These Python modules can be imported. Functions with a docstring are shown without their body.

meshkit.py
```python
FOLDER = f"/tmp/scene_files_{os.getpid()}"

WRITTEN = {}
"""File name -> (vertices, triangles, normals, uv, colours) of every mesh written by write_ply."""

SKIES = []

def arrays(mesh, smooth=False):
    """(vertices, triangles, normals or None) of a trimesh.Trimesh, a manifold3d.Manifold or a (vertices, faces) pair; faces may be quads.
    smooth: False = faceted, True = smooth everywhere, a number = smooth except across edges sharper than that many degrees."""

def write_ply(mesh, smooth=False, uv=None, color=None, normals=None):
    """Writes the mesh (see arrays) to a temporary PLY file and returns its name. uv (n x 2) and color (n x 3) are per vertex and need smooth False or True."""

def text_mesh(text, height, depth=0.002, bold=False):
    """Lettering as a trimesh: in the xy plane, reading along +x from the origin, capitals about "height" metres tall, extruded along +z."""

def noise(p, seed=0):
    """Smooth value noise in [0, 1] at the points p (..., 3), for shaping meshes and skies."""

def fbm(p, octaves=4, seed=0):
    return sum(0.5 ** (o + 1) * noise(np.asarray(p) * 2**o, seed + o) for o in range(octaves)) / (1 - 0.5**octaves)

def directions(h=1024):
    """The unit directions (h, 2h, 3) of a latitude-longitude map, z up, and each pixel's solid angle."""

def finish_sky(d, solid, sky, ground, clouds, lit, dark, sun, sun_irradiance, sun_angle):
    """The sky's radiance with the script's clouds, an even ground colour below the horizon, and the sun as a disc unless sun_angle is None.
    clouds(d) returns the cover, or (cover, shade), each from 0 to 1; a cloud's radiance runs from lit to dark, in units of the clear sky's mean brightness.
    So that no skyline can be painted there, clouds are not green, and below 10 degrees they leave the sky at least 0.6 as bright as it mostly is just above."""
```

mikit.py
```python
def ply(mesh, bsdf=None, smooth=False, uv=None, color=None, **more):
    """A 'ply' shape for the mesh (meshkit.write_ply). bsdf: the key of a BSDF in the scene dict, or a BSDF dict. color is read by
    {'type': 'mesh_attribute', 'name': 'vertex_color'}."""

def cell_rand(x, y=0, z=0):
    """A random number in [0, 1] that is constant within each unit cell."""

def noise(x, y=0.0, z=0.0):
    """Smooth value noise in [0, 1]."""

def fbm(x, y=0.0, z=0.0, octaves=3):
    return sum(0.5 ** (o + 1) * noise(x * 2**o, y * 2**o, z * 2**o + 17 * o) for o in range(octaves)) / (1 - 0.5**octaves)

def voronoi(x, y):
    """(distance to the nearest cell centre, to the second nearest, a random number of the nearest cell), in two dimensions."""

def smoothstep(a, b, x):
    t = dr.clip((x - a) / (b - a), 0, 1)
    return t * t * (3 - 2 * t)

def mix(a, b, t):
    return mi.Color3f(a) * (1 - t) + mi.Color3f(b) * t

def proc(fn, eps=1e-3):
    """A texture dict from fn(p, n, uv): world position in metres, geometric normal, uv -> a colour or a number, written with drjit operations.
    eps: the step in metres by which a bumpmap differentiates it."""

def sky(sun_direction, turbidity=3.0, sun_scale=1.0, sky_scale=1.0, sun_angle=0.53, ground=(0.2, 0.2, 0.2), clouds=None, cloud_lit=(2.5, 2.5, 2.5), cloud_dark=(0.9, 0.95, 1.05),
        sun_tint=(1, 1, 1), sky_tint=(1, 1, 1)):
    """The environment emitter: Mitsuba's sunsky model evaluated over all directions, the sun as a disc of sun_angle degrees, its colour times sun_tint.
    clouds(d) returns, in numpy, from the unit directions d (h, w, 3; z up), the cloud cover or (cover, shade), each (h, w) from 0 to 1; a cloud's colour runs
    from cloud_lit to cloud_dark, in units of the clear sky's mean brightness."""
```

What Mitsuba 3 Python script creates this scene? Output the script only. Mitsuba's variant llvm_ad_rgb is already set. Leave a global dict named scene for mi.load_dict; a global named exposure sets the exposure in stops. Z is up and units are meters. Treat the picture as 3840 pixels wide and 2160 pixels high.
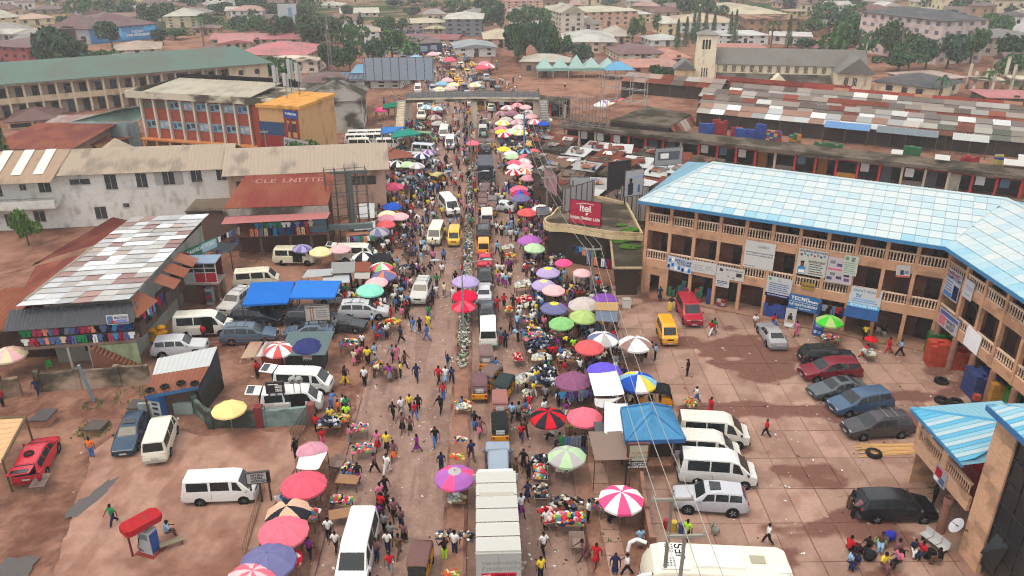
import math,random,numpy as np,trimesh,mitsuba as mi,mikit,meshkit
import drjit as dr
from mikit import noise,fbm,voronoi,cell_rand,smoothstep,mix,proc
T=mi.ScalarTransform4f
scene,labels={'type':'scene'},{}
R=random.Random(7); NR=np.random.default_rng(7)
# ------------------------------------------------------------------ camera, sky, exposure
CAM=(0.0,0.0,34.5); PITCH=math.radians(24.036); YAW=math.radians(1.99)
FW=(math.sin(YAW)*math.cos(PITCH),math.cos(YAW)*math.cos(PITCH),-math.sin(PITCH))
scene['camera']={'type':'perspective','fov':math.degrees(2*math.atan(1920/2944.0)),'fov_axis':'x','near_clip':1.0,'far_clip':9000.0,'to_world':T().look_at(origin=list(CAM),target=[CAM[i]+FW[i]*50 for i in range(3)],up=[0,0,1]),'medium':{'type':'ref','id':'air'}}
def cover(d):
 return np.ones(d.shape[:2]),0.55*meshkit.fbm(d*[2.2,2.2,4.0],4,seed=3)+0.1
scene['sky_light']=mikit.sky((-0.35,-0.25,1.0),turbidity=3,sun_scale=0.2,sun_angle=28,clouds=cover,sky_scale=1.0,sun_tint=(1,.97,.93),cloud_lit=(2.5,2.55,2.6),cloud_dark=(1.5,1.56,1.62))
exposure=2.75
# the damp air of the rainy season
scene['air']={'type':'homogeneous','albedo':{'type':'rgb','value':[.93,.95,.97]},'sigma_t':0.00034}
scene['haze']={'type':'cube','to_world':T().translate([0,3000,22]).scale([4200,3600,23.5]),'bsdf':{'type':'null'},'interior':{'type':'ref','id':'air'}}
labels['haze']={'label':'thin pale haze in the air over the whole town','category':'haze','kind':'stuff'}
# ------------------------------------------------------------------ colours and materials
def C(r,g,b,k=.9):
 f=lambda c:(c/255/12.92 if c<11 else((c/255+.055)/1.055)**2.4)*k
 return(f(r),f(g),f(b))
 # Every mesh carries its colour in its uv: uv.y is the packed colour of the thing, uv.x says which dirt lies on it (whole part) and how much (fraction).
DIRT=[C(92,74,62),C(126,100,82),C(58,54,46),C(112,64,50),C(112,96,84),C(132,82,66),C(100,68,58),C(132,102,85),C(102,78,70),C(106,70,62),C(114,75,61),C(70,74,44)]
def decode(uv):
 q=dr.round(uv.y); r=dr.floor(q/65536.0); g=dr.floor((q-r*65536.0)/256.0); b=q-r*65536.0-g*256.0
 base=mi.Color3f(dr.square(r/255.0),dr.square(g/255.0),dr.square(b/255.0)); k=dr.floor(uv.x); t=dr.clip((uv.x-k-.01)/.98,0,1)
 d=mi.Color3f(DIRT[0])
 for i in range(1,len(DIRT)):d=dr.select(k>i-.5,mi.Color3f(DIRT[i]),d)
 return base*(1-t)+d*t
VC=proc(lambda p,n,uv:decode(uv))
def pack(c):c=np.round(np.sqrt(np.clip(np.asarray(c,float),0,1))*255); return c[...,0]*65536+c[...,1]*256+c[...,2]
def two(b):return{'type':'twosided','bsdf':b}
def dif(c):return{'type':'diffuse','reflectance':c if isinstance(c,dict) else{'type':'rgb','value':list(c)}}
def plas(c,a):return two({'type':'roughplastic','distribution':'ggx','alpha':a,'int_ior':1.5,'nonlinear':False,'diffuse_reflectance':c if isinstance(c,dict) else{'type':'rgb','value':list(c)}})
ALIAS={'cloth':'matte','leaf':'matte','rubber':'matte','shopglass':'glass','puddle':'gloss'}
class Mats:
 def __setitem__(self,k,v):scene['mat_'+k]=v
BS=Mats()
BS['matte']=two(dif(VC))
BS['satin']=plas(VC,.35)
BS['gloss']=plas(VC,.1)
BS['metal']=two({'type':'blendbsdf','weight':.2,'a':dif(VC),'b':{'type':'roughconductor','material':'none','distribution':'ggx','alpha':.4}})
BS['glass']=plas((.012,.016,.018),.06)
# fine grain of dust and grit on earth and masonry
BS['grit']=two(dif(proc(lambda p,n,uv:decode(uv)*(.78+.26*noise(p.x*6.3,p.y*6.3,p.z*6.3)+.2*noise(p.x*1.7,p.y*1.7)))))
BS['dust']=two(dif(proc(lambda p,n,uv:decode(uv)*(.87+.2*noise(p.x*7.7,p.y*7.7,p.z*7.7)))))
# dirt, stains, moss and rust: blotches with an outline of their own, from noise over the surface of a finely divided mesh
nz=lambda v,s,o=4,seed=0:meshkit.fbm(v*np.broadcast_to(s,3),o,seed)
def st(a,b,x):t=np.clip((x-a)/(b-a),0,1); return t*t*(3-2*t)
FNS={  # bsdf, dirt, how much of it at the points v
'wall':('dust',0,lambda v:.5*st(.5,.7,nz(v,(1.1,1.1,.35),5)*.6+nz(v,(3.1,3.1,.5),3,5)*.4)),'render':('dust',1,lambda v:.5*st(.5,.68,nz(v,(.8,.8,1.1),5,2))),'mossy':('dust',2,lambda v:.9*st(.4,.6,nz(v,.35,5,3)*.8+nz(v,2.1,3,2)*.2)),'sheet':('metal',3,lambda v:st(.5,.61,nz(v,(.55,.3,.5),5,6)*.75+nz(v,(4,.5,1),2,7)*.25)),'sheet_clean':('satin',4,lambda v:.55*st(.5,.68,nz(v,(.5,.25,.5),5,8))),'roof':('satin',4,lambda v:.4*st(.4,.68,nz(v,.22,4,9)*.7+nz(v,(1.7,.5,1),3,1)*.3)),'rusty':('matte',5,lambda v:st(.3,.7,nz(v,(.6,.35,.6),5,12))),'earth':('grit',6,lambda v:st(.38,.66,nz(v,.06,5,1)*.4+nz(v,.35,5,2)*.35+nz(v,2.3,3,4)*.25)),'field':('matte',7,lambda v:st(.42,.56,nz(v,.02,5,6)*.6+nz(v,.2,4,7)*.4)),'road':('grit',8,lambda v:np.maximum(.5*st(.5,.68,nz(v,(.45,.12,1),5,3))*(.5+nz(v,1.6,3,2)),.35*st(.6,.66,nz(v,(1.6,.16,1),3,8)))),'slab':('dust',9,lambda v:np.maximum(st(.55,.61,nz(v,(.17,.36,1),5,2))*.85,.35*st(.4,.65,nz(v,.7,5,3)))),'apron':('grit',10,lambda v:np.maximum(.75*st(.5,.68,nz(v,.22,6,4)),.5*st(.4,.66,nz(v,(1.1,.5,1),5,5)))),'kerb':('grit',9,lambda v:st(.35,.65,nz(v,(2,.8,2),4,6)))}
BASE={'earth':C(146,110,94),'field':C(52,70,42),'road':C(146,120,109),'slab':C(168,136,121),'apron':C(160,126,110),'kerb':C(140,110,98)}
def fine(v,f,most=26000):
 d=np.hypot(*v.mean(0)[:2]); e=max(.3,.0045*d); a=v[f]; area=np.linalg.norm(np.cross(a[:,1]-a[:,0],a[:,2]-a[:,0]),axis=1).sum()/2
 e=max(e,math.sqrt(area*2.6/most)); return trimesh.remesh.subdivide_to_size(v,f,e,max_iter=30)
def colour(mat,v,col=None):
 """(bsdf, uv) for the points v of a mesh of this material"""
 col=BASE[mat] if mat in BASE and(col is None or col==(.5,.5,.5)) else col
 if mat in FNS:b,k,fn=FNS[mat]; x=k+.01+.98*np.clip(fn(v),0,1)
 else:b,x=ALIAS.get(mat,mat),np.full(len(v),.01)
 return b,np.c_[x,np.broadcast_to(pack(col),len(v))]
 # ------------------------------------------------------------------ meshes: (vertices, triangles)
BOXF=np.array([[0,2,3],[0,3,1],[4,5,7],[4,7,6],[0,1,5],[0,5,4],[2,6,7],[2,7,3],[0,4,6],[0,6,2],[1,3,7],[1,7,5]])
def box(x0,x1,y0,y1,z0,z1,taper=0):
 t=taper
 v=[[x,y,z] for z in(z0,z1) for y in(y0,y1) for x in(x0,x1)]
 v=np.array(v,float)
 if t:
  c=np.array([(x0+x1)/2,(y0+y1)/2]); v[4:,:2]=c+(v[4:,:2]-c)*(1-t)
 return v,BOXF
def cat(*ms):
 ms=ms[0] if len(ms)==1 and isinstance(ms[0],list) else ms
 vs,fs,n=[],[],0
 for v,f in ms:
  vs.append(v); fs.append(np.asarray(f)+n); n+=len(v)
 return np.vstack(vs),np.vstack(fs)
def rotz(a):
 c,s=math.cos(a),math.sin(a); return np.array([[c,-s,0],[s,c,0],[0,0,1.0]])
def xf(m,t=(0,0,0),rz=0.0,s=1.0,M=None):
 v=m[0]*s
 if M is not None:v=v@M.T
 if rz:v=v@rotz(rz).T
 return v+np.asarray(t,float),m[1]
def tri(m):return(np.array(m.vertices),np.array(m.faces))
def prism(poly,z0,z1):
 from shapely.geometry import Polygon
 m=trimesh.creation.extrude_polygon(Polygon(poly),z1-z0,engine='earcut'); v,f=tri(m); v[:,2]+=z0; return v,f
def tube(p0,p1,r0,r1=None,n=6):
 r1=r0 if r1 is None else r1
 p0,p1=np.array(p0,float),np.array(p1,float); d=p1-p0; d/=np.linalg.norm(d)
 a=np.cross(d,[0,0,1] if abs(d[2])<.9 else[1,0,0]); a/=np.linalg.norm(a); b=np.cross(d,a)
 th=np.arange(n)*2*np.pi/n; ring=np.cos(th)[:,None]*a+np.sin(th)[:,None]*b
 v=np.vstack([p0+ring*r0,p1+ring*r1,[p0],[p1]]); i=np.arange(n); j=(i+1)%n
 f=np.vstack([np.c_[i,j,j+n],np.c_[i,j+n,i+n],np.c_[j,i,i*0+2*n],np.c_[i+n,j+n,i*0+2*n+1]])
 return v,f
def lathe(prof,n=16,ax='z'):
 prof=np.array(prof,float); k=len(prof); th=np.arange(n)*2*np.pi/n
 v=np.array([[r*math.cos(t),r*math.sin(t),z] for r,z in prof for t in th])
 f=[]
 for a in range(k-1):
  for i in range(n):
   j=(i+1)%n; f+=[[a*n+i,a*n+j,(a+1)*n+j],[a*n+i,(a+1)*n+j,(a+1)*n+i]]
 if ax=='y':v=v[:,[0,2,1]]; f=[q[::-1] for q in f]
 return v,np.array(f)
def sheet(a,b,c,d,th=.04):
 """a flat sheet with thickness: corners a, b (lower edge), c, d (upper edge)"""
 q=np.array([a,b,c,d],float); n=np.cross(q[1]-q[0],q[3]-q[0]); n/=np.linalg.norm(n)
 lo=q-n*th
 v=np.vstack([lo[[0,1,3,2]],q[[0,1,3,2]]]); return v,BOXF
def corr(a,b,c,d,per=.25,h=.05,th=.02):
 """a corrugated sheet, ribs running up the slope"""
 a,b,c,d=(np.array(p,float) for p in(a,b,c,d)); n=np.cross(b-a,d-a); n/=np.linalg.norm(n); k=max(2,int(np.linalg.norm(b-a)/per*2))
 t=np.linspace(0,1,k+1)[:,None]; o=n*(h*(np.arange(k+1)%2))[:,None]; lo=a+(b-a)*t+o; hi=d+(c-d)*t+o
 v=np.vstack([lo,hi,lo-n*th,hi-n*th]); i=np.arange(k); m=k+1
 f=[np.c_[i,i+1,i+1+m],np.c_[i,i+1+m,i+m],np.c_[i+2*m,i+1+3*m,i+1+2*m],np.c_[i+2*m,i+3*m,i+1+3*m],np.c_[i+2*m,i+2*m+1,i+1],np.c_[i+2*m,i+1,i]]
 return v,np.vstack(f)
def hip(w,d,h,over=.5,ridge=None,gable=False,th=.12):
 """hip or gable roof over w x d (x, y), eaves at z = 0"""
 W,D=w/2+over,d/2+over
 lx=W>=D; r=(abs(W-D) if ridge is None else ridge) if not gable else(W if lx else D)
 r=max(r,.05); p=([-r,0,h],[r,0,h]) if lx else([0,-r,h],[0,r,h])
 e=[[-W,-D,0],[W,-D,0],[W,D,0],[-W,D,0]]; b=[[x,y,-th] for x,y,_ in e]
 v=np.array(e+list(p)+b,float)
 if lx:f=[[0,1,5],[0,5,4],[1,2,5],[2,3,4],[2,4,5],[3,0,4]]
 else:f=[[0,1,4],[1,2,5],[1,5,4],[2,3,5],[3,0,4],[3,4,5]]
 for i in range(4):f+=[[i,6+i,6+(i+1)%4],[i,6+(i+1)%4,(i+1)%4]]
 f+=[[6,8,7],[6,9,8]]
 return v,np.array(f)
def ico(r=1.0,sub=1,sc=(1,1,1)):
 m=trimesh.creation.icosphere(subdivisions=sub,radius=r); return np.array(m.vertices)*sc,np.array(m.faces)
def blob(r,sub=1,amp=.2,seed=0,sc=(1,1,1)):
 v,f=ico(1,sub); k=1+amp*(meshkit.noise(v*2.3+seed*7.1,seed)*2-1); return v*k[:,None]*r*np.array(sc),f
 # ------------------------------------------------------------------ entries of the scene
COUNT={}
def num(name):
 k=COUNT.get(name,-1)+1; COUNT[name]=k
 return name if k==0 else f'{name}_{k:03d}'
CACHE={}
def shape(mesh,mat,col=(.5,.5,.5),smooth=False,to=None):
 multi=isinstance(col,np.ndarray) and col.ndim==2
 key=(id(mesh[0]),id(mesh[1]),mat,id(col) if multi else tuple(np.round(col,4)),smooth)
 if key not in CACHE:
  v,f=mesh
  if mat in FNS:v,f=fine(np.asarray(v,float),np.asarray(f)); smooth=False
  if smooth and smooth is not True:  # split at the sharp edges first
   tm=trimesh.graph.smooth_shade(trimesh.Trimesh(v,f,process=False),angle=np.radians(smooth),facet_minarea=None); v,f=np.array(tm.vertices),np.array(tm.faces)
  b,uv=colour(mat,v,col if multi else tuple(col)); CACHE[key]=(mikit.ply((v,f),'mat_'+b,smooth=bool(smooth),uv=uv),mesh,col)
 d=CACHE[key][0]
 return{**d,'to_world':to} if to is not None else d
def place(x=0,y=0,z=0,rz=0,s=1.0):
 t=T().translate([float(x),float(y),float(z)]).rotate([0,0,1],math.degrees(rz))
 return t if s==1.0 else t.scale(s if isinstance(s,(list,tuple)) else[s]*3)
def tag(key,label=None,ct=None,group=None,kind=None):
 d=labels.setdefault(key,{})
 for k,v in(('label',label),('category',ct),('group',group),('kind',kind)):
  if v:d[k]=v
def part(root,name,mesh,mat='matte',col=(.5,.5,.5),to=None,smooth=False,kind=None,label=None):
 key=num(root+'__'+name); scene[key]=shape(mesh,mat,col,smooth,to)
 if kind or label:tag(key,label,None,None,kind)
 return key
def thing(name,label,ct,group=None):
 key=num(name); tag(key,label,ct,group); return key
def single(name,label,ct,mesh,mat='matte',col=(.5,.5,.5),to=None,smooth=False,group=None,kind=None):
 key=thing(name,label,ct,group); scene[key]=shape(mesh,mat,col,smooth,to)
 if kind:tag(key,kind=kind)
 return key
def struct(name,mesh,mat,col=(.5,.5,.5),label=None):
 key=num(name); scene[key]=shape(mesh,mat,col); tag(key,label,None,None,'structure'); return key
AT=[]  # what stands where, for saying which of many alike things one means
# ================================================================== the setting
def flat(poly,z):
 from shapely.geometry import Polygon
 p=Polygon(poly); v2,f=trimesh.creation.triangulate_polygon(p,engine='earcut'); v2=np.array(v2)
 f=np.array(f); a=v2[f[:,1]]-v2[f[:,0]]; b=v2[f[:,2]]-v2[f[:,0]]; bad=(a[:,0]*b[:,1]-a[:,1]*b[:,0])<0; f[bad]=f[bad][:,::-1]
 return np.c_[v2,np.full(len(v2),z)],f
struct('ground',flat([(-4000,-300),(4000,-300),(4000,6400),(-4000,6400)],-.06),'field')
def patch(x0,x1,y0,y1,z,e):
 nx,ny=max(1,int((x1-x0)/e)),max(1,int((y1-y0)/e)); X,Y=np.meshgrid(np.linspace(x0,x1,nx+1),np.linspace(y0,y1,ny+1)); v=np.c_[X.ravel(),Y.ravel(),np.full(X.size,z)]
 i=(np.arange(ny)[:,None]*(nx+1)+np.arange(nx)).ravel(); return v,np.vstack([np.c_[i,i+1,i+nx+2],np.c_[i,i+nx+2,i+nx+1]])
def ground_of(name,m,mat):
 key=num(name); b,uv=colour(mat,m[0]); scene[key]=mikit.ply(m,'mat_'+b,uv=uv); tag(key,kind='structure'); return key
for(x0,x1,y0,y1,z,e) in((-46,46,18,112,-.03,.34),(-135,135,60,215,-.036,.9),(-220,190,208,340,-.04,1.8)):ground_of('ground',patch(x0,x1,y0,y1,z,e),'earth')
ground_of('ground',patch(-520,560,60,900,-.05,4.2),'field')
# the two carriageways and the strip between them
rl=[(-10.4,10),(-3.05,10),(-3.05,160),(-6,195),(-15,235),(-30,300),(-43,350),(-49,347),(-38,300),(-23,235),(-14,195),(-10.4,160)]
rr=[(-1.5,10),(5.8,10),(5.8,160),(4,200),(-4,250),(-17,300),(-32,355),(-40,352),(-25,300),(-13,250),(-4,197),(-1.5,160)]
for q in(rl,rr):ground_of('road',trimesh.remesh.subdivide_to_size(*flat(q,0),.62,max_iter=40),'road')
med=struct('median',flat([(-2.85,10),(-1.7,10),(-1.7,162),(-2.85,162)],.12),'earth')
for x in(-3.05,-1.7):part(med,'kerb',cat([box(x,x+.2,10+i*1.5,11.49+i*1.5,-.02,.15+R.uniform(-.02,.01)) for i in range(101)]),'kerb',kind='stuff')
kb=struct('kerb',cat([box(-10.75,-10.42,10+i*1.2,11.19+i*1.2,-.05,.13+R.uniform(-.015,.015)) for i in range(38)]),'kerb')
gut=struct('gutter',flat([(-12.3,10),(-10.76,10),(-10.76,58),(-12.3,58)],-.02),'earth')
kb2=struct('kerb',cat([box(5.8,6.08,10+i*1.5,11.48+i*1.5,-.05,.12+R.uniform(-.015,.015)) for i in range(60)]),'kerb')
pv=struct('pavement',flat([(6.1,10),(9.4,10),(9.6,75),(6.1,75)],.02),'earth')
for i in range(14):part(pv,'slab',box(7.05+R.uniform(-.03,.03),8.2+R.uniform(-.03,.03),30+i*1.15,31.1+i*1.15,0,.09+R.uniform(-.02,.02)),'slab')
# the concrete yard on the right, cast in slabs of about 2 by 3.45 metres
cy=struct('courtyard',flat([(9.5,24),(44,24),(44,66),(24,79),(13,79),(9.6,62)],.012),'earth')
ca,sa=math.cos(-.0285),math.sin(-.0285)
for i in range(-3,13):
 for j in range(-5,11):
  x0,y0,x1,y1=16.1+2*i-16.1,39.5+3.45*j-39.5,18.1+2*i-16.1,42.95+3.45*j-39.5
  q=[(16.1+ca*x-sa*y,39.5+sa*x+ca*y) for x,y in((x0+.03,y0+.03),(x1-.03,y0+.03),(x1-.03,y1-.03),(x0+.03,y1-.03))]
  cx=sum(p[0] for p in q)/4; yy=sum(p[1] for p in q)/4
  if cx<10.3 or yy>76-.577*(cx-16):continue
  h=.045+R.uniform(-.012,.012); v=np.array([[x,y,z] for z in(0,h) for x,y in(q[0],q[1],q[3],q[2])]); v[4:,2]+=[R.uniform(-.008,.008) for _ in range(4)]
  part(cy,'slab',(v,BOXF),'slab',(lambda g:C(166*g,136*g,122*g))(R.uniform(.94,1.04)))
  # the worn concrete of the old filling station on the left
ap=[(-25.8,30),(-25.8,36.4),(-26.6,39),(-27.2,41.5),(-27.9,43.4),(-28.2,46),(-29.2,48.6),(-28.6,50.4),(-27,51.2),(-25.4,50.6),(-23.6,51.3),(-21.4,50.4),(-18.6,51.1),(-15.2,50.8),(-14.0,48),(-13.8,45),(-14.6,41.5),(-14.4,38),(-14.9,30)]
aq=[]
for i in range(len(ap)):  # a broken edge
 a,b=np.array(ap[i]),np.array(ap[(i+1)%len(ap)]); n=max(2,int(np.linalg.norm(b-a)/.45))
 aq+=[tuple(a+(b-a)*k/n+NR.normal(0,.07,2)) for k in range(n)]
v,f=prism(aq,-.04,.07); struct('forecourt',(v,f),'apron')
for(x,y,rx,ry,a) in((-26.8,43.4,.55,2.1,-.35),(-28.4,36.6,1.2,1.6,.3)):
 th=np.linspace(0,2*np.pi,26)[:-1]; rr_=1+.18*NR.normal(size=25); px=rx*rr_*np.cos(th); py=ry*rr_*np.sin(th)
 struct('puddle',flat([(x+math.cos(a)*q-math.sin(a)*w,y+math.sin(a)*q+math.cos(a)*w) for q,w in zip(px,py)],.076),'puddle',C(74,66,62))
 # ================================================================== writing and boards
TXT={}
def text(s,h,bold=True):
 if(s,bold) not in TXT:
  m=meshkit.text_mesh(s,1.0,.02,bold); TXT[s,bold]=(np.array(m.vertices),np.array(m.faces))
 v,f=TXT[s,bold]; return v*[h,h,.4],f
def board(name,label,ct,o,rz,w,h,bg,items=(),tilt=0.0,group=None,frame=None,th=.05,mat='satin',roll=0.0,back=None):
 """a board: lower left corner o, facing -y before the turn rz; items: (text, x, y, height, colour) or (x0, y0, x1, y1, colour) in metres or fractions"""
 k=thing(name,label,ct,group)
 M=rotz(rz)@np.array([[1,0,0],[0,math.cos(tilt),-math.sin(tilt)],[0,math.sin(tilt),math.cos(tilt)]])@np.array([[math.cos(roll),0,-math.sin(roll)],[0,1,0],[math.sin(roll),0,math.cos(roll)]])
 up=np.array([[1,0,0],[0,0,-1],[0,1,0.0]])
 part(k,'panel',xf(box(0,w,0,th,0,h),o,M=M),mat,bg)
 if frame:part(k,'frame',xf(cat([box(-.06,w+.06,-.03,th+.03,-.06,0),box(-.06,w+.06,-.03,th+.03,h,h+.06),box(-.06,0,-.03,th+.03,0,h),box(w,w+.06,-.03,th+.03,0,h)]),o,M=M),'satin',frame)
 by={}
 for it in items:
  if isinstance(it[0],str):
   m=text(it[0],it[3]*h); wd=m[0][:,0].max(); x=it[1]*w if it[1]>=0 else(w-wd)/2
   if wd>w*.96-max(0,x if it[1]>=0 else 0):m=(m[0]*[(w*.96-(x if it[1]>=0 else 0))/wd,1,1],m[1]); wd=m[0][:,0].max(); x=it[1]*w if it[1]>=0 else(w-wd)/2
   m=(m[0]@up.T+[x,-.012,it[2]*h],m[1]); nm='lettering'
  else:m=box(it[0]*w,it[2]*w,-.006-.001*len(by),.001,it[1]*h,it[3]*h); nm='print'
  by.setdefault((nm,it[4]),[]).append(m)
 for(nm,c),ms in by.items():part(k,nm,xf(cat(ms),o,M=M),'matte',c)
 return k
WHITE,BLACK,RED,BLUE,NAVY=C(236,236,232),C(28,26,28),C(196,34,52),C(44,112,178),C(34,44,104)
# ================================================================== the three-storey commercial building, right
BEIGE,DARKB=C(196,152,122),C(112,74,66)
cb=thing('commercial_building','three storey beige building with pale blue roof and white balustrades round the concrete yard','building')
BAL=lathe([(.035,0),(.075,.18),(.04,.42),(.065,.66),(.035,.8)],6)
def arcade(root,o,rz,n,bw,fl=((0,3.05),(3.95,7.05),(7.95,10.0)),depth=1.9,back=8,pillars=False,skip=(),solid=()):
 P=lambda m:xf(m,(*o,0),rz); L=n*bw
 for i in range(n+1):
  z0=3.05 if pillars else 0
  part(root,'column',P(box(i*bw-.16,i*bw+.16,-.05,.32,z0,10.25)),'render',BEIGE)
 for j,(z0,z1) in enumerate(fl):
  zt=fl[j+1][0] if j+1<len(fl) else 10.25
  part(root,'floor_beam' if j<2 else 'eaves_beam',P(box(-.1,L+.1,0,.2,z1,zt-.001)),'render',BEIGE)
  part(root,'ceiling',P(box(0,L,.2,depth,z1+.35,z1+.5)),'render',DARKB)  # dark brown puts the gallery shade into the ceiling colour
  part(root,'back_wall',P(box(0,L,depth,depth+.2,z0-.4 if j else 0,z1+.34)),'render',DARKB if j else C(92,62,56))  # gallery shade painted into the wall colour, darkest on the ground floor
  for i in range(n):  # the doors of the rooms behind
   x=i*bw+bw*R.uniform(.42,.5)
   part(root,'door',P(box(x,x+1.15,depth-.06,depth-.002,z0+(.0 if j else .05),z0+2.15)),'satin',C(34,26,27) if R.random()<.8 else C(74,50,44))
   if j and(j,i) not in skip:
    ms=[xf(BAL,(i*bw+.16+(k+.5)*(bw-.32)/8,.12,z0+.05)) for k in range(8)]+[box(i*bw+.16,(i+1)*bw-.16,.03,.21,z0+.85,z0+.97),box(i*bw+.16,(i+1)*bw-.16,.05,.19,z0,z0+.05)]
    part(root,'balustrade',P(cat(ms)),'render',C(222,196,172),kind='stuff')
 part(root,'end_wall',P(box(-.16,.1,.32,back*2,0,10.2)),'render',BEIGE)
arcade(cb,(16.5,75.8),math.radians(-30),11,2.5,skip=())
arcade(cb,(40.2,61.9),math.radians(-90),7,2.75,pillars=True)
part(cb,'ground_floor_wall',xf(cat([box(.16,2.34,.05,.25,2.2,3.05),box(.16,.75,.05,.25,0,2.2),box(1.75,2.34,.05,.25,0,2.2)]),(16.5,75.8,0),math.radians(-30)),'render',BEIGE)
for i in range(7):
 y=61.2-i*2.75; part(cb,'pillar',tube((40.2,y,0),(40.2,y,3.05),.27,n=14),'render',C(150,110,96),smooth=40)
part(cb,'plinth',xf(box(2.4,27.5,-.75,1.9,0,.16),(16.5,75.8,0),math.radians(-30)),'render',C(150,118,102))
# roof: four slopes, the seen ones laid in panels
ce,se=math.cos(math.radians(30)),math.sin(math.radians(30))
lw=lambda u,v,z:np.array([16.5+ce*u+se*v,75.8-se*u+ce*v,z])
E0=lw(-.8,-.8,10.25); ue=(39.4-16.5+.8*se)/ce; Ec=lw(ue,-.8,10.25); E2=np.array([39.4,40,10.25])
R0=lw(4.2,7.8,12.75); ur=(47.4-16.5-7.8*se)/ce; Rc=lw(ur,7.8,12.75); R2=np.array([47.4,40,12.75])
B0=lw(-.8,16.4,10.25); ub=(55.4-16.5-16.4*se)/ce; Bc=lw(ub,16.4,10.25); B2=np.array([55.4,40,10.25])
def facets(*qs):
 vs,fs=[],[]
 for q in qs:
  n=sum(len(v) for v in vs); vs.append(np.array(q)); fs+=[[n,n+k,n+k+1] for k in range(1,len(q)-1)]
 return np.vstack(vs),np.array(fs)
part(cb,'roof',facets([E0-[0,0,.06],Ec-[0,0,.06],Rc-[0,0,.06],R0-[0,0,.06]],[Ec-[0,0,.06],E2-[0,0,.06],R2-[0,0,.06],Rc-[0,0,.06]],[B0,E0,R0],[Bc,B0,R0,Rc],[B2,Bc,Rc,R2]),'roof',C(128,196,226))
roofkey=cb+'__roof'
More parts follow.
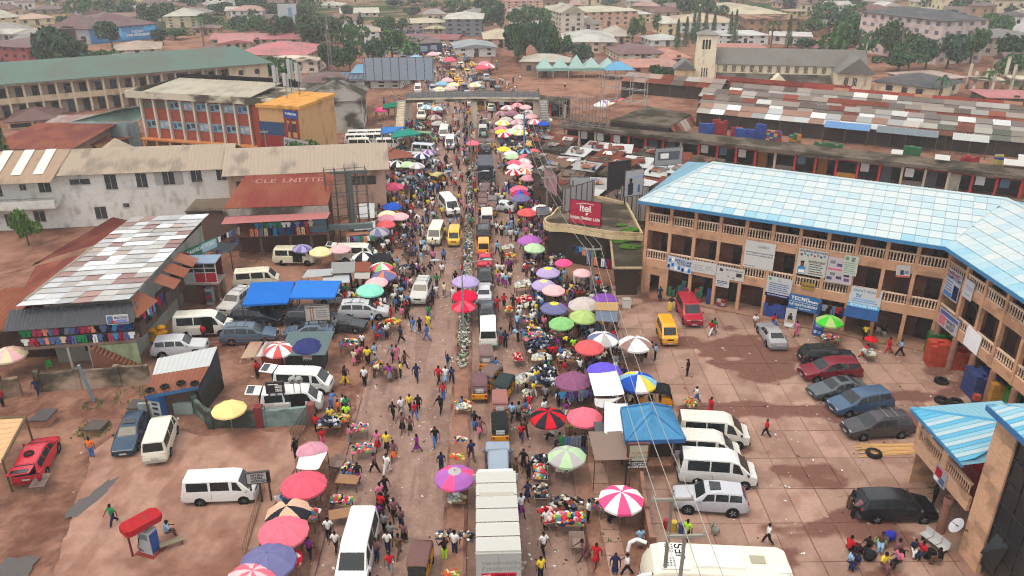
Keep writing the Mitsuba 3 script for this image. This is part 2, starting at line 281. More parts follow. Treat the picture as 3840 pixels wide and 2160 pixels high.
def panels(root,q,cw,rh,colf,lim,lift=.0,mat='satin'):
 from shapely.geometry import Polygon,box as sbox
 q=np.array(q); e=q[1]-q[0]; e/=np.linalg.norm(e); n=np.cross(q[1]-q[0],q[-1]-q[0]); n/=np.linalg.norm(n); w=np.cross(n,e)
 uv=np.c_[(q-q[0])@e,(q-q[0])@w]; poly=Polygon(uv); rest=[]
 nr=max(1,round(uv[:,1].max()/rh)); rh=uv[:,1].max()/nr
 for r in range(nr):
  for c in range(int(uv[:,0].min()//cw),int(uv[:,0].max()//cw)+1):
   g=poly.intersection(sbox(c*cw+.015,r*rh,c*cw+cw-.015,(r+1)*rh-.02))
   if g.area<.12 or g.geom_type!='Polygon':continue
   g=Polygon(g.exterior).simplify(.01); xy=np.array(g.exterior.coords)[:-1]
   if Polygon(xy).exterior.is_ccw is False:xy=xy[::-1]
   k=len(xy); tl=.045*(1-(xy[:,1]-r*rh)/rh)  # each row laps over the one below
   top=q[0]+xy[:,:1]*e+xy[:,1:]*w+n*(.01+lift+tl)[:,None]; bot=q[0]+xy[:,:1]*e+xy[:,1:]*w-n*.02
   f=[[k,k+i,k+i+1] for i in range(1,k-1)]+[[i,(i+1)%k,k+(i+1)%k] for i in range(k)]+[[i,k+(i+1)%k,k+i] for i in range(k)]
   m=(np.vstack([bot,top]),np.array(f))
   if lim[0]>0:lim[0]-=1; part(root,'panel',m,mat,colf(r,nr,c))
   else:rest.append((m,colf(r,nr,c)))
 if rest:
  m=cat([a for a,_ in rest]); part(root,'panel',m,mat,np.vstack([np.tile(np.array(b),(len(a[0]),1)) for a,b in rest]),kind='stuff')
PAL=[C(222,240,244),C(212,236,244),C(204,232,243),C(228,240,242)]; CYA=[C(184,228,244),C(164,220,243),C(196,232,243)]
lim=[290]
panels(roofkey,[E0,Ec,Rc,R0],1.05,1.12,lambda r,n,c:R.choice(CYA if r==0 and R.random()<.75 else PAL),lim)
panels(roofkey,[Ec,E2,R2,Rc],1.05,1.12,lambda r,n,c:R.choice(CYA if r==0 or c in(6,13) else PAL),lim)
for nm,a,b,r in(('ridge_cap',R0,Rc,.14),('ridge_cap',Rc,R2,.14),('hip_cap',E0,R0,.13),('valley',Ec,Rc,.06)):part(roofkey,nm,tube(a+[0,0,.04],b+[0,0,.04],r,n=6),'satin',C(214,236,242))
def fascia(a,b,h=.3):d=(b-a)/np.linalg.norm(b-a); n=np.array([-d[1],d[0],0])*.05; q=np.array([a-n,b-n,a+n,b+n]); return np.vstack([q-[0,0,h],q+[0,0,.0]]),BOXF
part(roofkey,'fascia',fascia(E0,Ec),'satin',C(70,150,206)); part(roofkey,'fascia',fascia(Ec,E2),'satin',C(70,150,206)); part(roofkey,'fascia',fascia(B0,E0),'satin',C(70,150,206))
part(cb,'inner_block',cat(xf(box(.1,29,8.2,15.5,0,10.2),(16.5,75.8,0),math.radians(-30)),box(48.2,54.5,40,66,0,10.2)),'render',BEIGE)
# boards and cloth hung on it: u along the front, z up
RF=math.radians(-30)
def fb(name,label,ct,u,z,w,h,bg,items=(),out=.12,rz=RF,**k):
 o=(16.5+ce*u-se*out,75.8-se*u-ce*out,z) if rz==RF else(40.2-out,61.9-u,z)
 return board(name,label,ct,o,rz,w,h,bg,items,**k)
GY=C(120,124,130)
def lines(x0,x1,ys,c,h=.05):return[(x0,y,x1-.1*((i*37)%5)/5,y+h,c) for i,y in enumerate(ys)]
fb('banner','crooked blue and white banner showing phones on the first floor balustrade','banner',2.45,3.25,2.6,1.5,C(214,226,240),[('MOBILE LINK',.3,.72,.16,NAVY),('TELECOMS',.36,.52,.15,NAVY)]+[(x,y,x+.1,y+.26,c) for x,y,c in((.03,.1,NAVY),(.18,.25,BLUE),(.32,.08,WHITE),(.45,.14,BLUE),(.6,.06,NAVY),(.74,.2,WHITE),(.86,.1,BLUE),(.05,.55,BLUE),(.16,.66,WHITE))],roll=-.08)
fb('banner','plain white banner with faint print, right of the phone banner','banner',5.1,3.45,2.45,1.25,C(232,232,228),lines(.06,.5,(.2,.34,.48,.62),GY,.03)+lines(.56,.92,(.34,.48,.62),GY,.03))
fb('banner','white salon banner with small pictures of hair styles','banner',7.6,3.3,2.75,1.3,C(232,230,226),[('BEAUTY SALON',.34,.72,.12,GY),(.12,.58,.24,.82,C(70,66,70)),(.72,.32,.92,.62,C(60,54,58)),(.42,.2,.48,.32,C(150,140,140)),(.6,.1,.68,.24,C(140,130,130))])
fb('banner','large white banner with a grey band of houses across two floors','banner',10.1,5.0,2.85,2.75,C(236,236,234),[(.04,.46,.96,.6,C(128,134,140)),('HOMES, LANDS & RENTALS',-1,.5,.06,WHITE),('AGENCY',.42,.78,.07,GY),(.8,.74,.93,.92,C(190,196,206)),(.05,.05,.4,.08,GY)])
fb('banner','small white notice above hung cloth, between ground and first floor','banner',7.65,2.35,1.35,.95,C(228,230,230),lines(.1,.9,(.45,.62),NAVY,.08)+lines(.1,.7,(.15,.28),GY,.05))
fb('banner','white and navy banner with round crest over the water packs','banner',12.55,2.45,2.35,2.05,C(226,230,234),[(0,0,1,.16,NAVY),('CALL FOR YOUR BOOKINGS',-1,.05,.05,WHITE),(.42,.74,.58,.95,C(170,176,184)),(.06,.8,.16,.94,C(70,160,96))]+lines(.1,.92,(.24,.34,.44,.54,.64),C(110,124,158),.05),roll=-.03)
fb('banner','job recruitment banner with a man in a blue shirt','banner',15.05,5.25,2.65,2.55,C(226,228,216),[('UNIVERSAL RESOURCES',-1,.9,.06,NAVY),('JOB RECRUITMENT',.36,.5,.085,C(50,54,60)),(.05,.03,.32,.3,C(62,130,190)),(.13,.3,.25,.48,C(112,74,58)),(.08,.06,.3,.18,C(228,226,216)),(.12,.46,.25,.53,BLACK)]+lines(.42,.92,(.06,.15,.24,.33,.42),C(90,96,100),.035)+[(.08+.11*i,.73+.05*(i%2),.15+.11*i,.81+.05*(i%2),c) for i,c in enumerate((NAVY,GY,C(90,150,120),BLUE,C(150,60,60),GY,NAVY,C(90,130,180)))])
fb('banner','pink and white printed banner right of the recruitment banner','banner',17.75,4.95,2.3,2.5,C(226,214,222),[(.03,.5,.97,.56,C(210,90,110))]+[(x,y,x+.2,y+.12,c) for x,y,c in((.1,.75,GY),(.36,.66,C(90,80,110)),(.62,.74,C(170,150,180)),(.15,.28,GY),(.4,.16,C(80,70,100)),(.68,.3,C(60,60,70)),(.7,.12,C(100,80,120)),(.05,.1,C(70,80,110)))])
fb('banner','narrow cream and green banner hung over the pink one','banner',19.1,5.95,1.25,1.95,C(226,230,218),[(.1,.74,.34,.92,C(96,150,90)),(.5,.7,.76,.92,C(120,120,120))]+lines(.08,.9,(.1,.2,.3,.4,.5,.6),C(130,160,140),.04),out=.2)
fb('shop_sign','blue phone shop sign over the entrance, lettered white','sign',14.9,1.75,2.95,1.6,C(44,118,186),[('TECNO',.06,.66,.22,WHITE),('Mobile',.62,.64,.13,WHITE),('THE GREAT CHIDIEBUBE',-1,.3,.13,WHITE),('TEL. 08036478219',.24,.12,.07,WHITE),(.03,.53,.97,.55,WHITE)],out=.75,roll=-.02)
fb('poster_stand','tall blue advertising stand on the yard by the shop entrance','poster',17.6,.1,.95,1.9,C(60,104,180),[(.08,.06,.92,.34,C(36,64,140)),(.2,.44,.8,.78,C(150,180,220)),('NEW',.2,.84,.07,WHITE),(.14,.12,.4,.28,C(190,200,220)),(.5,.1,.86,.26,C(120,160,210))],out=2.0,tilt=-.12)
fb('poster_stand','tall white poster stand of a man holding a phone','poster',14.9,.1,1.0,1.95,C(214,216,212),[(.25,.38,.7,.62,C(40,40,48)),(.38,.62,.6,.76,C(92,62,50)),(.2,.3,.85,.42,C(176,140,104)),(.08,.04,.92,.2,C(230,230,226))],out=1.5,tilt=-.1)
fb('banner','yellow nameplate on the first floor balustrade over the blue phone sign','banner',15.75,3.75,1.2,.7,C(190,152,62),[('SUPERMARKET STORES',-1,.42,.18,C(70,50,30))])
fb('banner','white and sky blue banner above the dark blue awning','banner',20.1,2.95,2.75,2.0,C(222,230,234),[('GREAT BRAND',-1,.76,.12,C(120,140,160)),('tv',.2,.5,.2,BLUE),(0,0,1,.2,C(90,170,220)),('BOUTIQUE WEAR',-1,.06,.1,WHITE)]+lines(.12,.9,(.28,.38),C(110,160,210),.05),out=.2,tilt=-.12)
aw=thing('awning','dark blue canvas awning over the boutique doorway','awning')
part(aw,'canvas',sheet(lw(20.0,-1.3,2.35),lw(22.9,-1.3,2.35),lw(22.85,-.1,2.95),lw(20.05,-.1,2.95),.03),'cloth',C(46,78,128))
for u in(20.05,22.8):part(aw,'bracket',tube(lw(u,-.1,2.3),lw(u,-1.25,2.33),.025),'satin',GY)
fb('banner','torn white poster hanging off the second floor balustrade','banner',23.6,6.55,1.15,1.15,C(222,220,216),[(.3,.2,.55,.6,C(60,60,70)),(0,0,1,.15,C(190,90,80)),(.6,.3,.9,.55,C(110,130,170))],out=.14,roll=.12)
fb('banner','blue lettered banner at the corner where the two wings meet','banner',.25,5.9,2.2,2.5,C(206,212,224),[('SAMBANET',-1,.84,.12,C(130,50,60)),('COMPUTERS',-1,.7,.1,NAVY),(.62,.05,.97,.55,C(40,46,76)),(.04,.04,.58,.2,C(70,120,180))]+lines(.06,.56,(.26,.36,.46,.56),C(120,130,170),.05),rz=math.radians(-90))
fb('banner','small white square notice on the right wing top floor','banner',2.9,6.9,1.3,1.6,C(228,226,234),[('TAX',.2,.5,.2,C(150,150,180)),(.2,.2,.8,.26,C(150,150,170))],rz=math.radians(-90))
fb('banner','red white and blue photo banner on the right wing first floor','banner',.5,3.15,3.0,1.55,C(214,212,220),[(.04,.72,.96,.95,C(80,90,150)),(.04,.1,.38,.66,C(190,110,120)),('SPEED',.42,.42,.2,C(40,40,60)),('SHOP',.46,.14,.2,C(40,40,60))],rz=math.radians(-90))
fb('hung_cloth','plain white cloth hung over the right wing balustrade','cloth',4.6,3.25,2.0,1.75,C(230,232,236),rz=math.radians(-90),mat='cloth',roll=-.06)
# ================================================================== the annex and tower in the lower right corner
an=thing('annex_building','beige tower with glazed wall and low blue roofed balcony wing, lower right corner','building')
TB=C(206,164,134)
part(an,'tower_wall',box(28.7,29.0,34.7,36.5,0,10.3),'render',TB)
part(an,'tower_side',box(29.0,38,36.3,36.5,0,10.3),'render',TB)
part(an,'tower_core',box(29.6,38,24,36.2,0,10.2),'render',C(90,70,66))
for j in range(6):
 for i in range(6):
  y1=34.6-i*1.1; z0=.9+j*1.5
  k=part(an,'window_pane',box(28.86,28.9,y1-1.06,y1,z0,z0+1.46),'shopglass')
part(an,'window_frame',cat([box(28.8,28.95,28,34.62,.8+j*1.5,.88+j*1.5) for j in range(7)]+[box(28.8,28.95,34.58-i*1.1,34.66-i*1.1,.88,9.8) for i in range(7)]),'satin',C(44,36,38))
sw=part(an,'open_window',sheet((28.2,34.2,2.1),(28.55,33.1,2.1),(28.85,33.1,3.5),(28.85,34.2,3.5),.04),'shopglass')
q=[np.array(p,float) for p in((28.2,36.95,10.35),(28.2,24,10.35),(33.5,24,12.2),(33.5,32.5,12.2),(38.5,36.95,10.35))]
part(an,'tower_roof',facets([q[0],q[1],q[2],q[3]],[q[4],q[0],q[3]],[q[4],q[3],q[2]+[5,0,-1.8]]),'roof',C(96,184,226))
tr=an+'__tower_roof'; lim2=[200]
STR=[C(96,192,234),C(150,214,236),C(196,226,236)]
panels(tr,[q[0],q[1],q[2],q[3]],.34,6,lambda r,n,c:STR[(c*7+c//3)%3],lim2); panels(tr,[q[4],q[0],q[3]],.34,6,lambda r,n,c:STR[(c*5)%3],lim2)
part(tr,'fascia',cat(fascia(q[0],q[1],.32),fascia(q[4],q[0],.32)),'satin',C(60,130,196))
# balcony wing
part(an,'balcony_wall',box(28.8,29.0,37.0,43.4,2.75,3.75),'render',TB); part(an,'balcony_end',box(29.0,34,43.2,43.4,0,3.75),'render',TB)
part(an,'balcony_floor',box(29.0,34,36.5,43.2,2.75,2.95),'render',C(130,70,66)); part(an,'balcony_back_wall',box(31.6,31.8,36.5,43.2,0,6.3),'render',C(150,40,46))
for a,b in((37.2,39.7),(40.3,43.0)):
 part(an,'balustrade',cat([xf(BAL,(28.9,a+(k+.5)*(b-a)/11,3.76),s=.95) for k in range(11)]+[box(28.8,29.0,a,b,4.5,4.6)]),'render',C(206,170,140),kind='stuff')
for y in(39.7,43.0):part(an,'balcony_post',box(28.78,29.03,y,y+.6 if y<43 else 43.41,3.75,6.4),'render',TB)
part(an,'pillar',lathe([(.3,0),(.27,.2),(.25,2.2),(.3,2.35),(.26,2.75)],16),'render',C(140,98,86),to=place(28.55,38.3,0),smooth=40)
w=[np.array(p,float) for p in((27.5,42.6,6.5),(27.5,36.55,6.5),(28.7,36.55,6.65),(32.4,38.3,7.9),(33.4,42.6,6.9))]
part(an,'annex_roof',facets([w[0],w[1],w[2],w[3]],[w[4],w[0],w[3]]),'roof',C(120,196,228))
ar=an+'__annex_roof'; lim3=[120]
panels(ar,[w[0],w[1],w[3]],.36,6,lambda r,n,c:C(92,196,236) if c<4 else STR[(c*7)%3],lim3); panels(ar,[w[4],w[0],w[3]],.36,6,lambda r,n,c:STR[(c*3+1)%3],lim3)
part(ar,'hip_cap',tube(w[0],w[3],.12),'satin',C(80,184,232)); part(ar,'fascia',fascia(w[0],w[1],.2),'satin',C(60,150,210))
board('poster','red and white poster on the annex balcony wall beside the pillar','poster',(28.74,40.6,2.5),math.radians(-90),1.35,1.15,C(190,190,200),[(.1,.35,.6,.9,C(170,40,54)),(.5,.1,.9,.5,C(90,100,130)),(.1,.08,.4,.3,WHITE)])
ds=thing('satellite_dish','white satellite dish on the beige tower wall','satellite dish')
v,f=lathe([(.02,.16),(.22,.12),(.4,.05),(.52,0),(.5,.0),(.2,.1),(.02,.13)],18); M=np.array(trimesh.geometry.align_vectors([0,0,1],[.75,-.2,-.65])[:3,:3])
part(ds,'dish',xf((v,f),(27.95,36.3,2.3),M=M),'satin',C(226,226,232),smooth=30)
part(ds,'arm',tube((27.95,36.3,2.3),(28.7,36.2,1.9),.04),'satin',C(90,80,76)); part(ds,'feed_arm',tube((27.95,36.3,2.3),(27.4,36.4,2.75),.02),'satin',C(90,80,76))
# ================================================================== buildings in general
CRM,BRN,PNK,WRF,GRF,ORG=C(206,194,168),C(104,64,60),C(208,122,128),C(226,224,214),C(124,122,118),C(206,128,104)
OCC=[]
def bld(x0,y0,x1,y1,d,hw,hr,label,wall,roof,fl=2,kind='hip',name='house',ct='house',over=.7,win=True,band=None,cols=None,group=None,wmat='wall',rmat='roof',ww=1.3,gap=3.2,parts=False,wcol=C(44,50,58),ridge=None,door=True):
 """a building by the two lower ends of its front; roof over depth d"""
 w=math.hypot(x1-x0,y1-y0); a=math.atan2(y1-y0,x1-x0); k=thing(name,label,ct,group); AT.append(((x0+x1)/2,(y0+y1)/2,label))
 OCC.extend((x0+(x1-x0)*t-math.sin(a)*s*d,y0+(y1-y0)*t+math.cos(a)*s*d) for t in np.linspace(0,1,max(2,int(w/5))) for s in(0,.5,1))
 P=lambda m:xf(m,(x0,y0,0),a)
 part(k,'wall',P(box(0,w,0,d,-.05,hw)),wmat,wall)
 if kind=='flat':part(k,'roof',P(cat(box(-over,w+over,-over,d+over,hw,hw+.25),box(-over,w+over,-over,-over+.2,hw+.25,hw+.25+hr))),'mossy',roof)
 elif kind=='mono':part(k,'roof',P(corr((-over,-over,hw+.05),(w+over,-over,hw+.05),(w+over,d+over,hw+hr),(-over,d+over,hw+hr),.5,.06)),rmat,roof)
 else:part(k,'roof',P(xf(hip(w,d,hr,over,ridge,kind=='gable'),(w/2,d/2,hw))),rmat,roof)
 if band:
  for j in range(fl):part(k,'band',P(box(-.08,w+.08,-.08,d,hw*(j+1)/fl-.5,hw*(j+1)/fl-.12)),'satin',band)
 if cols:
  part(k,'veranda_shade',P(box(.3,w-.3,-.02,.08,.2,hw-.5)),'matte',C(56,50,48))  # flat dark sheet painted as the shade of a veranda, no recess behind
  n=max(2,int(w/3.4)); part(k,'veranda_column',P(cat([box(i*w/n-.18,i*w/n+.18,-.25,-.03,0,hw) for i in range(n+1)])),'dust',cols,kind='stuff')
  for j in range(1,fl):part(k,'parapet',P(box(0,w,-.22,-.03,hw*j/fl-.3,hw*j/fl+.75)),'dust',cols)
 elif win:
  fh=hw/fl; n=max(1,int((w-.8)/gap)); nd=max(1,int((d-.8)/gap)); wins=[]
  for j in range(fl):
   z=fh*j+fh*.36
   for i in range(n):wins.append(box((i+.5)*w/n-ww/2,(i+.5)*w/n+ww/2,-.06,.02,z,z+min(1.4,fh*.46)))
   for i in range(nd):
    for X in((-.06,.02),(w-.02,w+.06)):wins.append(box(*X,(i+.5)*d/nd-ww/2,(i+.5)*d/nd+ww/2,z,z+min(1.4,fh*.46)))
  if parts:
   for m in wins:part(k,'window',P(m),'satin',wcol)
  else:part(k,'window',P(cat(wins)),'satin',wcol,kind='stuff')
  if door:part(k,'door',P(box(w*.46,w*.46+1.3,-.07,.02,0,2.2)),'satin',C(70,54,48))
 return k
def sheets_roof(root,q,cw,rh,cols,lim,name='roof_sheet',mat='metal',jit=.06):
 """a roof of separate sheets, each its own tone, lapped and a little askew"""
 q=[np.array(p,float) for p in q]; nu=max(1,round(np.linalg.norm(q[1]-q[0])/cw)); nv=max(1,round(np.linalg.norm(q[3]-q[0])/rh))
 n=np.cross(q[1]-q[0],q[3]-q[0]); n/=np.linalg.norm(n)
 P=lambda u,v:(q[0]*(1-u)+q[1]*u)*(1-v)+(q[3]*(1-u)+q[2]*u)*v
 rest=[]
 for j in range(nv):
  off=R.uniform(0,.5)
  for i in range(nu):
   u0,u1,v0,v1=i/nu,(i+1.02)/nu,j/nv-.03,(j+1)/nv; j1,j2=R.uniform(-jit,jit),R.uniform(-jit,jit)
   l0,l1=.03+R.uniform(0,.05)+.06,R.uniform(0,.03)
   m=sheet(P(u0,v0)+n*l0+[j1,j2,0],P(min(u1,1.01),v0)+n*l0+[j1,-j2,0],P(min(u1,1.01),v1)+n*l1+[j2,0,0],P(u0,v1)+n*l1+[j2,0,0],.03)
   c=R.choice(cols); c=tuple(np.array(c)*R.uniform(.85,1.12))
   if lim[0]>0:lim[0]-=1; part(root,name,m,mat,c)
   else:rest.append((m,c))
 if rest:part(root,name,cat([m for m,_ in rest]),mat,np.vstack([np.tile(c,(8,1)) for _,c in rest]),kind='stuff')
GALV=[C(168,172,174),C(182,186,188),C(150,152,152),C(196,200,202),C(160,158,154),C(140,132,126),C(222,226,228)]
RUSTY=[C(110,62,52),C(126,74,62),C(96,54,46),C(134,92,80),C(150,128,118)]
CLOTHES=[C(36,42,70),C(40,70,120),C(150,30,44),C(226,226,224),C(34,32,34),C(90,110,150),C(46,130,80),C(226,140,110),C(120,130,146),C(180,60,90),C(90,50,110),C(206,190,160),C(60,140,190)]
def garment(kind,z=0):
 if kind==0:return cat(box(-.16,.16,-.03,.03,-.62,0),box(-.3,-.16,-.025,.025,-.28,-.02),box(.16,.3,-.025,.025,-.28,-.02))
 return cat(box(-.19,.19,-.03,.03,-.2,0),box(-.19,-.03,-.03,.03,-.95,-.19),box(.03,.19,-.03,.03,-.95,-.19))
def clothes_row(o,rz,L,z,label,n=None,kinds=(0,1),group=None,single_items=True):
 """clothes hung in a row: every garment a part of the row"""
 k=thing('hung_clothes',label,'clothes',group); n=n or int(L/.5)
 part(k,'rail',xf(tube((0,0,0),(L,0,0),.02),(*o,z),rz),'satin',C(120,100,80))
 for i in range(n):part(k,'garment',xf(garment(R.choice(kinds)),(o[0]+math.cos(rz)*(i+.5)*L/n,o[1]+math.sin(rz)*(i+.5)*L/n,z-.02),rz+R.uniform(-.15,.15)),'cloth',R.choice(CLOTHES))
 return k
 # ================================================================== the clothes market building with the patched roof (left)
pb=thing('market_building','two storey market building under a roof of patched grey and rusty sheets','building'); AT.append((-36,72,'the patched roof'))
f0,f1,b0,b1=np.array((-39.50,61.53,6.2)),np.array((-30.66,62.65,6.2)),np.array((-38.39,82.42,6.8)),np.array((-30.47,83.26,6.8))
lim=[285]; sheets_roof(pb,(f0,f1,b1,b0),1.6,1.15,GALV*3+RUSTY,lim)
l0=np.array((-41.20,60.52,4.0)); l1=np.array((-45.60,75.05,4.2)); m0=f0-[0,0,.5]; m1=f0*.42+b0*.58-[0,0,.35]
part(pb,'side_roof',sheet(l0,m0,m1,l1,.05),'rusty',C(108,62,56)); part(pb,'gutter',tube(f0*.98+b0*.02+[.1,0,.08],m1+[0,0,.4],.14),'dust',C(150,140,130))
r0,r1,r2=np.array((-45.76,75.46,4.4)),np.array((-40.99,78.14,5.2)),np.array((-39.13,83.08,6.2)); r3=np.array((-40.55,82.49,6.8)); part(pb,'rear_roof',facets([r0,r1,r2,r3],[r0,r3,r3-[2,1,2],r0-[.5,0,.4]]),'rusty',C(100,56,52))
wl=np.array([(p[0],p[1]) for p in(f0+[1.4,.8,0],f1+[-.8,.8,0],b1+[-.8,-.5,0],b0+[1,-.5,0])]); v,f=prism(wl,0,5.7); part(pb,'wall',(v,f),'wall',C(150,150,142))
part(pb,'roof_structure',prism([tuple(q) for q in(wl+[[.3,.3],[-.3,.3],[-.3,-.3],[.3,-.3]])],5.7,6.05),'matte',C(70,54,46)) if 0 else part(pb,'roof_structure',(np.vstack([prism(wl,5.7,6.1)[0]]),prism(wl,5.7,6.1)[1]),'matte',C(66,52,46))
dF=(f1-f0)/np.linalg.norm((f1-f0)[:2]); dF[2]=0; nF=np.array([dF[1],-dF[0],0]); aF=math.atan2(dF[1],dF[0]); Lf=np.linalg.norm((f1-f0)[:2])
A0=f0-dF*1.0-[0,0,.5]; A1=f1+dF*.4-[0,0,.45]; part(pb,'front_awning',corr(A0+nF*1.9-[0,0,1.1],A1+nF*1.9-[0,0,1.1],A1,A0,.3,.06),'satin',C(70,74,82))
part(pb,'balcony',xf(box(0,Lf,-1.5,.8,2.55,2.75),(f0[0],f0[1],0),aF),'wall',C(130,110,98)); part(pb,'balcony_posts',xf(cat([box(x-.1,x+.1,-1.45,-1.25,0,2.55) for x in np.linspace(3.4,Lf-.4,4)]),(f0[0],f0[1],0),aF),'wall',C(170,164,150),kind='stuff')
for i in range(2):part(pb,'window',xf(box(3.9+i*2.6,4.9+i*2.6,.7,.79,1.0,2.0),(f0[0],f0[1],0),aF),'matte',C(40,32,30))
stp=[xf(box(Lf*.62+i*.28,Lf*.62+i*.28+.3,-2.5,-1.5,0,2.6-i*.19),(f0[0],f0[1],0),aF) for i in range(13)]; st_=part(pb,'stair',stp[0],'wall',C(128,84,70))
for m in stp[1:]:part(st_,'step',m,'wall',C(128,84,70))
part(pb,'painted_wall',xf(box(Lf*.62,Lf+.1,-1.49,-1.4,0,2.5),(f0[0],f0[1],0),aF),'wall',C(150,166,130))
for j,(z,ks) in enumerate(((4.35,(0,)),(3.55,(0,1)))):clothes_row((f0[0]+nF[0]*1.35,f0[1]+nF[1]*1.35),aF,Lf,z,('shirts and bags in the upper row under the grey awning of the patched market building','jeans and trousers in the lower row under the grey awning of the patched market building')[j],int(Lf/.42),ks)
sd=b1-f1; sd=sd/np.linalg.norm(sd[:2]); aS=math.atan2(sd[1],sd[0]); clothes_row((f1[0]+.5,f1[1]+.3),aS,5,4.5,'clothes on the corner of the patched market building by the yellow goods',12)
board('shop_sign','white shop board with a blue heading on the grey awning of the patched building','sign',(*(f0+dF*Lf*.8+nF*1.85)[:2],4.55),aF,1.75,.85,C(226,224,220),[('BOUTIQUE',.36,.6,.2,NAVY),(.04,.1,.3,.9,C(90,110,150)),(.2,.2,.4,.4,RED),(.42,.15,.94,.5,C(120,130,180))],tilt=-.15)
part(pb,'rusty_awning',sheet(f1+dF*.6+nF*1.6-[0,0,1.3],f1+dF*1.6-nF*1.6-[0,0,1.2],f1-nF*1.8-[0,0,.2],f1+nF*.2-[0,0,.3],.04),'rusty',C(134,84,64))
for t,c in((.2,RUSTY[3]),(.32,RUSTY[1]),(.44,C(150,110,96))):p=f1*(1-t)+b1*t; part(pb,'side_awning',sheet(p+[1.9,.1,-1.3],p+sd*1.9+[1.9,0,-1.2],p+sd*1.9+[.1,0,-.5],p+[.1,0,-.5],.04),'rusty',c)
sw2=part(pb,'side_shelves',cat([xf(box(i*1.2,i*1.2+1.1,-.2,1.0,2.3,2.4+R.uniform(0,2.2)),(f1[0],f1[1],0),aS) for i in range(9)]),'matte',C(90,76,70),kind='stuff')
# the glazed red stall hung on its corner, and the green sign
rs=thing('shop_booth','red and white glazed shop booth raised over a store front','shop'); o=np.array((-31.49,73.40)); a=.02; AT.append((o[0],o[1],'the red and white booth'))
P=lambda m:xf(m,(*o,0),a); w_=4.35
part(rs,'floor',P(box(-.1,w_+.15,-.15,2.2,2.6,2.78)),'wall',C(150,140,130)); part(rs,'store_wall',P(box(0,w_,1.4,2.2,0,2.6)),'wall',C(120,96,86)); part(rs,'red_store_front',P(box(1.9,2.5,.9,1.4,0,2.6)),'satin',C(130,40,44))
for i,c in enumerate((RED,C(196,200,200),RED,RED)):part(rs,'panel',P(box(i*w_/4+.02,(i+1)*w_/4-.02,0,.06,2.8,3.85)),'satin',c)
for j in range(2):
 for i in range(4):part(rs,'glass_pane',P(box(i*w_/4+.03,(i+1)*w_/4-.03,.02,.05,3.9+j*.45,4.33+j*.45)),'glass')
part(rs,'frame',P(cat([box(i*w_/4-.035,i*w_/4+.035,-.02,.09,2.78,4.85) for i in range(5)]+[box(0,w_,-.02,.09,z,z+.06) for z in(2.76,3.84,4.32,4.8)])),'satin',C(226,226,226)); part(rs,'roof',P(box(-.1,w_+.1,-.1,2.2,4.86,4.95)),'satin',C(150,176,206)); part(rs,'back_wall',P(box(0,w_,2.1,2.2,2.8,4.8)),'satin',C(120,30,40))
for x in(.05,w_-.1):part(rs,'post',P(box(x,x+.14,-.05,.1,0,2.6)),'wall',C(110,90,78))
ac=thing('refrigerator','white drinks fridge with a display front in the store under the red booth','fridge'); part(ac,'case',P(box(2.7,3.4,.6,1.3,.05,1.85)),'satin',C(200,204,206)); part(ac,'door',P(box(2.74,3.36,.55,.6,.35,1.5)),'satin',C(80,100,120)); part(ac,'print',P(box(2.8,3.3,.53,.55,.8,1.15)),'satin',RED)
board('shop_sign','green shop sign with a lit lamp, angled behind the red booth','sign',(-30.90,75.88,4.2),math.radians(62),4.6,1.15,C(44,120,96),[('FASHION HOME',.08,.45,.3,C(206,226,214)),(.5,.05,.95,.9,C(150,180,190))],back=1)
single('shop_fascia','bright red panel with a green edge beside the green shop sign','sign',xf(box(0,2.2,0,.1,4.15,5.3),(*(np.array((-32.42,75.48))),0),-.12),'satin',RED)
# hung clothes store along the passage
clothes_row((-30.99,80.52),math.radians(70),7,4.0,'clothes hanging along the passage behind the green sign, upper row',14)
clothes_row((-30.92,80.57),math.radians(74),7,2.6,'clothes hanging along the passage behind the green sign, lower row',12)
# ================================================================== the red roofed clothes shop on stilts
rr2=thing('clothes_shop','raised clothes shop with a rusty red roof and pink awning above the cream van','shop'); x0,y0=-28.86,87.48; x1,y1=x0+10.6,y0+.9; a=math.atan2(y1-y0,x1-x0); P=lambda m:xf(m,(x0-.4,y0-.2,0),a); AT.append((x0+5,y0,'the red roofed clothes shop'))
W5=10.6
part(rr2,'floor',P(box(-.3,W5,-.2,7,2.5,2.75)),'wall',C(120,82,70)); part(rr2,'back_wall',P(box(0,W5,1.6,7,0,6)),'wall',C(92,66,58)); part(rr2,'side_panel',P(box(W5-2.1,W5-.1,.02,.1,2.75,5.1)),'satin',C(84,122,142)); part(rr2,'inner_panel',P(box(.3,2.2,.6,.7,2.75,5.1)),'matte',C(96,60,48))
for x in(.1,2.6,6,8.4,W5-.2):part(rr2,'post',P(box(x,x+.3,0,.3,0,2.5)),'wall',C(110,92,80))
part(rr2,'roof',P(corr((-.8,-.9,6.35),(W5+.4,-.9,6.35),(W5+.9,6.5,8.1),(.6,6.5,8.1),.5,.05)),'rusty',C(122,62,56)); part(rr2,'fascia_boards',P(cat([box(-.8+i*.22,-.8+i*.22+.2,-.98,-.92,5.45+R.uniform(-.05,.05),6.3) for i in range(54)])),'mossy',C(170,158,150),kind='stuff')
part(rr2,'pink_awning',P(corr((-.9,-2.1,4.9),(W5+.3,-2.1,5.1),(W5+.6,-.9,5.5),(-.6,-.9,5.4),.3,.05)),'satin',C(206,128,126)); part(rr2,'rail',P(cat(tube((-.3,-.2,3.7),(W5,-.2,3.7),.04),tube((-.3,-.2,3.2),(W5,-.2,3.2),.03))),'satin',C(120,96,80))
